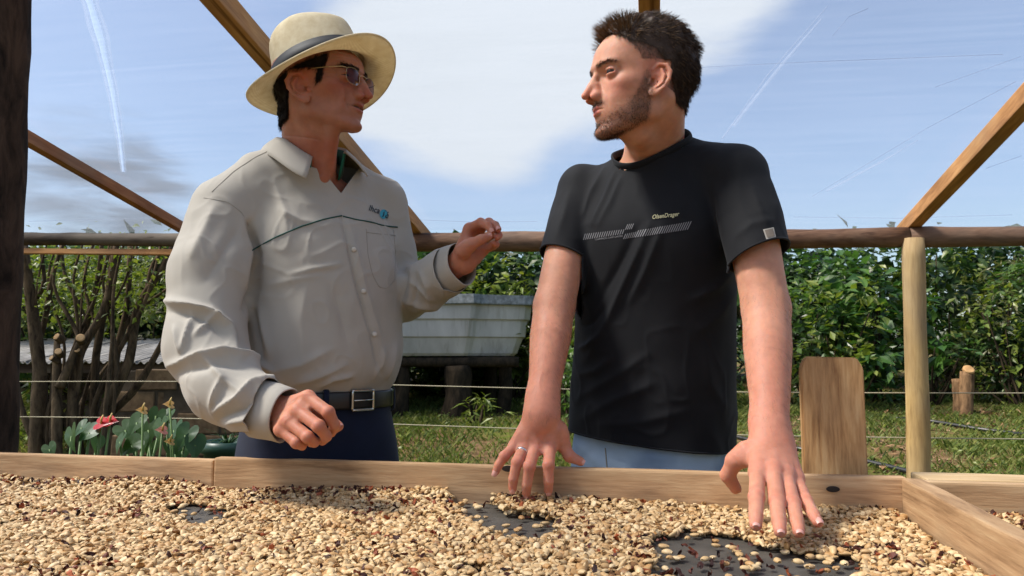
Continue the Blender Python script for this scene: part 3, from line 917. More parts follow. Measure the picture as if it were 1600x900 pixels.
def text_on(name, tree, body, origin_px, width_px, angle, mat, parent, shear=0.0, lift=0.0014, hscale=1.0, bold=0.0):
    """lettering laid on the cloth"""
    cu = bpy.data.curves.new('lettering', 'FONT'); cu.body = body; cu.shear = shear; cu.offset = bold; cu.resolution_u = 3
    ob = bpy.data.objects.new('lettering', cu); COL.objects.link(ob)
    dg = bpy.context.evaluated_depsgraph_get(); me = bpy.data.meshes.new_from_object(ob.evaluated_get(dg))
    bpy.data.objects.remove(ob); bpy.data.curves.remove(cu)
    v = np.array([x.co[:] for x in me.vertices])
    s = width_px / (v[:, 0].max() - v[:, 0].min()); c, sn = math.cos(angle), math.sin(angle)
    x0 = v[:, 0].min(); ok = True
    for i, q in enumerate(v):
        x, y = (q[0] - x0) * s, q[1] * s * hscale
        h = on_cloth(tree, origin_px[0] + x * c - y * sn * -1 * -1, origin_px[1] - x * sn - y * c, lift)
        if h is not None: me.vertices[i].co = h
    me.update(); return link(name, me, mat, parent)

# ------------------------------------------------------------------ the young man in the black T-shirt
def build_young():
    base = np.array([0.30, 1.70, 0.0])
    root = empty('person', base, 'young man with short beard in black T-shirt leaning both hands on the tray', 'person')
    H = Frame(at(1004, 129, 1.475), (-0.962, -0.275, 0.0), (0.0, 0.0, 1), (1.05, 1.05, 1.06))
    hf = head_fn(dict(nose=dict(root=(9.35, 0.2), mid=(10.4, -1.95), tip=(11.6, -3.7), ball=0.68), slit=0.31, brow=0.30, cheek=0.45,
                      hollow=0.25, mouth_u=-6.3, jaw=1.2, ear=1.0, wide=1.0, chin=-11.3, jawslope=0.34, ear_u=-2.1))
    # joints
    shL, elL, wrL = at(1160, 280, 1.48), at(1197, 482, 1.40), at(1205, 690, 1.25)
    shR, elR, wrR = at(905, 302, 1.66), at(866, 478, 1.56), at(846, 642, 1.445)
    neck0, neck1 = H.w(0, -2.6, -4.5), at(1022, 232, 1.585)
    # the hand on the board (his right)
    d = 1.44
    handR = dict(fingers=[[at(860, 697, d), at(857, 727, d - .035), at(857, 752, d - .035), at(857, 766, d - .03)],
                          [at(837, 697, d), at(827, 729, d - .04), at(823, 757, d - .037), at(822.5, 771, d - .03)],
                          [at(820, 697, d), at(808, 722, d - .035), at(802, 748, d - .035), at(801, 763, d - .03)],
                          [at(806, 695, d + .004), at(788, 713, d - .012), at(779, 727, d - .012), at(774.5, 737, d - .012)]],
                 thumb=[at(872, 672, d + .008), at(880, 695, d + .012), at(890, 713, d + .008), at(907, 721, d + .004)],
                 wrist=(at(846, 650, 1.447), unit(at(870, 650, 1.44) - at(822, 650, 1.45))))
    handL = dict(fingers=[[at(1184, 738, 1.19), at(1182, 777, 1.128), at(1181, 806, 1.092), at(1181, 820, 1.076)],
                          [at(1208, 736, 1.19), at(1214, 785, 1.122), at(1217, 814, 1.085), at(1219, 830, 1.068)],
                          [at(1227, 742, 1.195), at(1239, 787, 1.125), at(1245, 815, 1.09), at(1248, 831, 1.072)],
                          [at(1243, 748, 1.205), at(1259, 783, 1.145), at(1271, 804, 1.11), at(1278, 816, 1.095)]],
                 thumb=[at(1168, 708, 1.243), at(1148, 720, 1.25), at(1137, 743, 1.262), at(1149, 763, 1.268)],
                 wrist=(at(1205, 696, 1.247), unit(at(1176, 696, 1.247) - at(1234, 696, 1.25))))
    hR, hRlo, hRhi = hand_fn(handR['wrist'], handR['fingers'], handR['thumb'], 0.98)
    hL, hLlo, hLhi = hand_fn(handL['wrist'], handL['fingers'], handL['thumb'], 1.07)
    def bbox(pts, pad):
        a = np.array(pts); return a.min(0) - pad, a.max(0) + pad
    torso_keys = [(0.95, .300, 1.695, .135, .085, -31, 2.3), (1.02, .300, 1.685, .140, .09, -31, 2.3), (1.15, .303, 1.65, .140, .095, -31, 2.3),
                  (1.30, .302, 1.62, .145, .095, -31, 2.3), (1.40, .300, 1.60, .145, .09, -31, 2.3), (1.47, .296, 1.595, .13, .08, -31, 2.2), (1.52, .294, 1.59, .08, .06, -31, 2.0)]
    def arm(P, sh, el, wr, rs, musc):
        m1 = sh * 0.5 + el * 0.5; m2 = el * 0.68 + wr * 0.32; m3 = el * 0.35 + wr * 0.65
        dd = chain(P, [sh, m1, el], [rs[0], rs[1], rs[2]])
        dd = smin(dd, chain(P, [el, m2, m3, wr], [rs[2], rs[3], rs[4], rs[5]]), 0.012)
        return dd
    wL = [wrL, np.asarray(handL['wrist'][0])]; wR = [wrR, np.asarray(handR['wrist'][0])]
    def flatwrist(P, w, across, ax):
        r = np.stack([unit(across), unit(np.cross(ax, across)), unit(ax)])
        return ell(P, w, (0.031, 0.021, 0.05), r)
    aL = unit(wrL - elL); aR = unit(wrR - elR)
    def head(P): return hf(H.loc(P)) * 0.0105
    def fn(P):
        dd = boxed(P, head, H.o - 0.16, H.o + 0.16)
        nk = boxed(P, lambda q: smin(cap(q, neck0, neck1, .057, .062), cap(q, H.w(0, 1.2, -9.0), neck1 + np.array([-.008, -.016, -.01]), .036, .036), 0.02),
                   *bbox([neck0, neck1, H.w(0, 3, -9)], 0.08))
        dd = smin(dd, nk, 0.016)
        scm = boxed(P, lambda q: cap(q, H.w(5.6, -2.2, -4.5), neck1 + np.array([-.035, -.055, -.02]), .012, .010), *bbox([H.w(5.6, -2.2, -4.5), neck1 + np.array([-.035, -.055, -.02])], .03))
        dd = smin(dd, scm, 0.018)
        t = boxed(P, lambda q: loft(q, torso_keys, 0.05), (.08, 1.42, .86), (.52, 1.85, 1.56))
        t = smin(t, boxed(P, lambda q: chain(q, [shR, neck1 + np.array([0, .02, -.06]), shL], [.045, .045, .045]), *bbox([shR, shL], .08)), 0.03)
        dd = smin(dd, t, 0.03)
        A = boxed(P, lambda q: arm(q, shL, elL, wrL, (.042, .046, .042, .0415, .034, .026), 0), *bbox([shL, elL, wrL], .07))
        A = smin(A, boxed(P, lambda q: flatwrist(q, wrL * .96 + elL * .04, handL['wrist'][1], aL), *bbox([wrL], .09)), 0.02)
        A = smin(A, boxed(P, hL, hLlo, hLhi), 0.014)
        B = boxed(P, lambda q: arm(q, shR, elR, wrR, (.040, .044, .041, .0410, .033, .026), 0), *bbox([shR, elR, wrR], .07))
        B = smin(B, boxed(P, lambda q: flatwrist(q, wrR * .96 + elR * .04, handR['wrist'][1], aR), *bbox([wrR], .09)), 0.02)
        B = smin(B, boxed(P, hR, hRlo, hRhi), 0.014)
        dd = smin(dd, smin(A, B, 0.002), 0.012)
        return dd
    V, Q = isosurface(fn, (-.06, 1.02, .85), (.56, 1.86, 1.84), 0.0021, 4)
    N = normals_of(V, Q)
    # veins and tendons on forearms and backs of hands
    for w_, hd in ((handL['wrist'][0], handL), (handR['wrist'][0], handR)):
        for f in hd['fingers']:
            a = np.asarray(w_) * .8 + np.asarray(f[0]) * .2; b = np.asarray(f[0])
            g = np.exp(-(np.maximum(cap(V.astype(np.float32), a, b, 0, 0) - .0155, 0) / .0022) ** 2) * np.exp(-(cap(V.astype(np.float32), a, b, 0, 0) / .019) ** 2)
            V = V + N * (0.0007 * np.clip(g, 0, 1))[:, None]
        n = np.linalg.norm(V - np.asarray(w_), axis=1)
        vein = np.exp(-((vnoise(V * [1, 1, .4], 42, 3.3)) / .10) ** 2) * smooth01(n, .14, .06) * smooth01(n, .035, .06)
        V = V + N * (0.0006 * vein)[:, None]
    # colour of the skin
    c = np.tile(np.array(srgb(200, 148, 121)[:3]), (len(V), 1))
    q = H.loc(V.astype(np.float32)).astype(float); qa = q.copy(); qa[:, 0] = np.abs(qa[:, 0]); hd_m = smooth01(-np.linalg.norm(q * [1, .8, 1], axis=1), -19, -14)
    def blot(cc, target, ctr, r, w): return lerp_col(cc, target, np.clip(w * gauss(qa.astype(np.float32), ctr, r), 0, 1) * hd_m)
    red = srgb(196, 112, 92)
    c = blot(c, red, (0.8, 11, -3.6), (1.6, 2.0, 1.5), .55); c = blot(c, red, (4.6, 7, -3), (2.6, 3, 2.2), .40); c = blot(c, srgb(206, 122, 100), (7.6, 1, -.5), (1.6, 3, 3.5), .55)
    c = blot(c, srgb(176, 112, 92), (3.2, 8.4, -.2), (1.9, 2, 1.2), .45)
    lips = np.clip(gauss(qa.astype(np.float32), (0, 9.7, -6.75), (1.75, 1.6, .50)) + gauss(qa.astype(np.float32), (0, 9.7, -5.95), (1.7, 1.6, .34)), 0, 1)
    # stubble shade of the beard: jaw, chin, moustache, sideburn
    S, Fo, Up = qa[:, 0], q[:, 1], q[:, 2]
    edge = np.interp(Fo, [1.0, 2.8, 4.6, 6.5, 8.5], [1.0, -0.3, -4.2, -6.2, -7.2]) + vnoise(V, 160) * .35
    low = np.interp(Fo, [.5, 2.0, 4, 8, 10], [-8.4, -9.0, -10.2, -12.2, -13.0])
    beard = smooth01(edge - Up, -.6, 1.9) * smooth01(Up - low, -.5, .5) * smooth01(Fo, 1.0, 2.2) * (.82 + .25 * vnoise(V, 60, 3))
    mous = np.exp(-((Up + 5.15 + 0.10 * S ** 1.6 * .6) / .42) ** 2) * smooth01(2.9 - S, 0, .7) * smooth01(Fo, 7, 8)
    gap = np.exp(-((S / 2.6) ** 4)) * np.exp(-((Up + 7.6) / .55) ** 2) * smooth01(Fo, 7, 8)
    beard = np.clip(beard * (1 - 0.75 * gap) * (1 - smooth01(lips, .3, .6)) + mous * .95, 0, 1) * hd_m
    c = lerp_col(c, srgb(106, 70, 54), beard * .60)
    c = lerp_col(c, srgb(196, 108, 98), smooth01(lips, .25, .6) * .75 * hd_m)
    # scalp under the hair
    hl_front = np.interp(S, [0, 3, 5.0, 6.0, 6.6], [7.1, 7.3, 6.6, 4.6, 3.0])
    front = np.interp(Up, [-9, -6, -3.6, -3.0, 0.0, 2.6, 3.6, 5.5, 7.0, 9], [-5.5, -4, -2.6, -1.4, 3.1, 3.8, 4.6, 6.0, 7.0, 9.0])
    scalp = smooth01(front - Fo, -.15, .35) * smooth01(Up - np.interp(Fo, [-9, -3, -1, 1], [-5.6, -5.6, -3.4, -1.8]), -.3, .8) * hd_m
    earm = (S > 6.9) & (np.abs(Fo - .9) < 2.9) & (np.abs(Up + 2.0) < 3.6)
    scalp = np.where(earm, 0, scalp)
    dense = smooth01(Up - np.interp(Fo, [-9, -4, -2, 1, 4, 6], [-7, -5.6, -0.8, 3.0, 4.2, 4.6]), -1.5, 1.2) * scalp
    c = lerp_col(c, srgb(96, 66, 52), np.clip(scalp * .55 + dense * .45, 0, 1))
    brow_m = np.exp(-((Up - (1.35 + .10 * np.minimum(S, 3.6) - .22 * np.maximum(S - 4.0, 0))) / .30) ** 2) * smooth01(S, .9, 1.5) * smooth01(5.7 - S, 0, 1.4) * smooth01(Fo, 4.5, 6) * hd_m
    c = lerp_col(c, srgb(58, 38, 28), np.clip(brow_m * .45, 0, 1))
    for hd in (handL, handR):
        for f in hd['fingers']:
            for k, w_ in ((0, .35), (1, .45), (3, .4)):
                c = lerp_col(c, srgb(200, 112, 96), w_ * np.exp(-((V - f[k]) ** 2).sum(1) / .013 ** 2))
        c = lerp_col(c, srgb(194, 118, 98), .38 * smooth01(-np.linalg.norm(V - hd['wrist'][0], axis=1), -.32, -.05))
    body = mk('body', V, Q, M['skin'], root, True, c)
    # nails
    cen = dict()
    for hd, up in ((handL, np.array([0, -.35, .9])), (handR, np.array([0, -1.0, .25]))):
        for f in hd['fingers'] + [hd['thumb']]:
            tip, dip = np.asarray(f[3]), np.asarray(f[2]); ax = unit(tip - dip); nn = unit(up - ax * (up @ ax)); sd = np.cross(ax, nn)
            g = [(u, v) for u in np.linspace(-1, 1, 6) for v in np.linspace(-1, 1, 6)]
            P = np.array([tip + ax * (0.0035 + v * 0.0050) + sd * u * 0.0052 * (1 - .12 * v * v) + nn * (0.0078 - 0.0026 * u * u - .0012 * max(v, 0) ** 2) for u, v in g])
            mk('fingernail', P, grid_faces(6, 6), M['nail'], body)
    # eyes
    for s in (1, -1):
        eye_parts(H, s, root, (.28 * s, .0))
    # wedding ring on the ring finger of the hand on the board
    f = handR['fingers'][2]; a, b = np.asarray(f[0]), np.asarray(f[1]); ctr = a * .62 + b * .38; ax = unit(b - a)
    u = unit(np.cross(ax, (0, 0, 1))); v = np.cross(ax, u); t = np.linspace(0, 2 * np.pi, 33)[:-1]
    rg = []
    for da, rr in ((-.0022, .0108), (-.0018, .0114), (.0018, .0114), (.0022, .0108)):
        rg.append(ctr + ax * da + rr * (np.cos(t)[:, None] * u + np.sin(t)[:, None] * v))
    mk('ring', np.array(rg).reshape(-1, 3), grid_faces(4, 32, wrap_v=True), M['silver'], root)
    # hair: full on top, faded at the sides, longer down the back
    pts, vi = scatter(V, Q, dense, 17000, 3)
    ql = H.loc(pts.astype(np.float32)).astype(float); nl = (N[vi] @ H.R.T)
    top = smooth01(ql[:, 2], 4.5, 8.5); back = smooth01(-ql[:, 1], 1.5, 6); fr = smooth01(ql[:, 1], 2.0, 6.5); one = np.ones(len(ql))
    flow = np.stack([.25 * np.sign(ql[:, 0]) * (1 - top) + .15 * one, .55 * fr * top - .55 * (1 - fr) * top - .25 * (1 - top) * (1 - back), -.9 * (1 - top) - .35 * back * top + .25 * fr * top], 1)
    clump = np.stack([vnoise(pts, 75, 1), vnoise(pts, 75, 9), vnoise(pts, 75, 17)], 1) + .5 * np.stack([vnoise(pts, 160, 1), vnoise(pts, 160, 9), vnoise(pts, 160, 17)], 1)
    dirl = nl * (.12 + .42 * top[:, None]) + flow + .34 * clump
    dirl /= np.linalg.norm(dirl, axis=1, keepdims=True)
    rng = np.random.default_rng(5)
    ln = (0.009 + .015 * top + .009 * fr * top + .010 * back * (1 - top)) * dense[vi].clip(.2, 1) * rng.uniform(.7, 1.1, len(pts)) * (1 + .25 * vnoise(pts, 90, 30))
    roots = pts - N[vi] * .001
    drp = np.zeros((len(pts), 3)); drp[:] = -.22 * H.f * (1 - fr[:, None]) + np.array([0, 0, -.14])
    lightw = rng.random(len(pts)) < np.clip(.10 + .75 * fr * top, 0, 1)  # front top drawn lighter: sunlight put into the hair colour
    hair = strands('hair', roots[~lightw], (dirl @ H.R)[~lightw], ln[~lightw], drp[~lightw], M['hair_dark'], root, .00050, 3, .04, 6, .07)
    strands('hair_lock', roots[lightw], (dirl @ H.R)[lightw], ln[lightw] * 1.05, drp[lightw], M['hair_brown'], hair, .00050, 3, .05, 8, .07)
    capV, capQ = hair_mass(H, V, Q, N, dense, lambda ql: .001 + .009 * smooth01(ql[:, 2], 6, 9.5) + .002 * smooth01(-ql[:, 1], 3, 7))
    mk('hair_underlayer', capV, capQ, M['hair_dark'], hair)
    pts, vi = scatter(V, Q, np.clip(scalp - .6 * dense, 0, 1), 9000, 11)
    nl = N[vi]; dn = nl * .6 + np.array([0, 0, -.8]) + H.f * -.2
    strands('faded_side_hair', pts, dn, rng.uniform(.003, .006, len(pts)), np.zeros((len(pts), 3)), M['hair_dark'], hair, .00025, 2, .05, 12)
    pts, vi = scatter(V, Q, beard ** 1.7, 6000, 21)
    dn = N[vi] * .7 + np.array([0, 0, -.75]) + H.f * .15
    strands('beard', pts, dn, rng.uniform(.002, .005, len(pts)), np.zeros((len(pts), 3)), M['beard'], root, .00022, 2, .12, 22, .2)
    pts, vi = scatter(V, Q, brow_m ** 1.5, 360, 31)
    dn = N[vi] * .35 + np.sign(H.loc(pts.astype(np.float32))[:, :1]) * H.l[None] * .8 - H.f * .4 + np.array([0, 0, .2])
    side_ = H.loc(pts.astype(np.float32))[:, 0] > 0
    for sd_ in (side_, ~side_):
        strands('eyebrow', pts[sd_], dn[sd_], rng.uniform(.004, .007, sd_.sum()), np.zeros((sd_.sum(), 3)), M['hair_dark'], root, .00024, 2, .05, 32, .15)
    # fine hair on the forearms
    dist = np.minimum(cap(V.astype(np.float32), elL, wrL, 0, 0), cap(V.astype(np.float32), elR, wrR, 0, 0))
    ok = (dist < .05) & (V[:, 2] < 1.33) & (V[:, 2] > 1.0)
    pts, vi = scatter(V, Q, ok.astype(float), 6000, 41)
    strands('forearm_hair', pts, N[vi] * .14 + np.array([.12, 0, -.8]), rng.uniform(.008, .016, len(pts)), np.zeros((len(pts), 3)), M['beard'], root, .00009, 2, .1, 42, .25)

    # ---- T-shirt
    keys = [(0.84, .298, 1.705, .186, .138, -31, 2.25), (0.95, .299, 1.695, .184, .134, -31, 2.25), (1.05, .301, 1.675, .180, .130, -31, 2.2), (1.15, .303, 1.655, .174, .126, -31, 2.2), (1.28, .302, 1.625, .172, .126, -31, 2.3),
            (1.38, .300, 1.605, .172, .122, -31, 2.4), (1.45, .297, 1.60, .150, .100, -31, 2.3), (1.50, .295, 1.595, .115, .080, -31, 2.1), (1.545, .294, 1.59, .075, .065, -31, 2.0)]
    hemL_c, hemR_c = at(1186, 399, 1.42), at(882, 404, 1.605)
    slL = unit(hemL_c - shL); slR = unit(hemR_c - shR)
    nkc = np.array(at(1022, 233, 1.575)); nkn = unit([-.38, -.42, .82]); nk_b = unit(np.array([-.67, -.74, 0]) - nkn * (np.array([-.67, -.74, 0]) @ nkn)); nk_a = np.cross(nkn, nk_b)
    def shirt(P):
        t = loft(P, keys, 0.02)
        yoke = chain(P, [shR + np.array([.01, 0, .012]), at(970, 303, 1.635), at(1022, 296, 1.60), at(1078, 262, 1.565), shL + np.array([-.012, .0, .012])], [.052, .054, .058, .056, .056])
        t = smin(t, yoke, 0.045)
        qn = P - nkc.astype(np.float32); ca = qn @ nk_a.astype(np.float32); cb = qn @ nk_b.astype(np.float32); cn = qn @ nkn.astype(np.float32)
        t = smin(t, np.maximum((np.sqrt((ca / .0665) ** 2 + (cb / .080) ** 2) - 1) * .068, np.abs(cn + .02) - .04), 0.022)
        a = chain(P, [shL + np.array([-.01, .005, .0]), shL * .45 + hemL_c * .55, hemL_c + slL * .06], [.060, .058, .058])
        b = chain(P, [shR + np.array([.01, .005, .0]), shR * .45 + hemR_c * .55, hemR_c + slR * .06], [.058, .054, .052])
        t = smin(t, a, 0.016); t = smin(t, b, 0.016)
        return t
    slim_body(body, V, Q, c, shirt)
    V2, Q2 = isosurface(shirt, (-.02, 1.34, .83), (.60, 1.90, 1.64), 0.0042, 4)
    V2 = relax(V2, Q2, 2); N2 = normals_of(V2, Q2)
    folds = [  # pixel polylines of the creases the photo shows
        ([(962, 268), (945, 310), (925, 350)], 5, .0035), ([(972, 275), (955, 315), (935, 352)], 5, .003), ([(945, 262), (925, 300), (912, 335)], 5, .004),
        ([(1015, 352), (985, 420), (950, 500), (920, 560)], 7, .0045), ([(1035, 355), (1010, 420), (985, 470)], 7, .0035), ([(1000, 350), (965, 420), (925, 490)], 8, -.003),
        ([(905, 620), (960, 590), (1010, 555)], 9, .004), ([(910, 655), (960, 625), (1020, 600)], 10, .0045), ([(908, 585), (930, 580), (955, 560)], 6, .004),
        ([(905, 545), (918, 540), (935, 525)], 5, .004), ([(912, 510), (925, 505), (945, 480)], 5, -.003), ([(930, 665), (1000, 660), (1080, 640)], 10, .003),
        ([(1145, 420), (1120, 450), (1080, 470)], 9, .004), ([(1150, 450), (1125, 490), (1090, 520)], 10, .0035), ([(1135, 640), (1110, 600), (1100, 540)], 9, .003),
        ([(1120, 290), (1126, 340), (1130, 400)], 8, .003),
        ([(1175, 290), (1190, 330), (1200, 360)], 9, .003), ([(1150, 370), (1175, 350), (1205, 345)], 7, .002), ([(890, 300), (880, 340), (870, 370)], 7, .0025)]
    hgt = 1.5 * fold_ridges(V2, N2, folds)
    low = smooth01(V2[:, 2], 1.25, 1.0)
    hgt += .0028 * low * vnoise(V2 * [1, 1, .45], 19, 2) + .0016 * vnoise(V2 * [1, 1, .6], 30, 5)
    hgt += .004 * low * vnoise(V2 * [1, 1, .3], 9, 8)
    hgt += .0022 * np.clip(1 - np.abs(vnoise(V2 * [1, 1, .55] + .02 * vnoise(V2, 12)[:, None], 24, 13)) * 3, 0, 1) ** 2 * (.3 + .7 * low)
    V2 = V2 + N2 * hgt[:, None]; V2 = relax(V2, Q2, 1, .3)
    pxh = lambda x, y, d: Vector(at(x, y, d))
    hem_n = unit(np.cross(at(893, 668, 1.72) - at(1137, 699, 1.62), np.array([.5, .86, 0]))); hem_n = hem_n if hem_n[2] < 0 else -hem_n
    out_torso = lambda c, e: loft(c.astype(np.float32), keys, .02) > e
    armL = lambda c: ((c - (shL * .5 + hemL_c * .5)) @ slL > 0) & (np.linalg.norm(np.cross(c - shL, slL), axis=1) < .09) & (to_px(c)[0] > 1139)
    armR = lambda c: ((c - (shR * .5 + hemR_c * .5)) @ slR > 0) & (np.linalg.norm(np.cross(c - shR, slR), axis=1) < .09) & (to_px(c)[0] < 909)
    nL = unit(slL + np.array([.25, 0, 0])); nR = unit(slR + np.array([-.16, 0, 0]))
    me = cut_mesh(V2, Q2, [(nkc + np.array([0, 0, .0]), nkn, lambda c: (np.sqrt((((c - nkc) @ nk_a) / .0665) ** 2 + (((c - nkc) @ nk_b) / .080) ** 2) < 1.16) & (np.linalg.norm(c - nkc, axis=1) < .17) & (c[:, 2] > 1.46)),
                           (hemL_c, nL, armL), (hemR_c, nR, armR), (at(1015, 688, 1.66), hem_n, lambda c: c[:, 2] < 1.02)])
    keep_biggest(me)
    for p in me.polygons: p.use_smooth = True
    tee = link('t_shirt', me, M['tee'], root)
    tree = bvh_of(me); loops = boundary_loops(me)
    for lp in loops:
        if len(lp) < 20: continue
        cz = lp.mean(0); L = resample(lp, 96)
        if cz[2] > 1.48:
            L = smooth_loop(L, cz)                      # ribbed neckband
            inn = unit(-nkn); out = L + (cz - L) * 0.0
            mk3('neckband', tube(np.vstack([L, L[:1]]) + nkn * .004, .0075, 10, False, (0.40, 1.0), up=nkn), M['tee'], tee)
        else:                                  # stitched hems
            mk3('hem', tube(np.vstack([L, L[:1]]), .0022, 6, False), M['tee'], tee)
    so = tee.modifiers.new('cloth_thickness', 'SOLIDIFY'); so.thickness = 0.0022; so.offset = -1
    # print across the chest: two bars of slanting strokes and a line of script
    def bar(x0, y0, x1, y1, h0, h1, n, sl, w):
        for i in range(n):
            t = i / (n - 1); x = x0 + (x1 - x0) * t; y = y0 + (y1 - y0) * t; h = h0 + (h1 - h0) * t
            patch_on('print_stroke', tree, [(x, y), (x + w, y), (x + w + sl * h, y - h), (x + sl * h, y - h)], M['tee_print'], tee, .0016, 3)
    bar(911, 375, 972, 366, 9.5, 7.5, 18, .35, 1.15); bar(974, 373.5, 990, 371, 8, 9, 6, .42, 1.2); bar(977, 359, 986, 358, 8.5, 8.5, 4, .45, 1.2)
    bar(993, 371, 1073, 359, 11, 13, 23, .48, 1.35)
    text_on('small_print', tree, 'CHAMPION CAMP LIMITED', (931, 375.5), 43, rad(7.5), M['tee_print'], tee, 0, .0016)
    text_on('script_print', tree, 'OlsenDrager', (1020, 342.5), 42, rad(7), M['tee_script'], tee, .35, .0016, 1.15, .012)
    patch_on('sleeve_patch', tree, [(1192, 359), (1208, 355.5), (1212, 371), (1197, 374.5)], M['patch_edge'], tee, .0016, 5)
    patch_on('sleeve_patch_centre', tree, [(1194.5, 360.3), (1206.3, 357.8), (1209.5, 369.6), (1198.3, 372)], M['patch'], tee, .0026, 5)

    # ---- jeans
    kj = [(0.02, .30, 1.72, .19, .11, -31, 2.6), (0.45, .30, 1.72, .175, .10, -31, 2.6), (0.78, .299, 1.715, .178, .118, -31, 2.4), (0.90, .298, 1.71, .172, .118, -31, 2.3), (1.02, .299, 1.69, .155, .105, -31, 2.3)]
    Lx, Fy = np.array([.857, -.515]), np.array([-.515, -.857])
    def jeans(P):
        d_ = loft(P, kj, 0.01)
        gap = cap(P, (.30 + Fy[0] * .2, 1.72 + Fy[1] * .2, -.1), (.30 + Fy[0] * .2, 1.72 + Fy[1] * .2, .70), .001, .001)
        slot = np.abs((P[:, 0] - .30) * Lx[0] + (P[:, 1] - 1.72) * Lx[1]) - (.012 + .03 * np.clip((.70 - P[:, 2]) / .7, 0, 1))
        slot = np.maximum(slot, P[:, 2] - .74)
        return smax(d_, -slot, .03)
    V3, Q3 = isosurface(jeans, (.06, 1.50, .0), (.54, 1.92, 1.05), 0.008, 4)
    N3 = normals_of(V3, Q3)
    V3 = V3 + N3 * (.004 * vnoise(V3 * [1, 1, .7], 14, 3) + fold_ridges(V3, N3, [([(900, 690), (925, 715), (950, 735)], 6, .004), ([(905, 720), (930, 700), (960, 705)], 6, -.003), ([(1118, 700), (1120, 735)], 3, .003), ([(980, 705), (1040, 715), (1100, 708)], 8, .003)]))[:, None]
    jn = mk('jeans', V3, Q3, M['jeans_light'], root)
    tr3 = BVHTree.FromPolygons([tuple(v) for v in V3], [tuple(f) for f in Q3])
    stitch_line('side_seam', tr3, [(946, 700), (949, 735)], .0014, M['seam'], jn)
    stitch_line('pocket_seam', tr3, [(1048, 702), (1080, 708), (1117, 700)], .0014, M['seam'], jn)
    for s in (-1, 1):
        c0 = np.array([.30, 1.72]) + Lx * s * .10
        sole = [c0 + Fy * t for t in (-.08, 0.0, .10, .17)]
        shoe = lambda P: smin(chain(P, [(*sole[0], .045), (*sole[1], .05), (*sole[2], .04), (*sole[3], .03)], [.042, .045, .042, .032]), cap(P, (*sole[0], .05), (*sole[0], .10), .04, .045), .02)
        Vs, Qs = isosurface(lambda P: smax(shoe(P), .003 - P[:, 2], .01), (c0[0] - .25, c0[1] - .28, -.01), (c0[0] + .25, c0[1] + .25, .18), .008, 3)
        mk('shoe', Vs, Qs, M['belt'], root)
    return root

def eye_parts(H, s, root, look):
    """eyeball with iris"""
    c = np.array([3.2 * s, 7.35, 0.0]); n = 24; u = np.linspace(0, np.pi, n); v = np.linspace(0, 2 * np.pi, 2 * n, endpoint=False)
    ax = unit([look[0] * 1.0, 1.0, look[1] * .5]); t1 = unit(np.cross(ax, (0, 0, 1))); t2 = np.cross(t1, ax)
    U, W = np.meshgrid(u, v, indexing='ij')
    d = np.cos(U)[..., None] * ax + np.sin(U)[..., None] * (np.cos(W)[..., None] * t1 + np.sin(W)[..., None] * t2)
    r = 1.22 + .06 * np.exp(-(U / .45) ** 4)
    P = H.wn((c + r[..., None] * d).reshape(-1, 3))
    F = grid_faces(n, 2 * n, wrap_v=True)[:, ::-1]
    me = raw_mesh('eye', P, F); me.materials.append(M['eye_white']); me.materials.append(M['eye_dark'])
    idx = (np.repeat(np.arange(n - 1), 2 * n) < int(n * .27)).astype(np.int32)
    me.polygons.foreach_set('material_index', idx)
    return link('eye', me, None, root)

def smooth_loop(L, c, keep=3):
    """even out a nearly flat closed loop: radius about its centre kept to a few harmonics"""
    D = L - c; n = len(L); F = np.fft.fft(D, axis=0); F[keep + 1:n - keep] = 0
    return c + np.fft.ifft(F, axis=0).real

def hair_mass(H, V, Q, N, w, thick):
    """a closed shell over the scalp: hair's dense inner layer"""
    keep = (w[Q] > .8).all(1); q = Q[keep]; ids = np.unique(q); mp = -np.ones(len(V), int); mp[ids] = np.arange(len(ids))
    v = V[ids]; n = N[ids]; ql = H.loc(v.astype(np.float32)).astype(float)
    t = thick(ql) * smooth01(w[ids], .8, 1.0) * (1 + .5 * vnoise(v, 60) + .5 * vnoise(v, 120, 4))
    return v + n * (t[:, None] + .0006), mp[q]

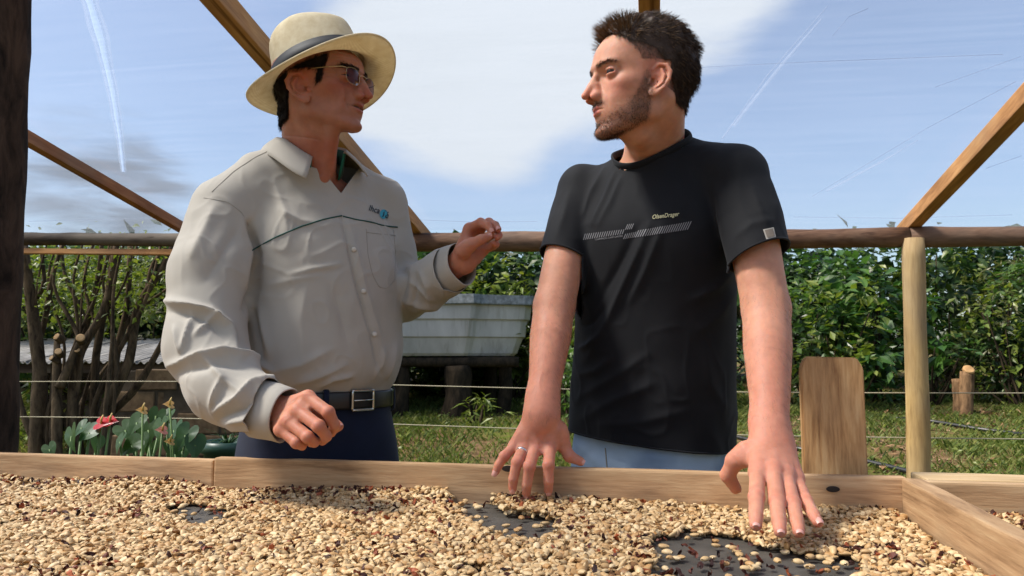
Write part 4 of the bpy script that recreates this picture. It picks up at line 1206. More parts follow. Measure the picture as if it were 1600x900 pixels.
# ------------------------------------------------------------------ the older man in hat and beige shirt
def build_old():
    base = np.array([-.425, 1.71, 0.0])
    root = empty('person', base, 'older man in straw hat, tinted glasses and beige shirt with fingers pinched together', 'person')
    H = Frame(at(498, 136, 1.60), (0.94, -0.34, 0.02), (0, 0, 1), (1.0, 1.08, 0.95))
    hf = head_fn(dict(nose=dict(root=(9.3, 0.3), mid=(10.35, -1.8), tip=(11.35, -3.75), ball=0.72, ala=1.25), slit=0.2, brow=0.45, cheek=0.68, hollow=0.9,
                      fold=0.75, lidbag=0.3, mouth_u=-6.2, mouth_open=0.22, jaw=0.9, ear=1.12, wide=1.0, chin=-11.5, lip_f=9.15, jawslope=0.38, ear_u=-2.9, back=9.0,
                      dF=([-12, -9.5, -7, -5, 0], [-.1, .05, -.15, -.1, 0])))
    tl = rad(19); hu = H.u * math.cos(tl) - H.f * math.sin(tl); hfw = H.f * math.cos(tl) + H.u * math.sin(tl); hl = H.l; hc = at(504, 124, 1.605)   # hat frame
    shR, elR, wrR = at(352, 325, 1.58), at(305, 560, 1.485), at(440, 647, 1.375)
    shL, elL, wrL = at(596, 318, 1.80), at(628, 462, 1.80), at(718, 412, 1.64)
    neck0, neck1 = H.w(0, -2.6, -4.5), at(484, 247, 1.665)
    hand1 = dict(fingers=[[at(481, 621, 1.345), at(513, 644, 1.315), at(523, 664, 1.325), at(518, 676, 1.35)],
                          [at(465, 641, 1.335), at(498, 666, 1.305), at(510, 682, 1.32), at(504, 689, 1.345)],
                          [at(450, 657, 1.335), at(481, 683, 1.308), at(491, 691, 1.325), at(486, 692, 1.35)],
                          [at(439, 671, 1.34), at(463, 692, 1.32), at(472, 696, 1.335), at(468, 692, 1.355)]],
                 thumb=[at(462, 632, 1.385), at(492, 645, 1.375), at(514, 655, 1.358), at(529, 666, 1.345)],
                 wrist=(at(444, 647, 1.372), unit(at(462, 618, 1.37) - at(430, 674, 1.37))))
    hand2 = dict(fingers=[[at(733, 357, 1.625), at(751, 348, 1.60), at(761, 352, 1.588), at(767, 360, 1.583)],
                          [at(743, 364, 1.645), at(764, 348, 1.625), at(774, 352, 1.605), at(778, 358, 1.595)],
                          [at(751, 378, 1.65), at(773, 364, 1.635), at(779, 367, 1.61), at(777, 371, 1.598)],
                          [at(754, 392, 1.645), at(770, 384, 1.63), at(775, 382, 1.61), at(771, 380, 1.60)]],
                 thumb=[at(724, 392, 1.602), at(738, 381, 1.582), at(752, 374, 1.575), at(763, 370, 1.578)],
                 wrist=(at(724, 409, 1.632), unit(at(708, 393, 1.625) - at(740, 425, 1.64))))
    h1, lo1, hi1 = hand_fn(hand1['wrist'], hand1['fingers'], hand1['thumb'], 0.98)
    h2, lo2, hi2 = hand_fn(hand2['wrist'], hand2['fingers'], hand2['thumb'], 0.92)
    def bbox(pts, pad):
        a = np.array(pts); return a.min(0) - pad, a.max(0) + pad
    tk = [(1.0, -.425, 1.71, .12, .09, 38, 2.2), (1.2, -.42, 1.70, .14, .10, 38, 2.2), (1.36, -.43, 1.70, .14, .095, 38, 2.2), (1.46, -.44, 1.695, .11, .07, 38, 2.2), (1.52, -.44, 1.685, .07, .06, 38, 2.0)]
    hs = 0.0100
    def fn(P):
        dd = boxed(P, lambda q: hf(H.loc(q)) * hs, H.o - 0.165, H.o + 0.165)
        nk = boxed(P, lambda q: smin(cap(q, neck0, neck1, .054, .058), cap(q, H.w(0, 1.0, -9), neck1 + np.array([.02, -.03, -.01]), .036, .04), 0.02), *bbox([neck0, neck1, H.w(0, 3, -9)], .09))
        dd = smin(dd, nk, 0.016)
        s1 = neck1 + np.array([.045, -.05, -.03])
        dd = smin(dd, boxed(P, lambda q: cap(q, H.w(-5.6, -2.0, -4.2), s1, .013, .010), *bbox([H.w(-5.6, -2, -4.2), s1], .03)), 0.014)
        dd = smin(dd, boxed(P, lambda q: cap(q, H.w(-1.5, 4.5, -11), s1 + np.array([.01, 0, 0]), .012, .012), *bbox([H.w(-1.5, 4.5, -11), s1], .03)), 0.02)
        t = boxed(P, lambda q: loft(q, tk, 0.04), (-.62, 1.5, .98), (-.24, 1.88, 1.56))
        dd = smin(dd, t, 0.03)
        ch = neck1 + np.array([.042, -.048, -.06])
        dd = smin(dd, boxed(P, lambda q: cap(q, neck1, ch, .038, .010), *bbox([neck1, ch], .06)), .03)
        A = boxed(P, lambda q: chain(q, [shR, elR, elR * .6 + wrR * .4, wrR], [.045, .04, .038, .026]), *bbox([shR, elR, wrR], .06))
        A = smin(A, boxed(P, h1, lo1, hi1), .012)
        B = boxed(P, lambda q: chain(q, [shL, elL, elL * .6 + wrL * .4, wrL], [.045, .038, .036, .026]), *bbox([shL, elL, wrL], .06))
        B = smin(B, boxed(P, h2, lo2, hi2), .012)
        return smin(dd, smin(A, B, .002), .012)
    V, Q = isosurface(fn, (-.78, 1.24, .92), (.02, 1.92, 1.83), 0.0021, 4)
    N = normals_of(V, Q)
    for hd in (hand1, hand2):
        n = np.linalg.norm(V - np.asarray(hd['wrist'][0]), axis=1)
        vein = np.exp(-((vnoise(V * [.6, 1, 1], 44, 3.3)) / .10) ** 2) * smooth01(n, .12, .05)
        V = V + N * (0.0006 * vein)[:, None]
    q = H.loc(V.astype(np.float32)).astype(float); qa = q.copy(); qa[:, 0] = np.abs(qa[:, 0]); hm = smooth01(-np.linalg.norm(q * [1, .8, 1], axis=1), -19, -14)
    S, Fo, Up = qa[:, 0], q[:, 1], q[:, 2]
    # lines of age: crow's feet, forehead and neck creases
    wr = np.zeros(len(V))
    for k in range(4): wr -= .0007 * np.exp(-((Up - (3.0 + .9 * k) - .12 * np.sin(S * .9 + k)) / .12) ** 2) * smooth01(Fo, 5, 8) * hm
    wr -= .0010 * np.exp(-((Up + 12.6 + .25 * Fo) / .18) ** 2) * smooth01(S, 1, 3) * smooth01(9 - S, 0, 2) * smooth01(-Fo, -8, -2)
    wr -= .0012 * np.exp(-((Fo - (7.6 - .35 * (Up + 5))) / .16) ** 2) * np.exp(-((Up + 6.8) / 1.6) ** 2) * smooth01(S, 2, 3) * hm
    wr -= .0009 * np.exp(-((Up + 1.9 - .5 * (S - 3.5)) / .13) ** 2) * smooth01(S, 2.6, 3.4) * smooth01(6.4 - S, 0, 1) * smooth01(Fo, 4, 6) * hm
    for k in range(3): wr -= .0008 * np.exp(-((Up - .2 + (k - 1) * .75 + (k - 1) * .35 * (S - 5.4)) / .12) ** 2) * smooth01(S, 4.9, 5.5) * smooth01(7.2 - S, 0, .8) * smooth01(Fo, 3.4, 5) * hm
    wr *= 1.7; wr += .0013 * vnoise(V, 55, 4) * hm * smooth01(Fo, 2, 5)
    V = V + N * wr[:, None]
    c = np.tile(np.array(srgb(176, 122, 97)[:3]), (len(V), 1))
    qf = qa.astype(np.float32)
    def blot(cc, t, ctr, r, w): return lerp_col(cc, t, np.clip(w * gauss(qf, ctr, r), 0, 1) * hm)
    red = srgb(176, 92, 72)
    c = blot(c, red, (.8, 11, -3.4), (1.6, 2, 1.6), .6); c = blot(c, red, (4.8, 7, -2.8), (2.6, 3, 2.2), .5); c = blot(c, srgb(190, 104, 84), (7.8, 1, -.5), (1.8, 3, 4), .6)
    c = lerp_col(c, srgb(170, 92, 70), .5 * smooth01(-Up, 11, 14) * smooth01(-np.linalg.norm(q, axis=1), -26, -16))
    c = blot(c, srgb(140, 98, 82), (0, 9.5, -9.5), (3.2, 3, 1.8), .30); c = blot(c, srgb(150, 100, 84), (0, 9.6, -5.0), (2.0, 2, .6), .35)
    lips = np.clip(gauss(qf, (0, 9.4, -6.9), (1.8, 1.6, .42)) + gauss(qf, (0, 9.5, -5.7), (1.7, 1.6, .28)), 0, 1)
    c = lerp_col(c, srgb(160, 84, 76), smooth01(lips, .3, .7) * .65 * hm)
    c = lerp_col(c, srgb(46, 16, 14), np.clip(1.4 * gauss(qf, (0, 8.6, -6.2), (2.0, .75, .22)), 0, 1) * hm)
    earm = (S > 6.7) & (np.abs(Fo - .9) < 3.2) & (np.abs(Up + 2.8) < 4.2)
    front = np.interp(Up, [-9, -6.5, -4.2, -3.6, -2.2, -1.8, 1.5, 4, 8], [-4.6, -3.4, -2.0, -1.6, 3.6, 4.6, 5.2, 6, 6])
    scalp = smooth01(front - Fo, -.15, .4) * smooth01(Up - np.interp(Fo, [-9, -3, -1.2, 0, 1.5], [-8.6, -8.2, -3.5, -2.0, -2.2]), -.3, .5) * hm
    scalp = np.where(earm, 0, scalp) * smooth01(-((V - hc) @ hu), -.012, .0)
    c = lerp_col(c, srgb(40, 30, 27), scalp * .85)
    brow_m = np.exp(-((Up - (1.7 + .08 * np.minimum(S, 3.6) - .25 * np.maximum(S - 4.0, 0))) / .34) ** 2) * smooth01(S, .9, 1.5) * smooth01(5.6 - S, 0, 1.4) * smooth01(Fo, 4.5, 6) * hm
    c = lerp_col(c, srgb(60, 42, 34), np.clip(brow_m * .7, 0, 1))
    for hd in (hand1, hand2):
        for f in hd['fingers']:
            for k, w_ in ((0, .45), (1, .5), (3, .4)): c = lerp_col(c, srgb(190, 98, 78), w_ * np.exp(-((V - f[k]) ** 2).sum(1) / .012 ** 2))
        c = lerp_col(c, srgb(196, 134, 108), .75 * smooth01(-np.linalg.norm(V - hd['wrist'][0], axis=1), -.15, -.08))
    body = mk('body', V, Q, M['skin_tan'], root, True, c)
    for hd, up, which in ((hand2, np.array([-.2, -.9, .4]), (0, 1, 4)), (hand1, np.array([.5, -.6, .6]), (4,))):
        fs = hd['fingers'] + [hd['thumb']]
        for i in which:
            f = fs[i]; tip, dip = np.asarray(f[3]), np.asarray(f[2]); ax = unit(tip - dip); nn = unit(up - ax * (up @ ax)); sd = np.cross(ax, nn)
            P = np.array([tip + ax * (0.003 + v * 0.0046) + sd * u * 0.0048 * (1 - .12 * v * v) + nn * (0.0080 - 0.0026 * u * u - .0012 * max(v, 0) ** 2) for u in np.linspace(-1, 1, 6) for v in np.linspace(-1, 1, 6)])
            mk('fingernail', P, grid_faces(6, 6), M['nail'], body)
    for s in (1, -1): eye_parts(H, s, root, (0, 0))
    rng = np.random.default_rng(9)
    pts, vi = scatter(V, Q, scalp, 6500, 5)
    dn = N[vi] * .45 + np.array([0, 0, -.9]) - H.f * .25
    hair = strands('hair', pts, dn, rng.uniform(.007, .014, len(pts)), np.zeros((len(pts), 3)), M['hair_black'], root, .00036, 3, .06, 6, .14)
    cv, cq = hair_mass(H, V, Q, N, scalp, lambda ql: .003 + .003 * smooth01(-ql[:, 1], 2, 6))
    mk('hair_underlayer', cv, cq, M['hair_black'], hair)
    pts, vi = scatter(V, Q, brow_m, 700, 31)
    side_ = H.loc(pts.astype(np.float32))[:, 0] > 0
    dn = N[vi] * .4 - H.l * .7 - H.f * .2
    for sd_ in (side_, ~side_):
        strands('eyebrow', pts[sd_], dn[sd_], rng.uniform(.005, .009, sd_.sum()), np.zeros((sd_.sum(), 3)), M['hair_black'], root, .0003, 2, .05, 32, .15)

    # ---- hat: brim and crown as one woven shell, black ribbon round the crown
    prof = [(1.0, .0), (.985, -.0025), (.93, -.004), (.84, -.003), (.74, -.001), (.66, .002), (.625, .008), (.612, .02), (.60, .05), (.585, .08), (.565, .10), (.53, .117), (.46, .128), (.36, .131), (.24, .129), (.10, .127), (.0, .126)]
    nth = 96; th = np.linspace(0, 2 * np.pi, nth, endpoint=False)
    HV = []
    for i, (r, z) in enumerate(prof):
        for t in th:
            ct, st = math.cos(t), math.sin(t)          # ct forward, st left
            k = min(1, max(0, (r - .62) / .38))
            a_f = r * (.165 if r > .62 else .162); a_l = r * (.150 if r > .62 else .134 + .016 * max(0, (r - .6) / .02) * 0)
            if r <= .62: a_f, a_l = r * .163, r * .137
            up = z + k * k * (-.024 * st * st + .010 * ct * ct) 
            if z > .04:                                  # pinch at the front of the crown, dip along the top
                a_l *= 1 - .26 * max(0, (z - .04) / .09) * max(ct, 0) ** 1.5
                up -= .012 * max(0, (z - .09) / .04) * (max(ct, 0) ** 2)
                if r < .5: up -= .014 * math.exp(-(a_l * st / .03) ** 2) * (1 if z > .12 else .5)
            HV.append(hc + hfw * (a_f * ct) + hl * (a_l * st) + hu * up)
    HV = np.array(HV); nq = len(prof)
    hat = mk('hat', HV, grid_faces(nq, nth, wrap_v=True), M['straw'], root)
    so = hat.modifiers.new('straw_thickness', 'SOLIDIFY'); so.thickness = .0022; so.offset = 0
    sb = hat.modifiers.new('smooth', 'SUBSURF'); sb.levels = 1; sb.render_levels = 1
    rim = HV[:nth]; mk3('brim_edge', tube(np.vstack([rim, rim[:1]]), .0024, 8, False), M['straw'], hat)
    BV = []
    for z, e in ((.014, .002), (.014, .0072), (.026, .0076), (.042, .0072), (.042, .0010)):
        rr = np.interp(z, [.008, .02, .05], [.625, .612, .60])
        for t in th: BV.append(hc + hfw * ((rr * .163 + e) * math.cos(t)) + hl * ((rr * .137 + e) * math.sin(t)) + hu * z)
    mk('hat_band', np.array(BV), grid_faces(5, nth, wrap_v=True), M['hat_band'], hat)

    # ---- glasses
    gl = empty_part('glasses', root)
    def wire(name, pts, r=.0008): return mk3(name, tube(H.wn(np.array(pts)), r, 6), M['gold_wire'], gl)
    for s in (-1, 1):
        out = []
        for t in np.linspace(0, 2 * np.pi, 33):
            x = 2.15 * np.sign(math.cos(t)) * abs(math.cos(t)) ** .6; z = 1.75 * np.sign(math.sin(t)) * abs(math.sin(t)) ** .7
            if z < 0: x *= 1 - .12 * (z / 1.75) ** 2
            out.append((s * (3.35 + x), 10.05 - .05 * (x + .5) ** 2 - .12 * max(x, 0) - .06 * (z < 0) * abs(z), -.45 + z))
        out = np.array(out)
        wire('rim', out, .0005)
        Vl = np.vstack([out[:-1], out[:-1].mean(0) + [0, .12, 0]]); n = len(out) - 1
        mk('lens', H.wn(Vl), np.array([[i, (i + 1) % n, n] for i in range(n)]), M['lens'], gl)
        wire('temple', [(s * 5.5, 9.6, .75), (s * 6.3, 9.0, .9), (s * 6.9, 7.0, .95), (s * 7.3, 4.0, 1.0), (s * 7.5, 2.2, .95)], .0009)
    wire('bridge', [(-1.25, 10.0, .25), (-.6, 10.35, .55), (.6, 10.35, .55), (1.25, 10.0, .25)])

    # ---- shirt
    keys = [(1.00, -.425, 1.712, .150, .120, 38, 2.2), (1.035, -.425, 1.711, .153, .124, 38, 2.2), (1.065, -.422, 1.706, .166, .140, 38, 2.2), (1.10, -.418, 1.702, .175, .149, 38, 2.2), (1.16, -.417, 1.70, .177, .150, 38, 2.2),
            (1.25, -.42, 1.70, .177, .146, 38, 2.2), (1.35, -.43, 1.70, .180, .136, 38, 2.3), (1.43, -.438, 1.70, .160, .112, 38, 2.3), (1.50, -.443, 1.69, .115, .085, 38, 2.1), (1.545, -.442, 1.68, .078, .068, 38, 2.0)]
    cuff1 = at(402, 638, 1.39); cuff2 = at(694, 427, 1.675)
    def shirt(P):
        t = loft(P, keys, 0.015)
        yoke = chain(P, [shR + np.array([.01, .01, .004]), at(405, 280, 1.62), at(480, 262, 1.675), at(545, 290, 1.75), shL + np.array([-.005, .0, .0])], [.066, .058, .058, .056, .056])
        t = smin(t, yoke, 0.05)
        t = smin(t, chain(P, [neck0, neck1, neck1 + np.array([0, .01, -.05])], [.060, .066, .07]), 0.03)
        a = chain(P, [shR + np.array([-.004, .0, -.01]), at(330, 425, 1.535), at(322, 540, 1.49), at(350, 602, 1.435), cuff1, at(448, 652, 1.365)], [.066, .078, .074, .064, .050, .046], .02)
        b = chain(P, [shL, at(606, 395, 1.80), elL + np.array([0, 0, .0]), at(665, 446, 1.72), cuff2, at(726, 410, 1.625)], [.062, .062, .058, .054, .049, .046], .02)
        t = smin(t, a, 0.022); t = smin(t, b, 0.02)
        return t
    slim_body(body, V, Q, c, shirt)
    V2, Q2 = isosurface(shirt, (-.82, 1.25, .985), (-.02, 1.95, 1.66), 0.0034, 4)
    V2 = relax(V2, Q2, 2); N2 = normals_of(V2, Q2)
    folds = [([(258, 470), (298, 477), (329, 487), (356, 510), (369, 540)], 6, .010), ([(262, 486), (300, 494), (328, 506), (350, 530)], 7, -.006),
             ([(273, 512), (284, 552)], 5, .006), ([(286, 550), (293, 521), (300, 490)], 5, .006), ([(304, 525), (324, 503), (342, 492)], 5, .005),
             ([(266, 570), (307, 560), (347, 552), (387, 557), (427, 580)], 6, .010), ([(275, 585), (310, 576), (350, 570), (385, 575)], 7, -.005),
             ([(315, 557), (335, 577), (355, 597), (373, 610)], 5, .005), ([(347, 592), (338, 612), (331, 632)], 5, .006), ([(338, 641), (373, 623), (393, 601), (431, 592)], 6, .009),
             ([(345, 655), (380, 640), (400, 618)], 6, -.006), ([(355, 660), (390, 655), (410, 640)], 5, .005), ([(335, 325), (318, 365), (298, 405)], 12, .006), ([(370, 360), (345, 400), (320, 440)], 14, -.004),
             ([(388, 350), (402, 397), (398, 450), (384, 484)], 6, -.014), ([(378, 345), (390, 395), (385, 445)], 8, .005), ([(396, 485), (402, 520), (409, 557)], 5, -.005), ([(404, 480), (412, 520), (420, 557)], 7, .004),
             ([(452, 429), (490, 420), (532, 413)], 5, .003), ([(420, 445), (460, 437), (500, 430)], 6, .002), ([(440, 330), (470, 345), (500, 350)], 7, .003), ([(430, 290), (445, 330), (450, 370)], 8, .003),
             ([(500, 605), (520, 592), (550, 588)], 5, .005), ([(460, 600), (500, 588), (540, 570)], 7, .004), ([(430, 580), (470, 570), (520, 545)], 9, .003), ([(605, 590), (612, 565), (618, 540)], 5, .005), ([(585, 592), (596, 570), (600, 545)], 5, .004),
             ([(534, 340), (551, 416), (560, 454), (579, 516), (590, 566), (595, 584)], 3.0, -.0045), ([(546, 345), (563, 416), (572, 454), (591, 516), (600, 562)], 5, .0025),
             ([(480, 440), (470, 500), (475, 560)], 14, .003), ([(520, 450), (535, 500), (545, 545)], 10, -.003),
             ([(620, 390), (632, 430), (628, 470)], 6, -.006), ([(640, 440), (660, 455), (680, 470)], 5, .005), ([(630, 470), (655, 478), (685, 482)], 5, .005), ([(655, 425), (668, 448), (672, 475)], 4, .004), ([(685, 415), (690, 440), (695, 462)], 4, .004), ([(648, 430), (650, 455), (645, 480)], 5, -.004)]
    hgt = 1.6 * fold_ridges(V2, N2, folds)
    hgt += .0022 * vnoise(V2 * [1, 1, .7], 17, 2) + .0012 * vnoise(V2, 34, 5) + .003 * smooth01(V2[:, 2], 1.18, 1.05) * vnoise(V2 * [1, 1, .35], 26, 9)
    hgt += .0024 * np.clip(1 - np.abs(vnoise(V2 * [1, 1, .7] + .02 * vnoise(V2, 12)[:, None], 26, 13)) * 3.2, 0, 1) ** 2 * (.5 + .5 * vnoise(V2, 6, 21)).clip(0, 1)
    V2 = V2 + N2 * hgt[:, None]; V2 = relax(V2, Q2, 1, .25)
    nkn = unit([.36, -.44, .82]); nkc = neck1 + np.array([.0, -.0, .010])
    a1 = unit(at(446, 650, 1.365) - cuff1); a2 = unit(at(726, 410, 1.625) - cuff2)
    eye = np.array([0, 0, CAMZ]); ap, va, vb = at(533, 302, 1) - eye, at(497, 258, 1) - eye, at(562, 262, 1) - eye
    n_a, n_b = unit(np.cross(ap, va)), unit(np.cross(ap, vb)); mid = at(531, 270, 1) - eye
    sa, sb = np.sign(mid @ n_a), np.sign(mid @ n_b)
    vtest = lambda c: ((c - eye) @ n_a * sa > 0) & ((c - eye) @ n_b * sb > 0) & (to_px(c)[1] < 303) & (c[:, 2] > 1.44) & ((c - neck1) @ np.array([.64, -.77, 0]) > .0)
    me = cut_mesh(V2, Q2, [(nkc, nkn, lambda c: (np.linalg.norm(c - nkc, axis=1) < .16) & (c[:, 2] > 1.46)), (at(420, 642, 1.385), a1, lambda c: (np.linalg.norm(c - cuff1, axis=1) < .13) & (c[:, 1] < 1.47) & (c[:, 2] < 1.10)),
                           (at(706, 420, 1.66), a2, lambda c: (np.linalg.norm(c - cuff2, axis=1) < .13) & (c[:, 0] > -.24)), ((0, 0, 1.03), (0, 0, -1), lambda c: (c[:, 2] < 1.05) & (c[:, 1] > 1.5)), ('wedge', [(eye, n_a), (eye, n_b)], vtest)])
    for p in me.polygons: p.use_smooth = True
    keep_biggest(me)
    sh = link('shirt', me, M['shirt'], root)
    so = sh.modifiers.new('cloth_thickness', 'SOLIDIFY'); so.thickness = .0016; so.offset = -1
    tree = bvh_of(me)
    # cuffs: bands round the wrists
    for ctr0, ax, rr, tilt in ((at(424, 643, 1.382), a1, .0465, .0), (at(708, 419, 1.657), a2, .0465, .0)):
        u = unit(np.cross(ax, (0, 0, 1))); v = np.cross(ax, u); t = np.linspace(0, 2 * np.pi, 49)[:-1]
        CV = []
        for s_, k in ((-.032, .99), (-.030, 1.06), (-.015, 1.07), (.0, 1.05), (.015, 1.02), (.030, 1.0), (.032, .96), (.020, .93), (0, .93)):
            wob = 1 + .03 * np.sin(3 * t + s_ * 60) + .02 * np.sin(5 * t)
            CV.append(ctr0 + ax * s_ + (rr * k * wob)[:, None] * (np.cos(t)[:, None] * u * .86 + np.sin(t)[:, None] * v * 1.05))
        mk('cuff', np.array(CV).reshape(-1, 3), grid_faces(9, 48, wrap_v=True), M['shirt'], sh)
    # collar: stand and turned-down leaf, open at the throat
    cf = unit([.72, -.69, 0]); cl = np.array([-cf[1], cf[0], 0])          # towards the opening, and to its left
    cax = unit([.10, -.16, 1.0]); cu_ = unit(cf - cax * (cf @ cax)); cv_ = np.cross(cax, cu_)
    cc = neck1 + np.array([-.004, .004, .004])
    na = 61; ang = np.linspace(rad(26), rad(334), na); prof_n = 9
    CV = np.zeros((na, prof_n, 3))
    for i, a in enumerate(ang):
        fr = max(0, math.cos(a)); bk = max(0, -math.cos(a))
        rdir = math.cos(a) * cu_ + math.sin(a) * cv_
        r0 = .066 + .010 * fr; open_ = fr ** 2
        seam = cc + rdir * (r0 + .004) + cax * (-.006 - .050 * open_)
        top = cc + rdir * (r0 + .002 + .012 * open_) + cax * (.030 + .006 * bk - (.044 if a > math.pi else .016) * open_)
        lw = .047 + .026 * open_
        out = unit(rdir * (.62 + .3 * open_) - cax * (.80))
        lat = np.cross(cax, rdir) * (1 if a < math.pi else -1) * (.020 * open_ ** 2)
        tip = top + out * lw + lat
        CV[i, 0] = seam; CV[i, 1] = seam * .5 + top * .5; CV[i, 2] = top - cax * .004; CV[i, 3] = top + rdir * .0025; CV[i, 4] = top + rdir * .006 - cax * .003
        for k, w in enumerate((.25, .5, .75, 1.0)):
            CV[i, 5 + k] = top + rdir * .006 - cax * .003 + (tip - top) * w + rdir * .006 * math.sin(w * math.pi)
    me = raw_mesh('collar', CV.reshape(-1, 3), grid_faces(na, prof_n)); me.materials.append(M['shirt']); me.materials.append(M['shirt_inside'])
    me.polygons.foreach_set('material_index', np.tile((np.arange(prof_n - 1) < 2).astype(np.int32), na - 1))
    co = link('collar', me, None, sh)
    so = co.modifiers.new('cloth_thickness', 'SOLIDIFY'); so.thickness = .0028; so.offset = 0
    # piping, seams, pocket, buttons, embroidery
    stitch_line('piping', tree, [(394, 391), (430, 371), (470, 354), (505, 343), (534, 337)], .0016, M['piping'], sh)
    stitch_line('piping', tree, [(536, 338), (555, 343), (580, 347), (600, 353), (621, 355)], .0016, M['piping'], sh)
    for ln in ([(318, 309), (355, 315), (378, 332), (388, 352)], [(331, 300), (365, 268), (400, 245), (428, 232)], [(572, 358), (575, 400), (582, 430), (592, 448)], [(615, 360), (618, 400), (616, 438)], [(592, 448), (604, 452), (616, 438)], [(572, 363), (595, 366), (618, 368)]):
        stitch_line('seam', tree, ln, .0005, M['seam'], sh)
    for x, y in ((553, 390), (568, 455), (585, 522)):
        h = on_cloth(tree, x, y, .001)
        if h is not None:
            n_ = unit(np.array([0, 0, CAMZ]) - h); mk3('button', tube(np.array([h, h + n_ * .002, h + n_ * .0026]), [.0052, .0052, .0035], 14), M['button'], sh)
    text_on('embroidered_name', tree, 'Ihca', (575.5, 329), 17, rad(-18), M['logo_ink'], sh, 0, .0016, 1.15, .012)
    dsk = [on_cloth(tree, 599 + 6.4 * math.cos(t) * .98, 335 + 7.4 * math.sin(t), .0015) for t in np.linspace(0, 2 * np.pi, 25)[:-1]]
    if all(p is not None for p in dsk):
        cdk = np.mean(dsk, 0); mk('embroidered_emblem', np.vstack([dsk, cdk]), np.array([[i, (i + 1) % 24, 24] for i in range(24)]), M['logo_teal'], sh)
    text_on('embroidered_name', tree, 'f\u00e9', (595.5, 339), 10, rad(-18), M['logo_ink'], sh, 0, .0024, 1.1, .012)

    # ---- trousers, belt and buckle
    kj = [(0.02, -.42, 1.73, .19, .11, 38, 2.6), (0.45, -.42, 1.73, .175, .105, 38, 2.6), (0.80, -.423, 1.725, .182, .132, 38, 2.4), (0.93, -.425, 1.718, .172, .132, 38, 2.3), (1.02, -.425, 1.712, .156, .127, 38, 2.2), (1.05, -.425, 1.711, .154, .125, 38, 2.2)]
    La = np.array([.79, .62])
    def jeans(P):
        slot = np.abs((P[:, 0] + .42) * La[0] + (P[:, 1] - 1.73) * La[1]) - (.012 + .03 * np.clip((.70 - P[:, 2]) / .7, 0, 1))
        return smax(loft(P, kj, 0.006), -np.maximum(slot, P[:, 2] - .74), .03)
    V3, Q3 = isosurface(jeans, (-.66, 1.52, .0), (-.18, 1.96, 1.06), 0.008, 4); N3 = normals_of(V3, Q3)
    V3 = V3 + N3 * (.004 * vnoise(V3 * [1, 1, .7], 14, 3))[:, None] * smooth01(V3[:, 2], 1.0, .9)[:, None]
    jn = mk('jeans', V3, Q3, M['jeans_dark'], root)
    bt = []; t = np.linspace(0, 2 * np.pi, 97)[:-1]; c_, s_ = math.cos(rad(38)), math.sin(rad(38))
    def waist(z, e):
        ca, sa = np.cos(t), np.sin(t); rr = ((np.abs(ca) / (.155 + e)) ** 2.2 + (np.abs(sa) / (.126 + e)) ** 2.2) ** (-1 / 2.2)
        x, y = rr * ca, rr * sa
        return np.stack([-.425 + x * c_ - y * s_, 1.7115 + x * s_ + y * c_, np.full_like(x, z)], 1)
    for z, e in ((1.008, .002), (1.008, .0075), (1.012, .0085), (1.040, .0085), (1.044, .0075), (1.044, .002)): bt.append(waist(z, e))
    belt = mk('belt', np.array(bt).reshape(-1, 3), grid_faces(6, 96, wrap_v=True), M['belt'], root)
    # buckle at the front of the waist
    w = waist(1.026, .0095); nb = np.array([.635, -.773, 0]); k = int(np.argmax(w @ np.array([.70, -.71, 0])))
    ctr = w[k]; tn = unit(w[(k + 1) % 96] - w[k - 1]); nn = unit(np.cross(tn, (0, 0, 1))); nn = nn if nn @ nb > 0 else -nn
    fr = [ctr + tn * a + np.array([0, 0, b]) + nn * (.004 - 2.0 * a * a) for a, b in ((-.026, -.020), (.026, -.020), (.026, .020), (-.026, .020), (-.026, -.020))]
    pts = np.vstack([np.linspace(a, b, 9)[:-1] for a, b in zip(fr[:-1], fr[1:])] + [fr[-1:]])
    mk3('buckle', tube(pts, .0030, 8, True), M['steel'], belt)
    mk3('buckle_prong', tube(np.array([ctr - tn * .024 + nn * .006, ctr + nn * .0075, ctr + tn * .024 + nn * .006]), .0016, 6), M['steel'], belt)
    for dk in (-9, 12, 30, 50, 70):
        p = w[(k + dk) % 96]; tt = unit(w[(k + dk + 1) % 96] - w[(k + dk - 1) % 96]); n2 = unit(np.cross(tt, (0, 0, 1))); n2 = n2 if n2 @ (p - base) > 0 else -n2
        lp = np.array([p + np.array([0, 0, z]) + n2 * e for z, e in ((-.030, -.004), (-.024, .003), (.0, .004), (.020, .003), (.024, -.004))])
        mk3('belt_loop', tube(lp, .006, 8, True, (1.0, .25), up=n2), M['jeans_dark'], jn)
    for s in (-1, 1):
        c0 = np.array([-.42, 1.73]) + La * s * .10; Fy = np.array([.62, -.79])
        sl = [c0 + Fy * q_ for q_ in (-.08, 0.0, .10, .17)]
        shoe = lambda P: smin(chain(P, [(*sl[0], .045), (*sl[1], .05), (*sl[2], .04), (*sl[3], .03)], [.042, .045, .042, .032]), cap(P, (*sl[0], .05), (*sl[0], .10), .04, .045), .02)
        Vs, Qs = isosurface(lambda P: smax(shoe(P), .003 - P[:, 2], .01), (c0[0] - .28, c0[1] - .28, -.01), (c0[0] + .28, c0[1] + .25, .18), .008, 3)
        mk('shoe', Vs, Qs, M['belt'], root)
    return root

def empty_part(name, parent):
    """a part made only of sub-parts"""
    o = bpy.data.objects.new(name, None); COL.objects.link(o); o.empty_display_size = .02
    o.parent = parent; o.matrix_parent_inverse = Matrix.Translation(-Vector(parent.location)); return o

# ------------------------------------------------------------------ ground
YAW = rad(11.5)
E1 = np.array([math.cos(YAW), -math.sin(YAW), 0]); E2 = np.array([math.sin(YAW), math.cos(YAW), 0])      # along the drying bed, and away across it

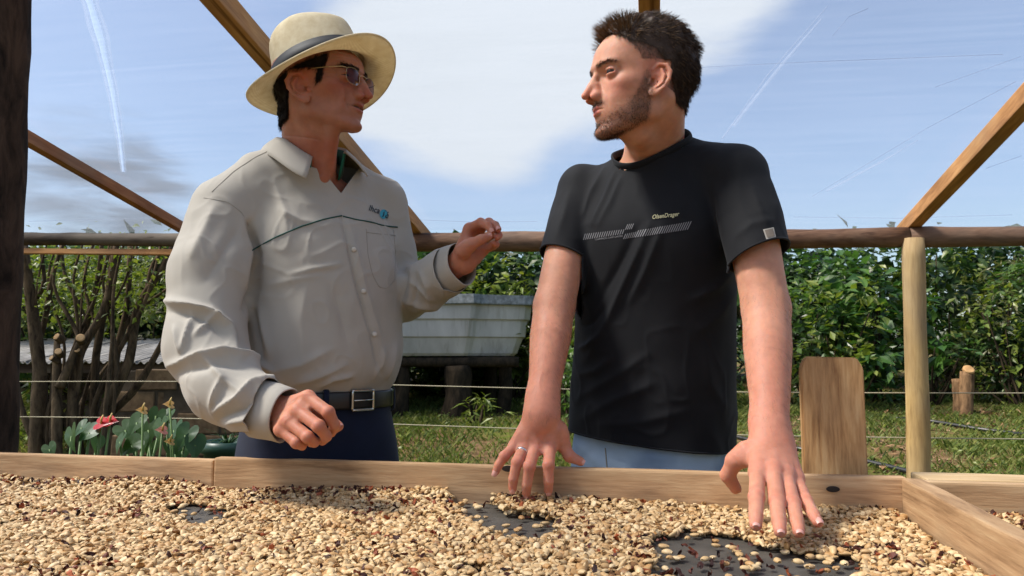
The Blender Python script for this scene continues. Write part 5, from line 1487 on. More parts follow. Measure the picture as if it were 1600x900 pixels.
def ground_z(x, y):
    return np.interp(y, [-30, 3.2, 6, 9, 14, 40, 300], [0, 0, .17, .44, .75, 1.2, 4.0]) + .02 * np.sin(x * 1.7 + y) * np.clip((y - 2.5) / 2, 0, 1)

def on_ground(px, py):
    """where the sight line through a pixel meets the ground"""
    d0 = at(px, py, 1.0); e = np.array([0, 0, CAMZ]); prev = 1.5
    for Y in np.linspace(1.5, 40, 3000):
        p = e + (d0 - e) * Y
        if p[2] < ground_z(p[0], p[1]): return p
    return e + (d0 - e) * 30

def ground_material():
    m = Mat('soil_and_grass', 0.95, 0.1); v = m.coord((1, 1, 1))
    a = m.noise(v, 0.9, 5, 0.6); b = m.noise(v, 9, 5, 0.65); g = m.noise(v, 60, 3, 0.6)
    soil = m.ramp(b, [(0.3, srgb(70, 54, 38)), (0.7, srgb(118, 96, 70))])
    turf = m.ramp(g, [(0.3, srgb(46, 58, 20)), (0.7, srgb(104, 116, 46))])
    m.color(m.mix(m.ramp(m.math('ADD', m.math('MULTIPLY', a, .7), m.math('MULTIPLY', b, .3)), [(0.40, (1, 1, 1, 1)), (0.56, (0, 0, 0, 1))]), soil, turf))
    m.bump(g, 0.6, 0.02); return m.m
M['ground'] = ground_material()

def build_ground():
    xs = np.concatenate([np.linspace(-300, -14, 14), np.linspace(-12, 12, 97), np.linspace(14, 300, 14)])
    ys = np.concatenate([np.linspace(-60, -2, 10), np.linspace(0, 16, 81), np.linspace(18, 300, 22)])
    X, Y = np.meshgrid(xs, ys, indexing='ij'); Z = ground_z(X, Y)
    Z += .02 * vnoise(np.stack([X.ravel(), Y.ravel(), 0 * X.ravel()], 1), 1.3).reshape(X.shape) * (np.abs(X) < 13)
    tag(mk('ground', np.stack([X, Y, Z], -1).reshape(-1, 3), grid_faces(len(xs), len(ys)), M['ground']), kind='structure')

# ------------------------------------------------------------------ the shelter: posts, beams, rafters, plastic film, fence wires
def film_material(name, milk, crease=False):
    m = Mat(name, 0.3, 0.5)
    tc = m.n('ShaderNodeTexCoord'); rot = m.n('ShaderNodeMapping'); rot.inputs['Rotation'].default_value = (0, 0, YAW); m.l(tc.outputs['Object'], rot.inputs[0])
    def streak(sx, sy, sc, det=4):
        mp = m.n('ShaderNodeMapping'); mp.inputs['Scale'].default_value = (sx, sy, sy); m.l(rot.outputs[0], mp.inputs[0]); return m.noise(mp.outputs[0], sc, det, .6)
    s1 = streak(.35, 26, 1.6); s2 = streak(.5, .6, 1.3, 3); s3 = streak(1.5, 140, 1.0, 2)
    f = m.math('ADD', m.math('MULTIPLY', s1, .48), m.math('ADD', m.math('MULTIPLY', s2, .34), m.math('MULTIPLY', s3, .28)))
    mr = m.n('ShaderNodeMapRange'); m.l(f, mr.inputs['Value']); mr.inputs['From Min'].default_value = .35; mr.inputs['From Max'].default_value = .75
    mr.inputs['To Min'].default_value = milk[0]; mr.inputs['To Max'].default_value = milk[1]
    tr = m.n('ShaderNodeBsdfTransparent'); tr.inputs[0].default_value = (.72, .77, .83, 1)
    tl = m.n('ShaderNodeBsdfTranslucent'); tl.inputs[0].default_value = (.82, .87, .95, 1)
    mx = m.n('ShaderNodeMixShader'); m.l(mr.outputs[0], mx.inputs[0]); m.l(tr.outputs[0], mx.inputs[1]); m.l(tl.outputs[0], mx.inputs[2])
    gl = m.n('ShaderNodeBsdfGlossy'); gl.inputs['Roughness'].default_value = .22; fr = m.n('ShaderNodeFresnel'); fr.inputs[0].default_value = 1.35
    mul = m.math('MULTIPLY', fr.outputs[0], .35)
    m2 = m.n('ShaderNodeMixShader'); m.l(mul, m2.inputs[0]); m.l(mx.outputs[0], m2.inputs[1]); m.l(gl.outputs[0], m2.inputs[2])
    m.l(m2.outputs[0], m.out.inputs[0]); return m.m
M['film'] = film_material('clear_plastic_film', (.07, .14))
M['film_glare'] = film_material('glare_plastic_film', (.55, .80)); M['film_haze_glare'] = film_material('hazy_glare_plastic_film', (.14, .26))
M['film_crease'] = film_material('creased_plastic_film', (.12, .26))

RDIR = unit(at(1022, 783, 1.0) - np.array([0, 0, CAMZ])) * -1.0          # rafters rise towards the viewer
BEAM_D = 3.6
B0 = at(1022, 374, BEAM_D)
def beam_at(px):
    """point of the eave beam's axis at a photo column; the beam runs along the bed and drops gently to the right"""
    py = np.interp(px, [0, 300, 640, 1022, 1410, 1600], [373, 375, 379, 376, 371, 369])
    n = E2; e = np.array([0, 0, CAMZ]); d = at(px, py, 1.0) - e
    return e + d * ((B0 - e) @ n) / (d @ n)

def rough_log(name, pts, r, mat, parent, seg=14, seed=0, amp=.08):
    P = resample(np.array(pts), max(12, int(np.linalg.norm(np.array(pts[-1]) - np.array(pts[0])) / .08)), False)
    rr = np.interp(np.linspace(0, 1, len(P)), np.linspace(0, 1, len(r)), r) if not np.isscalar(r) else np.full(len(P), r)
    V, q, t = tube(P, rr, seg)
    ctr = np.vstack([np.repeat(P, seg, 0), P[[0, -1]]])
    k = 1 + amp * vnoise(V * [2.2, 2.2, 2.2], 3.0, seed) + amp * .5 * vnoise(V, 14.0, seed + 5)
    return mk3(name, (ctr + (V - ctr) * k[:, None], q, t), mat, parent)

def build_shelter():
    root = empty('greenhouse_shelter', (B0[0], B0[1], 0), 'timber shelter with clear plastic film roof over the drying bed', 'shelter')
    # eave beam: round logs end to end
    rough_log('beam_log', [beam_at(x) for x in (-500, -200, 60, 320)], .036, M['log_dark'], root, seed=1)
    b1 = [beam_at(x) for x in (322, 600, 900, 1200, 1418)]; rough_log('beam_log', b1, [.042, .046, .05, .046, .044], M['log'], root, seed=2)
    b2 = [beam_at(x) for x in (1420, 1600, 1900, 2300)]; rough_log('beam_log', b2, [.046, .043, .043, .04], M['log'], root, seed=3)
    a, b = beam_at(-400) + np.array([0, 0.01, -.062]), beam_at(330) + np.array([0, 0.01, -.066])
    board('beam_batten', a, b, .05, .030, M['rafter'], root, seed=5)
    # posts
    p = beam_at(1424); g = ground_z(p[0], p[1] - .02)
    rough_log('post', [(p[0] - .055, p[1] - .035, g - .05), (p[0] - .024, p[1] - .03, .8), (p[0] - .004, p[1] - .02, p[2] - .01)], [.050, .047, .046], M['post'], root, 18, seed=8, amp=.05)
    lp = at(-3, 350, 1.95); base = at(-15, 700, 1.95)
    dx = (lp[0] - base[0]) / (lp[2] - base[2])
    pt = lambda z: (base[0] + dx * (z - base[2]), 1.95, z)
    rough_log('weathered_post', [pt(-.05), pt(.6), pt(1.2), pt(1.8), pt(2.18)], [.064, .060, .057, .058, .056], M['dark_post'], root, 18, seed=4, amp=.10)
    for px in (-900, 2350):
        q = beam_at(px if px > 0 else -498); rough_log('post', [(q[0], q[1], -.05), (q[0], q[1], 1.0), (q[0], q[1], q[2])], .05, M['post'], root, seed=px)
    # rafters, resting on the beam
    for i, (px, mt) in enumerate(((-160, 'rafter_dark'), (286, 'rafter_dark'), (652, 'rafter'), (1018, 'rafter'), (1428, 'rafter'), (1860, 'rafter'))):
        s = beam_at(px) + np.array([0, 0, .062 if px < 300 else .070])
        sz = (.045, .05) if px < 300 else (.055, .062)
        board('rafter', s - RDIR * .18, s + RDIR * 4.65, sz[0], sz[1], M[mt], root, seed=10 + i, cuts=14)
    # film over the rafters, sagging a little between them
    L = beam_at(-420) ; Rr = beam_at(2200); nu, nv = 90, 60
    V = []
    for i in range(nu):
        p0 = L + (Rr - L) * i / (nu - 1) + np.array([0, 0, .108])
        for j in range(nv):
            t = -.22 + 4.9 * j / (nv - 1)  # film cut short behind the camera so open sky brightens the fronts
            V.append(p0 + RDIR * t)
    V = np.array(V); up = unit(np.cross(RDIR, E1)); up = up if up[2] > 0 else -up
    u_ = np.repeat(np.arange(nu) / (nu - 1), nv)
    V += up * (.010 * vnoise(V, .9, 3) + .006 * vnoise(V, 2.3, 5))[:, None]
    film = mk('plastic_film', V, grid_faces(nu, nv), M['film'], root)
    tree = BVHTree.FromPolygons([tuple(v) for v in V], [tuple(f) for f in grid_faces(nu, nv)])
    e = Vector((0, 0, CAMZ))
    def crease(pl, w0, w1, name='crease', mat='film_crease'):
        P = []
        pl = np.asarray(pl, float)
        for a_, b_ in zip(pl[:-1], pl[1:]):
            for t in np.linspace(0, 1, 10, endpoint=False):
                hit = tree.ray_cast(e, (Vector(at(*(a_ + (b_ - a_) * t), 1.0)) - e).normalized())[0]
                if hit is not None: P.append(np.array(hit) - up * .004)
        if len(P) < 4: return
        P = np.array(P); T = np.gradient(P, axis=0); T /= np.linalg.norm(T, axis=1, keepdims=True); sd = np.cross(T, up)
        w = np.interp(np.linspace(0, 1, len(P)), [0, .5, 1], [w0, (w0 + w1) / 2, w1])[:, None] * (1 + .3 * vnoise(P, 9)[:, None])
        mk(name, np.stack([P - sd * w, P + up * .002, P + sd * w], 1).reshape(-1, 3), grid_faces(len(P), 3), M[mat], film)
    crease([(1128, 216), (1200, 115), (1303, -4)], .0030, .0022); crease([(1145, 196), (1225, 95), (1290, 20)], .008, .003, 'crease', 'film_haze_glare')
    crease([(1268, 306), (1350, 258), (1450, 198), (1602, 118)], .0030, .0016); crease([(1290, 298), (1380, 250), (1440, 214)], .009, .003, 'crease', 'film_haze_glare')
    crease([(1092, 104), (1250, 96), (1602, 82)], .0018, .0012); crease([(1460, 135), (1530, 110), (1602, 84)], .002, .002)
    crease([(1540, 262), (1602, 240)], .002, .002); crease([(1300, 55), (1325, 25), (1360, 10)], .002, .001)
    crease([(45, 345), (150, 342), (300, 339)], .003, .004); crease([(1240, 338), (1400, 340), (1602, 334)], .003, .004); crease([(640, 342), (740, 346), (850, 345)], .002, .003)
    for w0, w1, mt in ((.030, .012, 'film_haze_glare'), (.018, .008, 'film_haze_glare'), (.010, .004, 'film_glare')):  # streak of sun glare, built as milky strips under the film
        crease([(138, -8), (158, 60), (176, 140), (187, 210), (194, 274)], w0, w1, 'glare_strip', mt); up = up * 1.08
    # two fence wires behind the people
    for z in (.968, .772):
        P = []
        for px in np.linspace(-500, 2300, 40):
            q = beam_at(px); P.append((q[0], q[1] + .055, z + .006 * math.sin(px * .004) + (ground_z(q[0], q[1]) - .05) * .3))
        mk3('fence_wire', tube(np.array(P), .0028, 6), M['wire'], root)
M['wire'] = plain('pale_twine_wire', srgb(176, 164, 134), .7)

# ------------------------------------------------------------------ the drying bed and its coffee
TOPZ = .91; FLOORZ = .846
O0 = None
def plane_hit(px, py, z):
    e = np.array([0, 0, CAMZ]); d = at(px, py, 1.0) - e; return e + d * ((z - CAMZ) / d[2])
O0 = plane_hit(1022, 738, TOPZ)
def bed(s, t, z): return np.array([O0[0], O0[1], 0]) + E1 * s + E2 * t + np.array([0, 0, z])
def st(p): q = np.asarray(p)[:2] - O0[:2]; return float(q @ E1[:2]), float(q @ E2[:2])
def s_at(px):
    """distance along the back board of the point the photo shows in this column"""
    e = np.array([0, 0, CAMZ]); d = at(px, 740, 1.0) - e; k = ((O0 - e) @ E2) / (d @ E2); return st(e + d * k)[0]
M['screen'] = None
def screen_material():
    m = Mat('dark_drying_screen', .55, .4); v = m.coord((1, 1, 1))
    a = m.n('ShaderNodeTexWave', wave_type='BANDS', bands_direction='X'); a.inputs['Scale'].default_value = 220; b = m.n('ShaderNodeTexWave', wave_type='BANDS', bands_direction='Y'); b.inputs['Scale'].default_value = 220
    m.l(v, a.inputs[0]); m.l(v, b.inputs[0]); h = m.math('MULTIPLY', a.outputs['Fac'], b.outputs['Fac']); n = m.noise(v, 12, 4)
    m.color(m.ramp(n, [(.3, srgb(64, 60, 54)), (.7, srgb(94, 88, 80))])); m.bump(h, .4, .0015); return m.m
M['screen'] = screen_material()
S_L, S_J, S_D, S_R = -2.1, s_at(333), s_at(1406), 1.6
T_FRONT = -1.12

def build_tray():
    root = empty('drying_bed', tuple(bed(-.2, -.5, 0)), 'raised wooden drying bed with plank sides and dark screen floor', 'drying bed')
    th = .024; zc = TOPZ - .045
    bd = lambda n, s0, t0, s1, t1, z, w, h, mt='board', **k: board(n, bed(s0, t0, z), bed(s1, t1, z), w, h, M[mt], root, **k)
    bd('back_board', S_L, th / 2, S_J - .001, th / 2 + .002, zc - .002, th, .09, seed=21, jitter=.004)
    bd('back_board', S_J + .001, th / 2, S_D + .012, th / 2, zc + .002, th, .092, seed=22, jitter=.003, cuts=12)
    bd('back_board', S_D + .014, th / 2 + .004, S_R, th / 2 + .004, zc - .002, th, .088, seed=23, jitter=.003)
    bd('divider', S_D + .016, -.002, S_D + .016, T_FRONT + .02, zc + .001, .032, .095, seed=24, jitter=.004)
    bd('front_board', S_L, T_FRONT, S_R, T_FRONT, zc, th, .09, seed=25)
    bd('end_board', S_L + .012, T_FRONT + .02, S_L + .012, -.003, zc, th, .09, seed=26); bd('end_board', S_R - .012, T_FRONT + .02, S_R - .012, -.003, zc, th, .09, seed=27)
    bd('ledge_plank', S_D + .05, .075, S_R, .085, TOPZ - .012, .09, .02, 'plank2', seed=28, jitter=.003)
    for t in (-.95, -.62, -.3, -.02): bd('slat', S_L + .02, t, S_R - .02, t, FLOORZ - .030, .04, .03, seed=int(30 - t * 10), bevel=.003)
    for s in (S_L + .08, -.75, .55, S_R - .08):
        for t in (-1.05, -.06):
            p = bed(s, t, 0); board('leg', (p[0], p[1], 0.0), (p[0], p[1], FLOORZ - .048), .07, .07, M['board'], root, up=(0, 1, 0), seed=int(s * 10 + t))
    n1, n2 = 60, 24; V = []
    for i in range(n1):
        for j in range(n2):
            s = S_L + .03 + (S_R - S_L - .06) * i / (n1 - 1); t = T_FRONT + .02 + (-.004 - T_FRONT - .02) * j / (n2 - 1)
            V.append(bed(s, t, FLOORZ - .003 - .003 * math.sin(t * 19) ** 2))
    mk('screen', np.array(V), grid_faces(n1, n2), M['screen'], root)
    # nail holes and the dark knot in the back board
    for px, py, r in ((1300, 757, .007), (795, 741, .008)):
        p = plane_hit(px, py, TOPZ - .02); s = s_at(px); c = bed(s, -.0035, CAMZ - (py - 555) / 1200 * 1.36)
        a = np.linspace(0, 2 * np.pi, 20)[:-1]
        mk('knot', np.vstack([c + np.stack([np.cos(a) * r * 1.6, np.cos(a) * 0, np.sin(a) * r * .75], 1) @ np.stack([E1, E2, [0, 0, 1]]), c - E2 * .0008]), np.array([[i, (i + 1) % 19, 19] for i in range(19)]), M['knot'], root)
    # upright plank fixed behind the board
    p = plane_hit(1304, 742, TOPZ); s0, s1 = s_at(1268), s_at(1370)
    w = (s1 - s0) * 1.03; zt = 1.118; bm_w = w / 2
    prof = [(-bm_w, .80), (bm_w, .80), (bm_w, zt - .022), (bm_w * .80, zt - .002), (-bm_w * .80, zt), (-bm_w * .92, zt - .010), (-bm_w, zt - .024)]
    bm = bmesh.new(); c = bed((s0 + s1) / 2, .050, 0); vs = [bm.verts.new((x, 0, z)) for x, z in prof]; f = bm.faces.new(vs)
    ex = bmesh.ops.extrude_face_region(bm, geom=[f]); bmesh.ops.translate(bm, verts=[v for v in ex['geom'] if isinstance(v, bmesh.types.BMVert)], vec=(0, .024, 0))
    bmesh.ops.bevel(bm, geom=bm.edges[:], offset=.0025, segments=2, affect='EDGES'); bmesh.ops.recalc_face_normals(bm, faces=bm.faces[:])
    me = bpy.data.meshes.new('upright_plank'); bm.to_mesh(me); bm.free()
    o = link('upright_plank', me, M['plank']); o.location = tuple(c); o.rotation_euler = (rad(-1.0), 0, -YAW)
    tag(o, 'upright pine plank with clipped top corners fixed behind the drying bed', 'plank')
M['plank2'] = wood('fresh_sawn_ledge', srgb(186, 150, 104), srgb(214, 182, 136), srgb(232, 206, 166), 1.0, knots=False)
M['knot'] = plain('dark_knot', srgb(34, 24, 18), .7)

def bean_material():
    m = Mat('parchment_coffee_bean', .5, .4); g = m.n('ShaderNodeNewGeometry'); oi = m.n('ShaderNodeObjectInfo')
    r = m.n('ShaderNodeMath', operation='FRACT'); m.l(m.math('ADD', g.outputs['Random Per Island'], oi.outputs['Random']), r.inputs[0])
    c = m.ramp(r.outputs[0], [(0, srgb(140, 98, 58)), (.06, srgb(186, 142, 90)), (.3, srgb(192, 156, 108)), (.7, srgb(210, 178, 130)), (1, srgb(226, 198, 154))])
    n = m.noise(m.coord((1, 1, 1)), 260, 3)
    m.color(m.mix(.4, c, m.ramp(n, [(.35, (.72, .64, .54, 1)), (.62, (1, 1, 1, 1))]), 'MULTIPLY')); m.bump(n, .25, .001); return m.m
M['bean'] = bean_material()
def husk_material():
    m = Mat('dried_cherry_husk', .6, .35); g = m.n('ShaderNodeNewGeometry'); oi = m.n('ShaderNodeObjectInfo')
    r = m.n('ShaderNodeMath', operation='FRACT'); m.l(m.math('ADD', g.outputs['Random Per Island'], oi.outputs['Random']), r.inputs[0])
    m.color(m.ramp(r.outputs[0], [(0, srgb(40, 22, 18)), (.35, srgb(74, 36, 26)), (.75, srgb(112, 54, 32)), (1, srgb(164, 84, 44))])); return m.m
M['husk'] = husk_material()

def bean_shape(seg, rings):
    """a split-oval seed: domed back, flat grooved face (long axis x, dome up)"""
    V = []
    for j in range(1, rings):
        ph = np.pi * j / rings
        for i in range(seg):
            a = 2 * np.pi * i / seg
            x = math.cos(ph); y = math.sin(ph) * math.cos(a); z = math.sin(ph) * math.sin(a)
            if z < 0: z *= .45; z += (.30 if seg > 7 else .0) * math.exp(-(y / .22) ** 2) * (1 - abs(x)) ** .5
            V.append((x, y, z))
    V += [(1, 0, -.05), (-1, 0, -.05)]
    q = grid_faces(rings - 1, seg, wrap_v=True)[:, ::-1]; n = (rings - 1) * seg
    s = np.arange(seg); s2 = (s + 1) % seg; l = (rings - 2) * seg
    t = np.vstack([np.stack([np.full(seg, n), s, s2], 1), np.stack([np.full(seg, n + 1), l + s2, l + s], 1)])
    t = np.vstack([t, q[:, [0, 1, 2]], q[:, [0, 2, 3]]])
    return np.array(V) * [.0071, .0052, .0043], t

def rot_mats(rng, n, tiltsd, flip):
    yaw = rng.uniform(0, 2 * np.pi, n); tx = rng.normal(0, tiltsd, n); ty = rng.normal(0, tiltsd, n) + np.where(rng.random(n) < flip, np.pi, 0)
    def Rz(a): c, s, z, o = np.cos(a), np.sin(a), 0 * a, 0 * a + 1; return np.stack([np.stack([c, -s, z], -1), np.stack([s, c, z], -1), np.stack([z, z, o], -1)], -2)
    def Rx(a): c, s, z, o = np.cos(a), np.sin(a), 0 * a, 0 * a + 1; return np.stack([np.stack([o, z, z], -1), np.stack([z, c, -s], -1), np.stack([z, s, c], -1)], -2)
    def Ry(a): c, s, z, o = np.cos(a), np.sin(a), 0 * a, 0 * a + 1; return np.stack([np.stack([c, z, s], -1), np.stack([z, o, z], -1), np.stack([-s, z, c], -1)], -2)
    return Rz(yaw) @ Ry(tx) @ Rx(ty)

def build_coffee():
    rng = np.random.default_rng(12)
    pst = lambda x, y: st(plane_hit(x, y, FLOORZ + .006))
    # bare spots of the screen: pixel outlines from the photo, turned into bed coordinates
    bare = [[(255, 794), (300, 781), (358, 792), (362, 810), (318, 821), (284, 808)], [(700, 772), (765, 774), (780, 797), (835, 804), (878, 808), (862, 842), (800, 850), (756, 828), (722, 808)],
            [(1018, 838), (1070, 826), (1160, 834), (1200, 852), (1260, 862), (1345, 868), (1330, 905), (1290, 925), (1180, 935), (1090, 915), (1020, 900)], [(105, 850), (128, 848), (130, 860), (108, 860)], [(690, 885), (770, 884), (775, 895), (700, 898)], [(1150, 745), (1165, 745), (1200, 800), (1170, 800)]]
    polys = [np.array([pst(*p) for p in b]) for b in bare]
    def inside(pt, pl):
        x, y = pt[:, 0], pt[:, 1]; r = np.zeros(len(pt), bool); j = len(pl) - 1
        for i in range(len(pl)):
            c = ((pl[i, 1] > y) != (pl[j, 1] > y)) & (x < (pl[j, 0] - pl[i, 0]) * (y - pl[i, 1]) / (pl[j, 1] - pl[i, 1] + 1e-12) + pl[i, 0]); r ^= c; j = i
        return r
    def height(s, t):
        P = np.stack([s, t, 0 * s], 1)
        h = .0072 + .004 * vnoise(P, 5.0, 1) + .003 * vnoise(P, 14, 4) + .010 * smooth01(t, -.10, -.01) * (.6 + .5 * vnoise(P, 6, 9))
        return np.maximum(h, .004)
    handL_px = [(1184, 825), (1219, 835), (1248, 836), (1281, 820)]
    pts = []
    for layer, sp in ((0, .0090), (1, .0118)):
        s = np.arange(-2.05, 1.55, sp); t = np.arange(-.78, -.006, sp)
        A, B = np.meshgrid(s, t, indexing='ij'); A = A.ravel() + rng.uniform(-.5, .5, A.size) * sp * .9; B = B.ravel() + rng.uniform(-.5, .5, B.size) * sp * .9
        B = np.minimum(B, -.006)
        W = np.stack([A, B], 1)
        p3 = np.array([O0[0], O0[1], 0]) + A[:, None] * E1 + B[:, None] * E2; p3[:, 2] = .86
        px, py = to_px(p3); vis = (px > -330) & (px < 1880) & (py < 1040) & (p3[:, 1] > .3) & (np.abs(A - (S_D + .016)) > .023)
        e = np.zeros(len(A), bool); jit = W + np.stack([.017 * vnoise(p3, 45, 2), .017 * vnoise(p3, 45, 7)], 1)
        for pl in polys: e |= inside(jit, pl)
        keep = vis & (~e | (rng.random(len(A)) < (.065 if layer == 0 else 0)))
        if layer == 1: keep &= vis & ~e
        thin = vnoise(p3, 11, 6) < -.72
        keep &= ~(thin & (rng.random(len(A)) < .75))
        h = height(A, B); loose = e & keep
        z = FLOORZ + np.where(loose, .0035, h - layer * .0055) + rng.uniform(-.0022, .0022, len(A)) * ~loose
        pts.append(np.stack([A, B, np.maximum(z, FLOORZ + .003), loose, np.full(len(A), layer)], 1)[keep])
    D = np.vstack(pts); n = len(D)
    C = np.array([O0[0], O0[1], 0]) + D[:, :1] * E1 + D[:, 1:2] * E2; C[:, 2] = D[:, 2]
    Rm = rot_mats(rng, n, .45, .42); Rm[D[:, 3] > 0] = rot_mats(rng, int((D[:, 3] > 0).sum()), .1, .5)
    sc = rng.uniform(.78, 1.2, n)
    px, py = to_px(C); loose = D[:, 3] > 0
    infr = (px > 4) & (px < 1596) & (py < 897) & (D[:, 4] == 0)
    order = np.argsort(np.where(infr, C[:, 1], 99)); single = np.zeros(n, bool)
    lo_i = np.where(loose & infr)[0][:60]; single[lo_i] = True
    need = 296 - single.sum(); single[[i for i in order if not single[i]][:need]] = True
    parts = []
    seen = (px > -60) & (px < 1660) & (py < 930) & (D[:, 4] == 0)
    for m_, (V0, F0) in ((~single & seen, bean_shape(8, 6)), (~single & ~seen, bean_shape(6, 3))):
        k = int(m_.sum()); Vb = np.einsum('nij,vj->nvi', Rm[m_], V0) * sc[m_][:, None, None] + C[m_][:, None]
        parts.append((Vb.reshape(-1, 3), np.zeros((0, 4), int), (np.arange(k)[:, None, None] * len(V0) + F0[None]).reshape(-1, 3)))
    tag(mk3('coffee_spread', join(parts), M['bean']), 'pale parchment coffee beans spread thick over the drying bed', 'coffee beans', kind='stuff')
    V1, F1 = bean_shape(10, 8); me = raw_mesh('coffee_bean', V1, F1); me.materials.append(M['bean'])
    for i in np.where(single)[0]:
        o = bpy.data.objects.new('coffee_bean', me); COL.objects.link(o)
        mt = Matrix(Rm[i].tolist()).to_4x4() @ Matrix.Diagonal((sc[i], sc[i], sc[i], 1)); mt.translation = C[i]; o.matrix_basis = mt
        if loose[i]: tag(o, 'single pale coffee bean lying loose on a bare spot of screen', 'coffee bean', 'loose beans on the bare screen')
        else: tag(o, 'pale coffee bean on the piled spread well away from the back board', 'coffee bean', 'beans on the near side of the spread')
    # dark husks scattered in the coffee
    def husk_shape(seed, nu=4, nv=4):
        r = np.random.default_rng(seed); V = []
        for i in range(nu):
            for j in range(nv):
                u, v = i / (nu - 1) * 2 - 1, j / (nv - 1) * 2 - 1
                w = (1 - .55 * u * u) * (1 + .25 * r.normal())
                V.append((u * .0062, v * .0036 * w, .0030 * (1 - v * v) * .9 + .0012 * r.normal()))
        return np.array(V), grid_faces(nu, nv)
    nh = 8200; s = rng.uniform(-2.05, 1.55, nh); t = -rng.uniform(.0, 1, nh) ** 1.35 * .74 - .006
    P = np.stack([s, t, 0 * s], 1); dens = np.clip(.30 + .9 * vnoise(P, 7, 11) + .5 * smooth01(t, -.09, -.005) + .35 * vnoise(P, 22, 3), .04, 1)
    p3 = np.array([O0[0], O0[1], 0]) + s[:, None] * E1 + t[:, None] * E2; p3[:, 2] = FLOORZ
    px, py = to_px(np.c_[p3[:, :2], np.full(nh, .86)]); e = np.zeros(nh, bool)
    for pl in polys: e |= inside(np.stack([s, t], 1), pl)
    ok = (rng.random(nh) < dens * np.where(e, .35, 1)) & (px > -330) & (px < 1880) & (py < 1040) & (np.abs(s - (S_D + .016)) > .024)
    s, t, p3, e, px, py = s[ok], t[ok], p3[ok], e[ok], px[ok], py[ok]; nh = len(s)
    p3[:, 2] = FLOORZ + np.where(e, .003, height(s, t) + .0035 + rng.uniform(-.002, .002, nh))
    Rh = rot_mats(rng, nh, .7, .4); sh = rng.uniform(.6, 1.25, nh); shapes = [husk_shape(i) for i in range(8)]
    big = np.argsort(np.where((px > 4) & (px < 1596) & (py < 897), p3[:, 1] - (e * .3), 99))[:120]; isb = np.zeros(nh, bool); isb[big] = True
    Vh, Fh, o_ = [], [], 0
    for i in np.where(~isb)[0]:
        v, f = shapes[i % 8]; Vh.append(v * sh[i] @ Rh[i].T + p3[i]); Fh.append(f + o_); o_ += len(v)
    tag(mk('husk_litter', np.vstack(Vh), np.vstack(Fh), M['husk'], smooth=False), 'dark red brown dried husks strewn among the coffee beans', 'husks', kind='stuff')
    mes = []
    for v, f in shapes: m_ = raw_mesh('coffee_husk', v, f, False); m_.materials.append(M['husk']); mes.append(m_)
    for i in big:
        o = bpy.data.objects.new('coffee_husk', mes[i % 8]); COL.objects.link(o)
        mt = Matrix(Rh[i].tolist()).to_4x4() @ Matrix.Diagonal((sh[i],) * 3 + (1,)); mt.translation = p3[i]; o.matrix_basis = mt
        if e[i]: tag(o, 'dark reddish husk flake lying on a bare spot of screen', 'husk', 'husk flakes on the bare screen')
        else: tag(o, 'dark reddish husk flake on the piled coffee away from the back board', 'husk', 'husk flakes on the near side of the spread')

# ------------------------------------------------------------------ garden: leaves, shrubs, trees
def leaf_cloud(C, Nrm, size, rng, shape='oval', droop=.3):
    """leaves at points C: folded blades of 4 faces each; returns V, F"""
    n = len(C)
    if shape == 'oval': L = np.array([(0, 0, 0), (.42, .26, .06), (.42, -.26, .06), (.5, 0, -.02), (1, 0, -.10)])
    elif shape == 'long': L = np.array([(0, 0, 0), (.40, .13, .04), (.40, -.13, .04), (.5, 0, -.02), (1, 0, -.14)])
    else: L = np.array([(0, 0, 0), (.30, .40, .08), (.30, -.40, .08), (.45, 0, -.02), (1, 0, -.12)])
    F = np.array([[0, 3, 1], [0, 2, 3], [3, 4, 1], [3, 2, 4]])
    a = rng.uniform(0, 2 * np.pi, n)
    d = np.stack([np.cos(a), np.sin(a), rng.normal(-droop, .35, n)], 1) * .8 + Nrm * .6; d /= np.linalg.norm(d, axis=1, keepdims=True)
    up = np.array([0, 0, 1.0]) + rng.normal(0, .45, (n, 3)) + Nrm * .3
    sdv = np.cross(up, d); sdv /= np.maximum(np.linalg.norm(sdv, axis=1, keepdims=True), 1e-6); u2 = np.cross(d, sdv)
    sz = size * rng.uniform(.65, 1.25, n)
    V = C[:, None] + sz[:, None, None] * (L[None, :, 0:1] * d[:, None] + L[None, :, 1:2] * sdv[:, None] + L[None, :, 2:3] * u2[:, None])
    return V.reshape(-1, 3), (np.arange(n)[:, None, None] * 5 + F[None]).reshape(-1, 3)

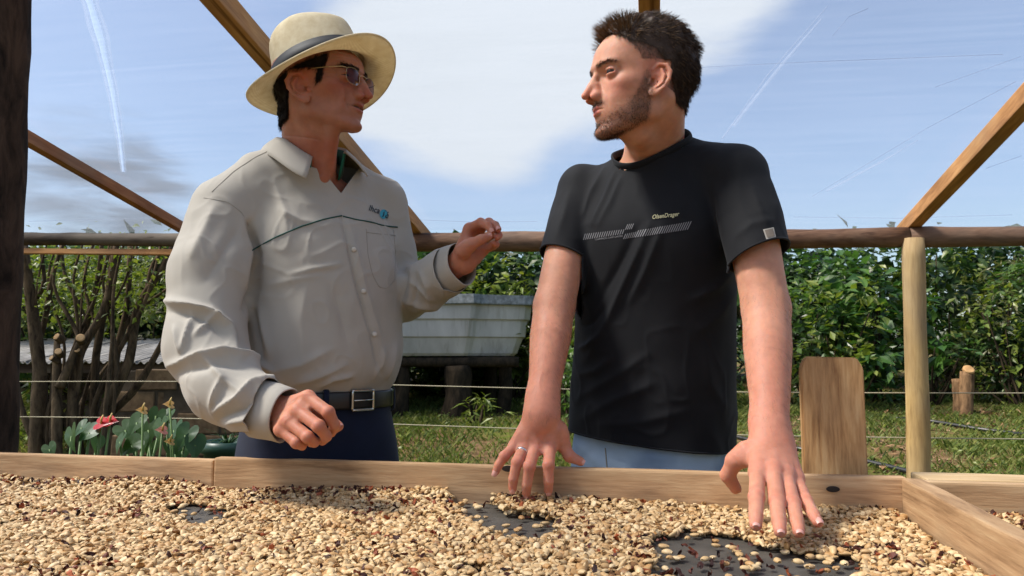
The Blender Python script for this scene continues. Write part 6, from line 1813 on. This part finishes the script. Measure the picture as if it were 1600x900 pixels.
def shrub(name, label, cat, base, w, h, dep, n, leaf, mat, seed, shape='oval', stems=5, group=None, clumps=26, z0=.1, bark_m='bark_dark', stem_r=.018):
    rng = np.random.default_rng(seed); root = empty(name, base, label, cat, group)
    cz = rng.uniform(z0, 1, clumps) ** .8
    wid = np.sqrt(np.clip(1 - ((cz - .45) / .62) ** 2, .1, 1))
    cc = np.stack([rng.normal(0, .36, clumps) * w * wid, rng.normal(0, .34, clumps) * dep * wid, cz * h * .93], 1)
    cr = rng.uniform(.16, .30, clumps) * min(w, h)
    k = rng.integers(0, clumps, n); dv = rng.normal(0, 1, (n, 3)); dv /= np.linalg.norm(dv, axis=1, keepdims=True)
    P = cc[k] + dv * (cr[k] * rng.uniform(.45, 1.0, n) ** .5)[:, None]
    ok = (P[:, 2] > .02) & (P[:, 2] < h - leaf * .5); P = P[ok]; dv = dv[ok]
    b = np.asarray(base, float)
    V, F = leaf_cloud(P, dv, leaf * rng.choice([.7, 1, 1.3], len(P)), rng, shape)
    mk('crown', V + b, F, M[mat], root, smooth=False)
    tr = []
    for i in range(stems):
        tgt = cc[rng.integers(0, clumps)] * [.9, .9, 1]; s0 = np.array([rng.normal(0, .06) * w, rng.normal(0, .06) * dep, -.08])
        mid = s0 * .5 + tgt * .5 + rng.normal(0, .07, 3) * w * [1, 1, .3]
        tt = np.linspace(0, 1, 9)[:, None]; pl = (1 - tt) ** 2 * s0 + 2 * tt * (1 - tt) * mid + tt ** 2 * tgt
        mk3('stem', tube(pl + b, np.linspace(stem_r, stem_r * .35, 9), 6), M[bark_m], root)
    return root

def ground_pt(px, D):
    p = at(px, 555, D); return (p[0], D, float(ground_z(p[0], D)))

def build_hedge():
    H_ = lambda D, y: CAMZ + (555 - y) / 1200 * D
    # far dark trees that close the view
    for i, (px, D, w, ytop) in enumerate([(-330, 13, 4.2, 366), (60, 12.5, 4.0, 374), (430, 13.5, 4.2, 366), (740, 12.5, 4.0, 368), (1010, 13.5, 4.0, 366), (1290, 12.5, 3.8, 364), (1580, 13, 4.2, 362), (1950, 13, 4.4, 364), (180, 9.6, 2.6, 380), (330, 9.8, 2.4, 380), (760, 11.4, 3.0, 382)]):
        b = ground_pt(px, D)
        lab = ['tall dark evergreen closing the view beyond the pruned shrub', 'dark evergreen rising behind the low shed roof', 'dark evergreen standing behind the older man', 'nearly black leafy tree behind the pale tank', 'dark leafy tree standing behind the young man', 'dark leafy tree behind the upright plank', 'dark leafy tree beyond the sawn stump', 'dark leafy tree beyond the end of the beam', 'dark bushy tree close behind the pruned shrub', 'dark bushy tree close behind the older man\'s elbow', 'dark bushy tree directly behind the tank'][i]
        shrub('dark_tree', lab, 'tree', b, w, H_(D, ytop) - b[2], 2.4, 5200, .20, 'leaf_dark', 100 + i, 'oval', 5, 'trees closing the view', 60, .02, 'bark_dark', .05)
    # hedge of mixed shrubs at the edge of the grass
    rows = [(1275, 10.6, 1.6, 384, 'leaf', .13, 'oval', 1500, 'glossy broad-leaved shrub just behind the upright plank'),
            (1365, 10.2, 1.2, 392, 'leaf_gloss', .19, 'oval', 800, 'glossy shrub with large pale-catching leaves left of the round post'),
            (1330, 9.6, .9, 470, 'leaf_gloss', .14, 'oval', 500, 'low glossy shrub in front of the hedge by the round post'),
            (1470, 10.9, 1.5, 384, 'leaf_yellow', .12, 'oval', 1100, 'mid green shrub with thin bare stems right of the round post'),
            (1560, 10.4, 1.4, 386, 'leaf_dry', .12, 'long', 1500, 'olive green shrub above the sawn stump'),
            (1650, 10.0, 1.2, 400, 'leaf', .12, 'oval', 1500, 'mid green shrub to the right of the sawn stump'),
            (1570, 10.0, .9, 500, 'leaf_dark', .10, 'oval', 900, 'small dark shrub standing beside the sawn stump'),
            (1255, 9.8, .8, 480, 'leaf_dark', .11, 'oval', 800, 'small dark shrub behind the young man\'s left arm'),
            (1780, 9.2, 1.6, 392, 'leaf_gloss', .13, 'oval', 1600, 'glossy shrub beyond the right end of the bed'),
            (1110, 9.5, 1.5, 392, 'leaf', .12, 'oval', 1500, 'mid green shrub behind the young man\'s shoulder'),
            (930, 8.8, 1.0, 415, 'leaf_yellow', .11, 'long', 1500, 'yellow green shrub between tank and young man\'s body'),
            (905, 7.6, .6, 520, 'leaf', .09, 'oval', 900, 'leafy green shrub beside the young man\'s right arm'),
            (800, 10.2, 1.2, 428, 'leaf_yellow', .22, 'long', 700, 'bright yellow green plant with long leaves behind the tank'),
            (700, 10.4, 1.3, 398, 'leaf_yellow', .13, 'oval', 1300, 'yellow green shrub behind the raised pinching hand'),
            (680, 10.9, 1.2, 560, 'leaf', .10, 'oval', 1700, 'leafy shrub growing under the tank beside its thick leg'),
            (800, 10.7, 1.0, 556, 'leaf_yellow', .10, 'oval', 1400, 'light green shrub growing under the tank corner'),
            (748, 8.3, .30, 610, 'leaf_yellow', .12, 'long', 110, 'young bright green plant in front of the tank leg'),
            (100, 7.6, 1.7, 384, 'leaf_yellow', .07, 'oval', 3000, 'yellow green shrub behind the pruned trunks'),
            (215, 8.0, 1.5, 384, 'leaf_dry', .07, 'oval', 2600, 'olive green shrub behind the pruned trunks and shed roof'),
            (330, 8.2, 1.4, 388, 'leaf', .08, 'oval', 1800, 'mid green shrub behind the older man\'s sleeve'),
            (-60, 7.6, 1.6, 384, 'leaf_dry', .07, 'oval', 2000, 'olive shrub beside the weathered post'),
            (1300, 9.4, .8, 425, 'leaf_yellow', .12, 'oval', 500, 'sunlit yellow green shrub behind the upright plank'),  # sunlit look of this shrub and the next is in the leaf colour
            (1595, 9.5, .9, 432, 'leaf_yellow', .10, 'oval', 600, 'sunlit yellow green shrub behind the sawn stump'),
            (1450, 9.9, .6, 450, 'leaf_gloss', .16, 'oval', 260, 'sparse broad-leaved sapling right behind the round post'),
            (520, 9.2, 1.6, 396, 'leaf', .11, 'oval', 1600, 'mid green shrub hidden behind the older man')]
    for i, (px, D, w, yt, mt, lf, shp, n, lab) in enumerate(rows):
        b = ground_pt(px, D)
        shrub('shrub', lab, 'shrub', b, w, H_(D, yt - (8 if yt < 395 else 0)) - b[2], .9, int(n * .8), lf, mt, 200 + i, shp, 7, 'shrubs of the hedge', 17, .05)

def build_left_garden():
    D = 4.6
    # pruned many-stemmed shrub
    base = at(105, 735, D); base[2] = ground_z(base[0], D)
    root = empty('pruned_shrub', base, 'old many-stemmed shrub with pale pruning cuts beside the weathered post', 'shrub')
    Z = lambda zx, zy, d=D: at(zx / 2.195, 350 + zy / 2.195, d)
    stems = [([(120, 900), (128, 740), (138, 560), (125, 400), (105, 250), (80, 60)], .058, 0), ([(190, 900), (195, 740), (195, 560), (196, 400)], .042, -.1), ([(255, 900), (250, 640), (272, 450), (345, 320), (380, 200), (402, 50)], .040, -.05),
             ([(320, 900), (325, 620), (330, 450), (365, 260), (390, 60)], .036, .1), ([(330, 900), (360, 640), (440, 480), (470, 300), (540, 180), (600, 60)], .046, .05), ([(300, 900), (372, 640), (402, 430), (435, 290), (446, 60)], .034, .2),
             ([(310, 850), (345, 690), (460, 570), (560, 400), (620, 320)], .034, .15), ([(150, 900), (110, 730), (75, 640), (55, 520)], .034, .1), ([(265, 470), (300, 330), (335, 190), (350, 60)], .026, .12), ([(130, 420), (160, 300), (180, 180), (220, 60)], .024, .1),
             ([(205, 560), (240, 480), (274, 400)], .034, -.12), ([(470, 320), (500, 250), (520, 150), (570, 80)], .022, .1), ([(120, 260), (150, 200), (140, 90)], .018, .1), ([(400, 440), (440, 330), (520, 260), (590, 210)], .02, .2), ([(210, 70), (222, 170), (262, 260), (300, 330)], .016, .3)]
    rs = np.random.default_rng(21)
    for k in range(12):
        x0 = rs.uniform(90, 360); x1 = x0 + rs.uniform(-60, 300); stems.append(([(x0, 880), (x0 + rs.normal(0, 20), 640), ((x0 + x1) / 2 + rs.normal(0, 30), 400), (x1 - 20, 220), (x1 + 20, 50)], rs.uniform(.012, .022), rs.uniform(-.1, .4)))
    for i, (pl, r, dd) in enumerate(stems):
        P = [Z(x, y, D + dd) for x, y in pl]
        rough_log('stem', resample_curve(P, 18), [r * .78, r * .74, r * .6, r * .42], M['bark'], root, 9, seed=i, amp=.16)
    for x, y, r, dd, nx in ((194, 386, .022, -.1, -.3), (276, 390, .027, -.12, .3), (200, 437, .022, -.13, .2), (176, 459, .016, -.13, -.3), (264, 432, .017, -.10, .2)):
        c = Z(x, y, D + dd - .03); n = unit([nx, -.8, .45]); P = np.array([c - n * .03, c, c + n * .001])
        rough_log('pruning_cut', [c - n * .05, c], r, M['bark'], root, 10, seed=int(x), amp=.1)
        mk3('pruning_cut_face', tube(np.array([c - n * .002, c + n * .002, c + n * .003]), [r * .9, r * .9, r * .6], 14), M['cut'], root)
    rng = np.random.default_rng(5); P = []
    for k in range(46):
        c = Z(rng.uniform(40, 640), rng.uniform(95, 330), D + rng.uniform(-.1, .7)); P.append(c + rng.normal(0, .09, (42, 3)))
    P = np.vstack(P); V, F = leaf_cloud(P, rng.normal(0, .4, P.shape), .042, rng, 'oval')
    mk('crown', V, F, M['leaf_yellow'], root, smooth=False)
    # low shed with corrugated roof sheets, block wall
    shed = empty('low_shed', (at(140, 555, 6.4)[0], 6.4, .2), 'low open shed with grey corrugated roof behind the pruned shrub', 'shed')
    x0, x1 = at(-120, 545, 6.2)[0], at(300, 545, 6.2)[0]; zf, zb = CAMZ - (566 - 555) / 1200 * 6.2 + .0, CAMZ + (555 - 530) / 1200 * 7.6
    w = (x1 - x0) / 5
    for k in range(5):
        nu, nv = 46, 8; V = []
        for i in range(nu):
            x = x0 + w * k + (w + .03) * i / (nu - 1)
            for j in range(nv): V.append((x, 6.1 + 1.6 * j / (nv - 1), zf + (zb - zf) * j / (nv - 1) + .012 * math.sin(i * 2 * math.pi / 5.5) + .004 * (k % 2)))
        o = mk('roof_sheet', np.array(V), grid_faces(nu, nv), M['roof'], shed); so = o.modifiers.new('t', 'SOLIDIFY'); so.thickness = .004
    for x in (x0 + .1, (x0 + x1) / 2, x1 - .1):
        for y in (6.2, 7.6): rough_log('post', [(x, y, ground_z(x, y) - .05), (x, y, zf if y < 7 else zb)], .045, M['bark_dark'], shed, 8, seed=int(x * 10 + y))
    board('beam', (x0, 6.2, zf - .05), (x1, 6.2, zf - .05), .06, .07, M['log_dark'], shed)
    board('back_panel', (x0, 7.66, .75), (x1, 7.66, .75), .03, .86, M['log_dark'], shed, up=(0, 0, 1))
    # block wall
    wl = empty('block_wall', (at(300, 640, 5.4)[0], 5.4, .1), 'low brown block wall beside the pruned shrub', 'wall')
    bx, bh = .30, .15; xw0 = at(215, 640, 5.4)[0]; me = box_mesh('block', (bx - .012, .14, bh - .012), .008, .004, 3, 2); me.materials.append(M['block'])
    for r in range(6):
        for k in range(4):
            o = bpy.data.objects.new('block', me); COL.objects.link(o); o.parent = wl; o.matrix_parent_inverse = Matrix.Translation(-Vector(wl.location))
            o.location = (xw0 + bx * k + (bx / 2 if r % 2 else 0), 5.4 + .004 * ((k * 7 + r * 3) % 5), ground_z(xw0, 5.4) + bh * (r + .35)); o.rotation_euler = (0, 0, .01 * ((k + r) % 3 - 1))
    board('mortar', (xw0 - .1, 5.4, .58), (xw0 + bx * 3.9, 5.4, .58), .11, .86, M['mortar'], wl, bevel=0, jitter=0, cuts=0)
    # anthuriums
    def heart(name, c, nrm, tipd, size, mat, parent, cup=.15, n=13):
        tipd = unit(tipd); nrm = unit(np.asarray(nrm) - tipd * (np.asarray(nrm) @ tipd)); sd = np.cross(nrm, tipd); V = [np.asarray(c, float)]
        ring = []
        for t in np.linspace(0, 2 * np.pi, 2 * n, endpoint=False):
            x = .62 * 16 * math.sin(t) ** 3 / 16; y = -(13 * math.cos(t) - 5 * math.cos(2 * t) - 2 * math.cos(3 * t) - math.cos(4 * t)) / 17
            ring.append((x, y))
        for k in (.5, 1.0):
            for x, y in ring:
                V.append(c + size * (k * x * sd + (k * y) * tipd + (cup * (abs(x) * k) ** 1.3 - .22 * max(0, y * k) ** 2 - .03 * math.sin(9 * y) * abs(x)) * nrm))
        m_ = 2 * n; T = [[0, 1 + i, 1 + (i + 1) % m_] for i in range(m_)]; Q = [[1 + i, 1 + m_ + i, 1 + m_ + (i + 1) % m_, 1 + (i + 1) % m_] for i in range(m_)]
        return mk3(name, (np.array(V), np.array(Q), np.array(T)), mat, parent)
    def anth(px, D_, leaves, flowers, label, seed):
        rng = np.random.default_rng(seed); b = at(px, 700, D_); b[2] = ground_z(b[0], D_) + .25; r = empty('anthurium', (b[0], b[1], ground_z(b[0], D_)), label, 'plant', 'anthuriums along the bed')
        b0 = np.array([b[0], b[1], ground_z(b[0], D_) - .02])
        for x, y, sz, gl in leaves:
            c = at(x, y, D_ + rng.uniform(-.12, .12)); nrm = np.array([rng.normal(0, .35), -.75, .65]); td = np.array([rng.normal(0, .6), -.35, -.8])
            heart('leaf', c, nrm, td, 1.08 * sz / 1200 * D_, M['leaf_gloss' if gl else 'leaf'], r)
            mid = (b0 + c) / 2 + [rng.normal(0, .04), 0, .05]; mk3('leaf_stalk', tube(np.array([b0, mid, c]), [.006, .005, .004], 6), M['stalk'], r)
        for x, y, sz, col in flowers:
            c = at(x, y, D_ - .1); nrm = np.array([.15, -.85, .5]); f = heart('spathe', c, nrm, np.array([.9 if x < 200 else -.3, -.4, .1]), 1.0 * sz / 1200 * D_, M[col], r, .1)
            mk3('spadix', tube(np.array([c, c + np.array([.006, -.01, .014]), c + np.array([.012, -.012, .028])]), [.004, .004, .002], 8), M['spadix'], r)
            mk3('flower_stalk', tube(np.array([b0, (b0 + c) / 2 + [.02, 0, .04], c]), .004, 6), M['stalk'], r)
    anth(120, 2.75, [(112, 682, 26, 1), (140, 676, 22, 1), (152, 692, 18, 0), (128, 668, 18, 1), (78, 702, 16, 0)], [(158, 661, 18, 'spathe_red'), (172, 658, 16, 'spathe_red')], 'anthurium with red flower beside the weathered post', 3)
    anth(215, 2.95, [(196, 672, 24, 0), (214, 660, 22, 0), (232, 672, 26, 0), (206, 696, 24, 0), (244, 650, 20, 0), (222, 690, 20, 0), (250, 668, 24, 0), (188, 690, 20, 0), (236, 700, 18, 0)], [(223, 641, 11, 'spathe_cream'), (254, 672, 12, 'spathe_pink')], 'leafy anthurium with one pink and one cream flower', 4)
    anth(285, 3.1, [(272, 672, 24, 1), (290, 680, 26, 1), (305, 695, 24, 1), (268, 698, 20, 0), (262, 650, 18, 0), (285, 705, 20, 1)], [(265, 632, 11, 'spathe_cream'), (266, 690, 10, 'spathe_cream')], 'anthurium with cream flowers beside the green pot', 5)
    # green pot with a spiky plant
    pc = at(356, 700, 3.3); g = ground_z(pc[0], 3.3); zt = pc[2] + .03
    pr = empty('flower_pot', (pc[0], 3.3, g), 'dark green flower pot with spiky seedling beside the older man', 'pot')
    prof = [(.05, 0), (.075, .0), (.095, zt - g - .05), (.108, zt - g - .045), (.11, zt - g), (.10, zt - g), (.092, zt - g - .03), (.0, zt - g - .035)]
    a = np.linspace(0, 2 * np.pi, 28, endpoint=False)
    V = np.array([[(pc[0] + r_ * math.cos(t), 3.3 + r_ * math.sin(t), g + z) for t in a] for r_, z in prof]).reshape(-1, 3)
    mk('pot', V, grid_faces(len(prof), 28, wrap_v=True), M['pot'], pr)
    rng = np.random.default_rng(8); c0 = np.array([pc[0], 3.3, zt - .02])
    for k in range(26):
        d = unit([rng.normal(0, .8), rng.normal(0, .8), .7]); L = rng.uniform(.07, .14); P = np.array([c0, c0 + d * L * .5 + [0, 0, .01], c0 + d * L - [0, 0, .02]])
        mk3('blade', tube(P, [.004, .003, .0006], 5, True, (1.4, .3)), M['leaf_gloss'], pr)

def resample_curve(P, n):
    P = np.array(P); t = np.linspace(0, 1, len(P)); q = np.linspace(0, 1, n)
    return [np.array([spline(t, P[:, i])(u) for i in range(3)]) for u in q]

M['roof'] = None
def roof_material():
    m = Mat('weathered_roof_sheet', .7, .4); n = m.noise(m.coord((1, .3, 1)), 9, 5); m.color(m.ramp(n, [(.3, srgb(104, 102, 98)), (.6, srgb(150, 148, 144)), (.8, srgb(178, 176, 172))])); return m.m
M['roof'] = roof_material()
def rough_mineral(name, a, b, sc=14):
    m = Mat(name, .9, .2); n = m.noise(m.coord((1, 1, 1)), sc, 5, .6); m.color(m.ramp(n, [(.3, a), (.7, b)])); m.bump(n, .5, .006); return m.m
M['block'] = rough_mineral('brown_block', srgb(82, 66, 50), srgb(128, 108, 84)); M['mortar'] = rough_mineral('mortar', srgb(66, 58, 48), srgb(92, 82, 70))
M['stalk'] = plain('plant_stalk', srgb(88, 116, 48), .5); M['pot'] = plain('green_plastic_pot', srgb(34, 66, 54), .4)
M['spathe_red'] = leaf('red_spathe', srgb(190, 36, 40), srgb(206, 58, 60), srgb(216, 90, 84), .25, .3, .6)
M['spathe_pink'] = leaf('pink_spathe', srgb(216, 130, 110), srgb(224, 150, 128), srgb(230, 160, 140), .3, .3, .6)
M['spathe_cream'] = leaf('cream_spathe', srgb(222, 172, 104), srgb(230, 184, 120), srgb(236, 196, 140), .3, .35, .5)
M['spadix'] = plain('yellow_spadix', srgb(222, 186, 110), .5)
def tank_material():
    m = Mat('grey_fibreglass', .5, .4); v = m.coord((1, 1, .35)); a = m.noise(v, 3.2, 5, .6); b = m.noise(m.coord((1, 1, .08)), 16, 4, .6)
    c = m.ramp(a, [(.3, srgb(164, 160, 152)), (.7, srgb(204, 200, 192))]); st_ = m.ramp(b, [(.56, (1, 1, 1, 1)), (.74, (.55, .50, .40, 1))])
    m.color(m.mix(.6, c, st_, 'MULTIPLY')); m.bump(a, .15, .01); return m.m
M['tank'] = tank_material(); M['tank_rim'] = rough_mineral('dirty_tank_rim', srgb(96, 100, 100), srgb(150, 156, 158), 20)
M['hose'] = plain('black_poly_pipe', srgb(26, 28, 30), .4)

def build_tank():
    D = 8.6; sc = D / 1200
    c = at(690, 510, D + .9); gz = ground_z(c[0], D)
    ztop, zbot = CAMZ + (555 - 460) * sc * 1.0, CAMZ - (556 - 555) * sc
    root = empty('water_tank', (c[0], c[1], gz), 'pale grey fibreglass tank with ribbed tiers and clipped corners', 'tank')
    xl, xr = at(455, 510, D)[0] - c[0], at(832, 510, D)[0] - c[0]; dep = 1.9; yf = -.9
    def outline(k):
        """octagon-like plan with stepped-in corner panels, shrunk by k towards the bottom"""
        p = [(xl + .35, yf), (xr - .66, yf), (xr - .60, yf + .10), (xr - .08, yf + .22), (xr, yf + .34), (xr, yf + dep - .5), (xr - .4, yf + dep), (xl + .35, yf + dep), (xl, yf + dep - .4), (xl, yf + .35)]
        m_ = np.array([(xl + xr) / 2, yf + dep / 2]); return np.array([m_ + (np.array(q) - m_) * k for q in p])
    levels = [(1.00, ztop - .045), (1.00, ztop - .10), (.985, ztop - .27), (.965, ztop - .285), (.960, ztop - .30), (.945, ztop - .47), (.925, ztop - .485), (.920, ztop - .50), (.875, zbot + .03), (.85, zbot)]
    V = []; npt = 0
    for k, z in levels:
        o = outline(k); o = resample(np.c_[o, np.zeros(len(o))], 120); V.append(np.c_[o[:, 0] + c[0], o[:, 1] + c[1], np.full(120, z)])
    V = np.array(V).reshape(-1, 3)
    shell = mk('shell', V, grid_faces(len(levels), 120, wrap_v=True), M['tank'], root, smooth=False)
    o = outline(.85); mk('floor', np.c_[o[:, 0] + c[0], o[:, 1] + c[1], np.full(len(o), zbot + .004)], np.array([[0, i, i + 1] for i in range(1, len(o) - 1)]), M['tank'], root)
    R_ = []
    for k, z in ((1.00, ztop - .11), (1.045, ztop - .11), (1.05, ztop - .10), (1.045, ztop), (.97, ztop + .004), (.965, ztop - .2)):
        o = resample(np.c_[outline(k), np.zeros(10)], 120); R_.append(np.c_[o[:, 0] + c[0], o[:, 1] + c[1], z + .008 * vnoise(o, 2.0)])
    mk('rim', np.array(R_).reshape(-1, 3), grid_faces(6, 120, wrap_v=True), M['tank_rim'], root, smooth=False)
    o = outline(.99); mk('lid_sheet', np.c_[o[:, 0] + c[0], o[:, 1] + c[1], np.full(len(o), ztop - .012)], np.array([[0, i, i + 1] for i in range(1, len(o) - 1)]), M['tank_rim'], root)
    # stand of old timber
    sd = empty('tank_stand', (c[0], c[1] + .3, gz), 'dark rough timber stand under the grey tank', 'stand')
    for k in range(4):
        y = c[1] + yf + .18 + k * .5; rough_log('bearer', [(c[0] + xl + .1, y, zbot - .07), (c[0] + xr - .15, y, zbot - .07)], .06, M['bark_dark'], sd, 8, seed=k)
    for px, dy, r in ((622, .25, .10), (713, .22, .17), (788, .5, .09), (560, .3, .11), (760, 1.3, .09), (600, 1.3, .09)):
        x = at(px, 600, D)[0]; y = c[1] + yf + dy; g = ground_z(x, y)
        rough_log('leg', [(x - .02, y, g - .1), (x + .01, y, (g + zbot) / 2), (x, y, zbot - .11)], [r, r * .92, r * .95], M['bark_dark'], sd, 12, seed=px, amp=.12)

def build_small_things():
    # sawn stump in two parts
    b = on_ground(1506, 648); D = b[1]; sc = D / 1200
    root = empty('tree_stump', b, 'split tree stump with one pale sawn top at the edge of the hedge', 'stump')
    P = lambda px, py, dd=0: at(px, py, D + dd)
    rough_log('trunk', [P(1508, 655), P(1510, 620), P(1512, 581)], [11.5 * sc, 10 * sc, 9.5 * sc], M['stump'], root, 14, seed=3, amp=.10)
    c = P(1512, 580); mk3('sawn_face', tube(np.array([c + [0, -.01, 0], c + [0.0, -.03, .03], c + [0, -.035, .034]]), [9 * sc, 8.4 * sc, 6 * sc], 16), M['cut'], root)
    rough_log('broken_trunk', [P(1502, 655, .08), P(1497, 620, .08), P(1493, 592, .08)], [10 * sc, 8 * sc, 6 * sc], M['stump'], root, 12, seed=5, amp=.2)
    # black pipe on the grass
    for pl, lab in (([(1090, 676), (1140, 686), (1200, 699), (1260, 709), (1330, 722), (1410, 741), (1480, 760)], 'black plastic pipe running past the upright plank on the grass'), ([(1400, 659), (1440, 661), (1490, 669), (1540, 677), (1610, 685), (1700, 690)], 'black plastic pipe lying on the grass near the stump')):
        pts = [on_ground(*p) + np.array([0, 0, .034]) for p in pl]
        tag(mk3('water_pipe', tube(np.array(resample_curve(pts, 40)), .020, 10), M['hose']), lab, 'pipe', 'pipes on the grass')
    # dead leaves on the right
    rng = np.random.default_rng(4); C = []
    for k in range(900):
        px = rng.uniform(1140, 1640); py = 640 + 110 * rng.random() ** 1.2
        if vnoise(np.array([[px * .012, py * .03, 0]]), 1.0)[0] < .0: continue
        C.append(on_ground(px, py) + np.array([0, 0, .015]))
    C = np.array(C); V, F = leaf_cloud(C, np.tile([0, 0, .2], (len(C), 1)), .07, rng, 'oval', 0)
    tag(mk('leaf_litter', V, F, M['dead_leaf'], smooth=False), 'dry brown leaves littering the grass', 'leaf litter', kind='stuff')
    # a curled dry leaf cluster that stands out
    c = on_ground(1388, 702); V, F = leaf_cloud(np.array([c + [.05 * i, 0, .02] for i in range(-2, 4)]), np.tile([0, -.3, .5], (6, 1)), .16, rng, 'long', 0)
    tag(mk('dead_leaf_clump', V, F, M['dead_leaf'], smooth=False), 'curled clump of dead leaves on bare soil near the upright plank', 'dead leaves')

def build_grass():
    rng = np.random.default_rng(31); n = 110000
    y = 2.2 + 8.6 * rng.random(n) ** .9; x = rng.uniform(-.85, .85, n) * y
    P = np.stack([x, y, np.zeros(n)], 1)
    dens = .55 + .8 * vnoise(P, .9, 2) + .5 * vnoise(P, 3.5, 5) + .6 * (x / y < .12) + .15
    ok = rng.random(n) < dens; P = P[ok]; P[:, 2] = ground_z(P[:, 0], P[:, 1]) - .005; n = len(P)
    h = rng.uniform(.03, .085, n) * (1 + .5 * vnoise(P, 2.0, 9)); a = rng.uniform(0, 2 * np.pi, n); w = rng.uniform(.003, .007, n)
    d = np.stack([np.cos(a), np.sin(a), 0 * a], 1); sdv = np.stack([-np.sin(a), np.cos(a), 0 * a], 1)
    V = np.stack([P - sdv * w[:, None], P + sdv * w[:, None], P + d * (h * .3)[:, None] + sdv * (w * .7)[:, None] + np.array([0, 0, 1]) * (h * .65)[:, None], P + d * (h * .8)[:, None] + np.array([0, 0, 1]) * (h * .95)[:, None]], 1)
    F = (np.arange(n)[:, None, None] * 4 + np.array([[0, 1, 2], [0, 2, 3]])[None]).reshape(-1, 3)
    tag(mk('grass', V.reshape(-1, 3), F, M['grass'], smooth=False), 'short rough grass between the bed and the hedge', 'grass', kind='stuff')
    # broad-leaved weeds in the grass
    n = 5200; y = 3.0 + 6.5 * rng.random(n); x = rng.uniform(-.8, .8, n) * y; P = np.stack([x, y, ground_z(x, y) + rng.uniform(.01, .07, n)], 1)
    P = P[rng.random(n) < .5 + .8 * vnoise(P, 1.3, 8)]
    V, F = leaf_cloud(P, np.tile([0, 0, .3], (len(P), 1)), .055, rng, 'oval', -.1)
    tag(mk('ground_cover', V, F, M['leaf_yellow'], smooth=False), 'small broad-leaved weeds growing through the grass', 'weeds', kind='stuff')
M['stump'] = bark('stump_bark', srgb(74, 56, 40), srgb(142, 112, 82), 20)

# ------------------------------------------------------------------ build
import time as _t
_t0 = _t.time()
for f in (build_ground, build_shelter, build_tray, build_hedge, build_left_garden, build_tank, build_small_things, build_grass, build_young, build_old, build_coffee):
    f(); print('built', f.__name__, round(_t.time() - _t0, 1), flush=True)
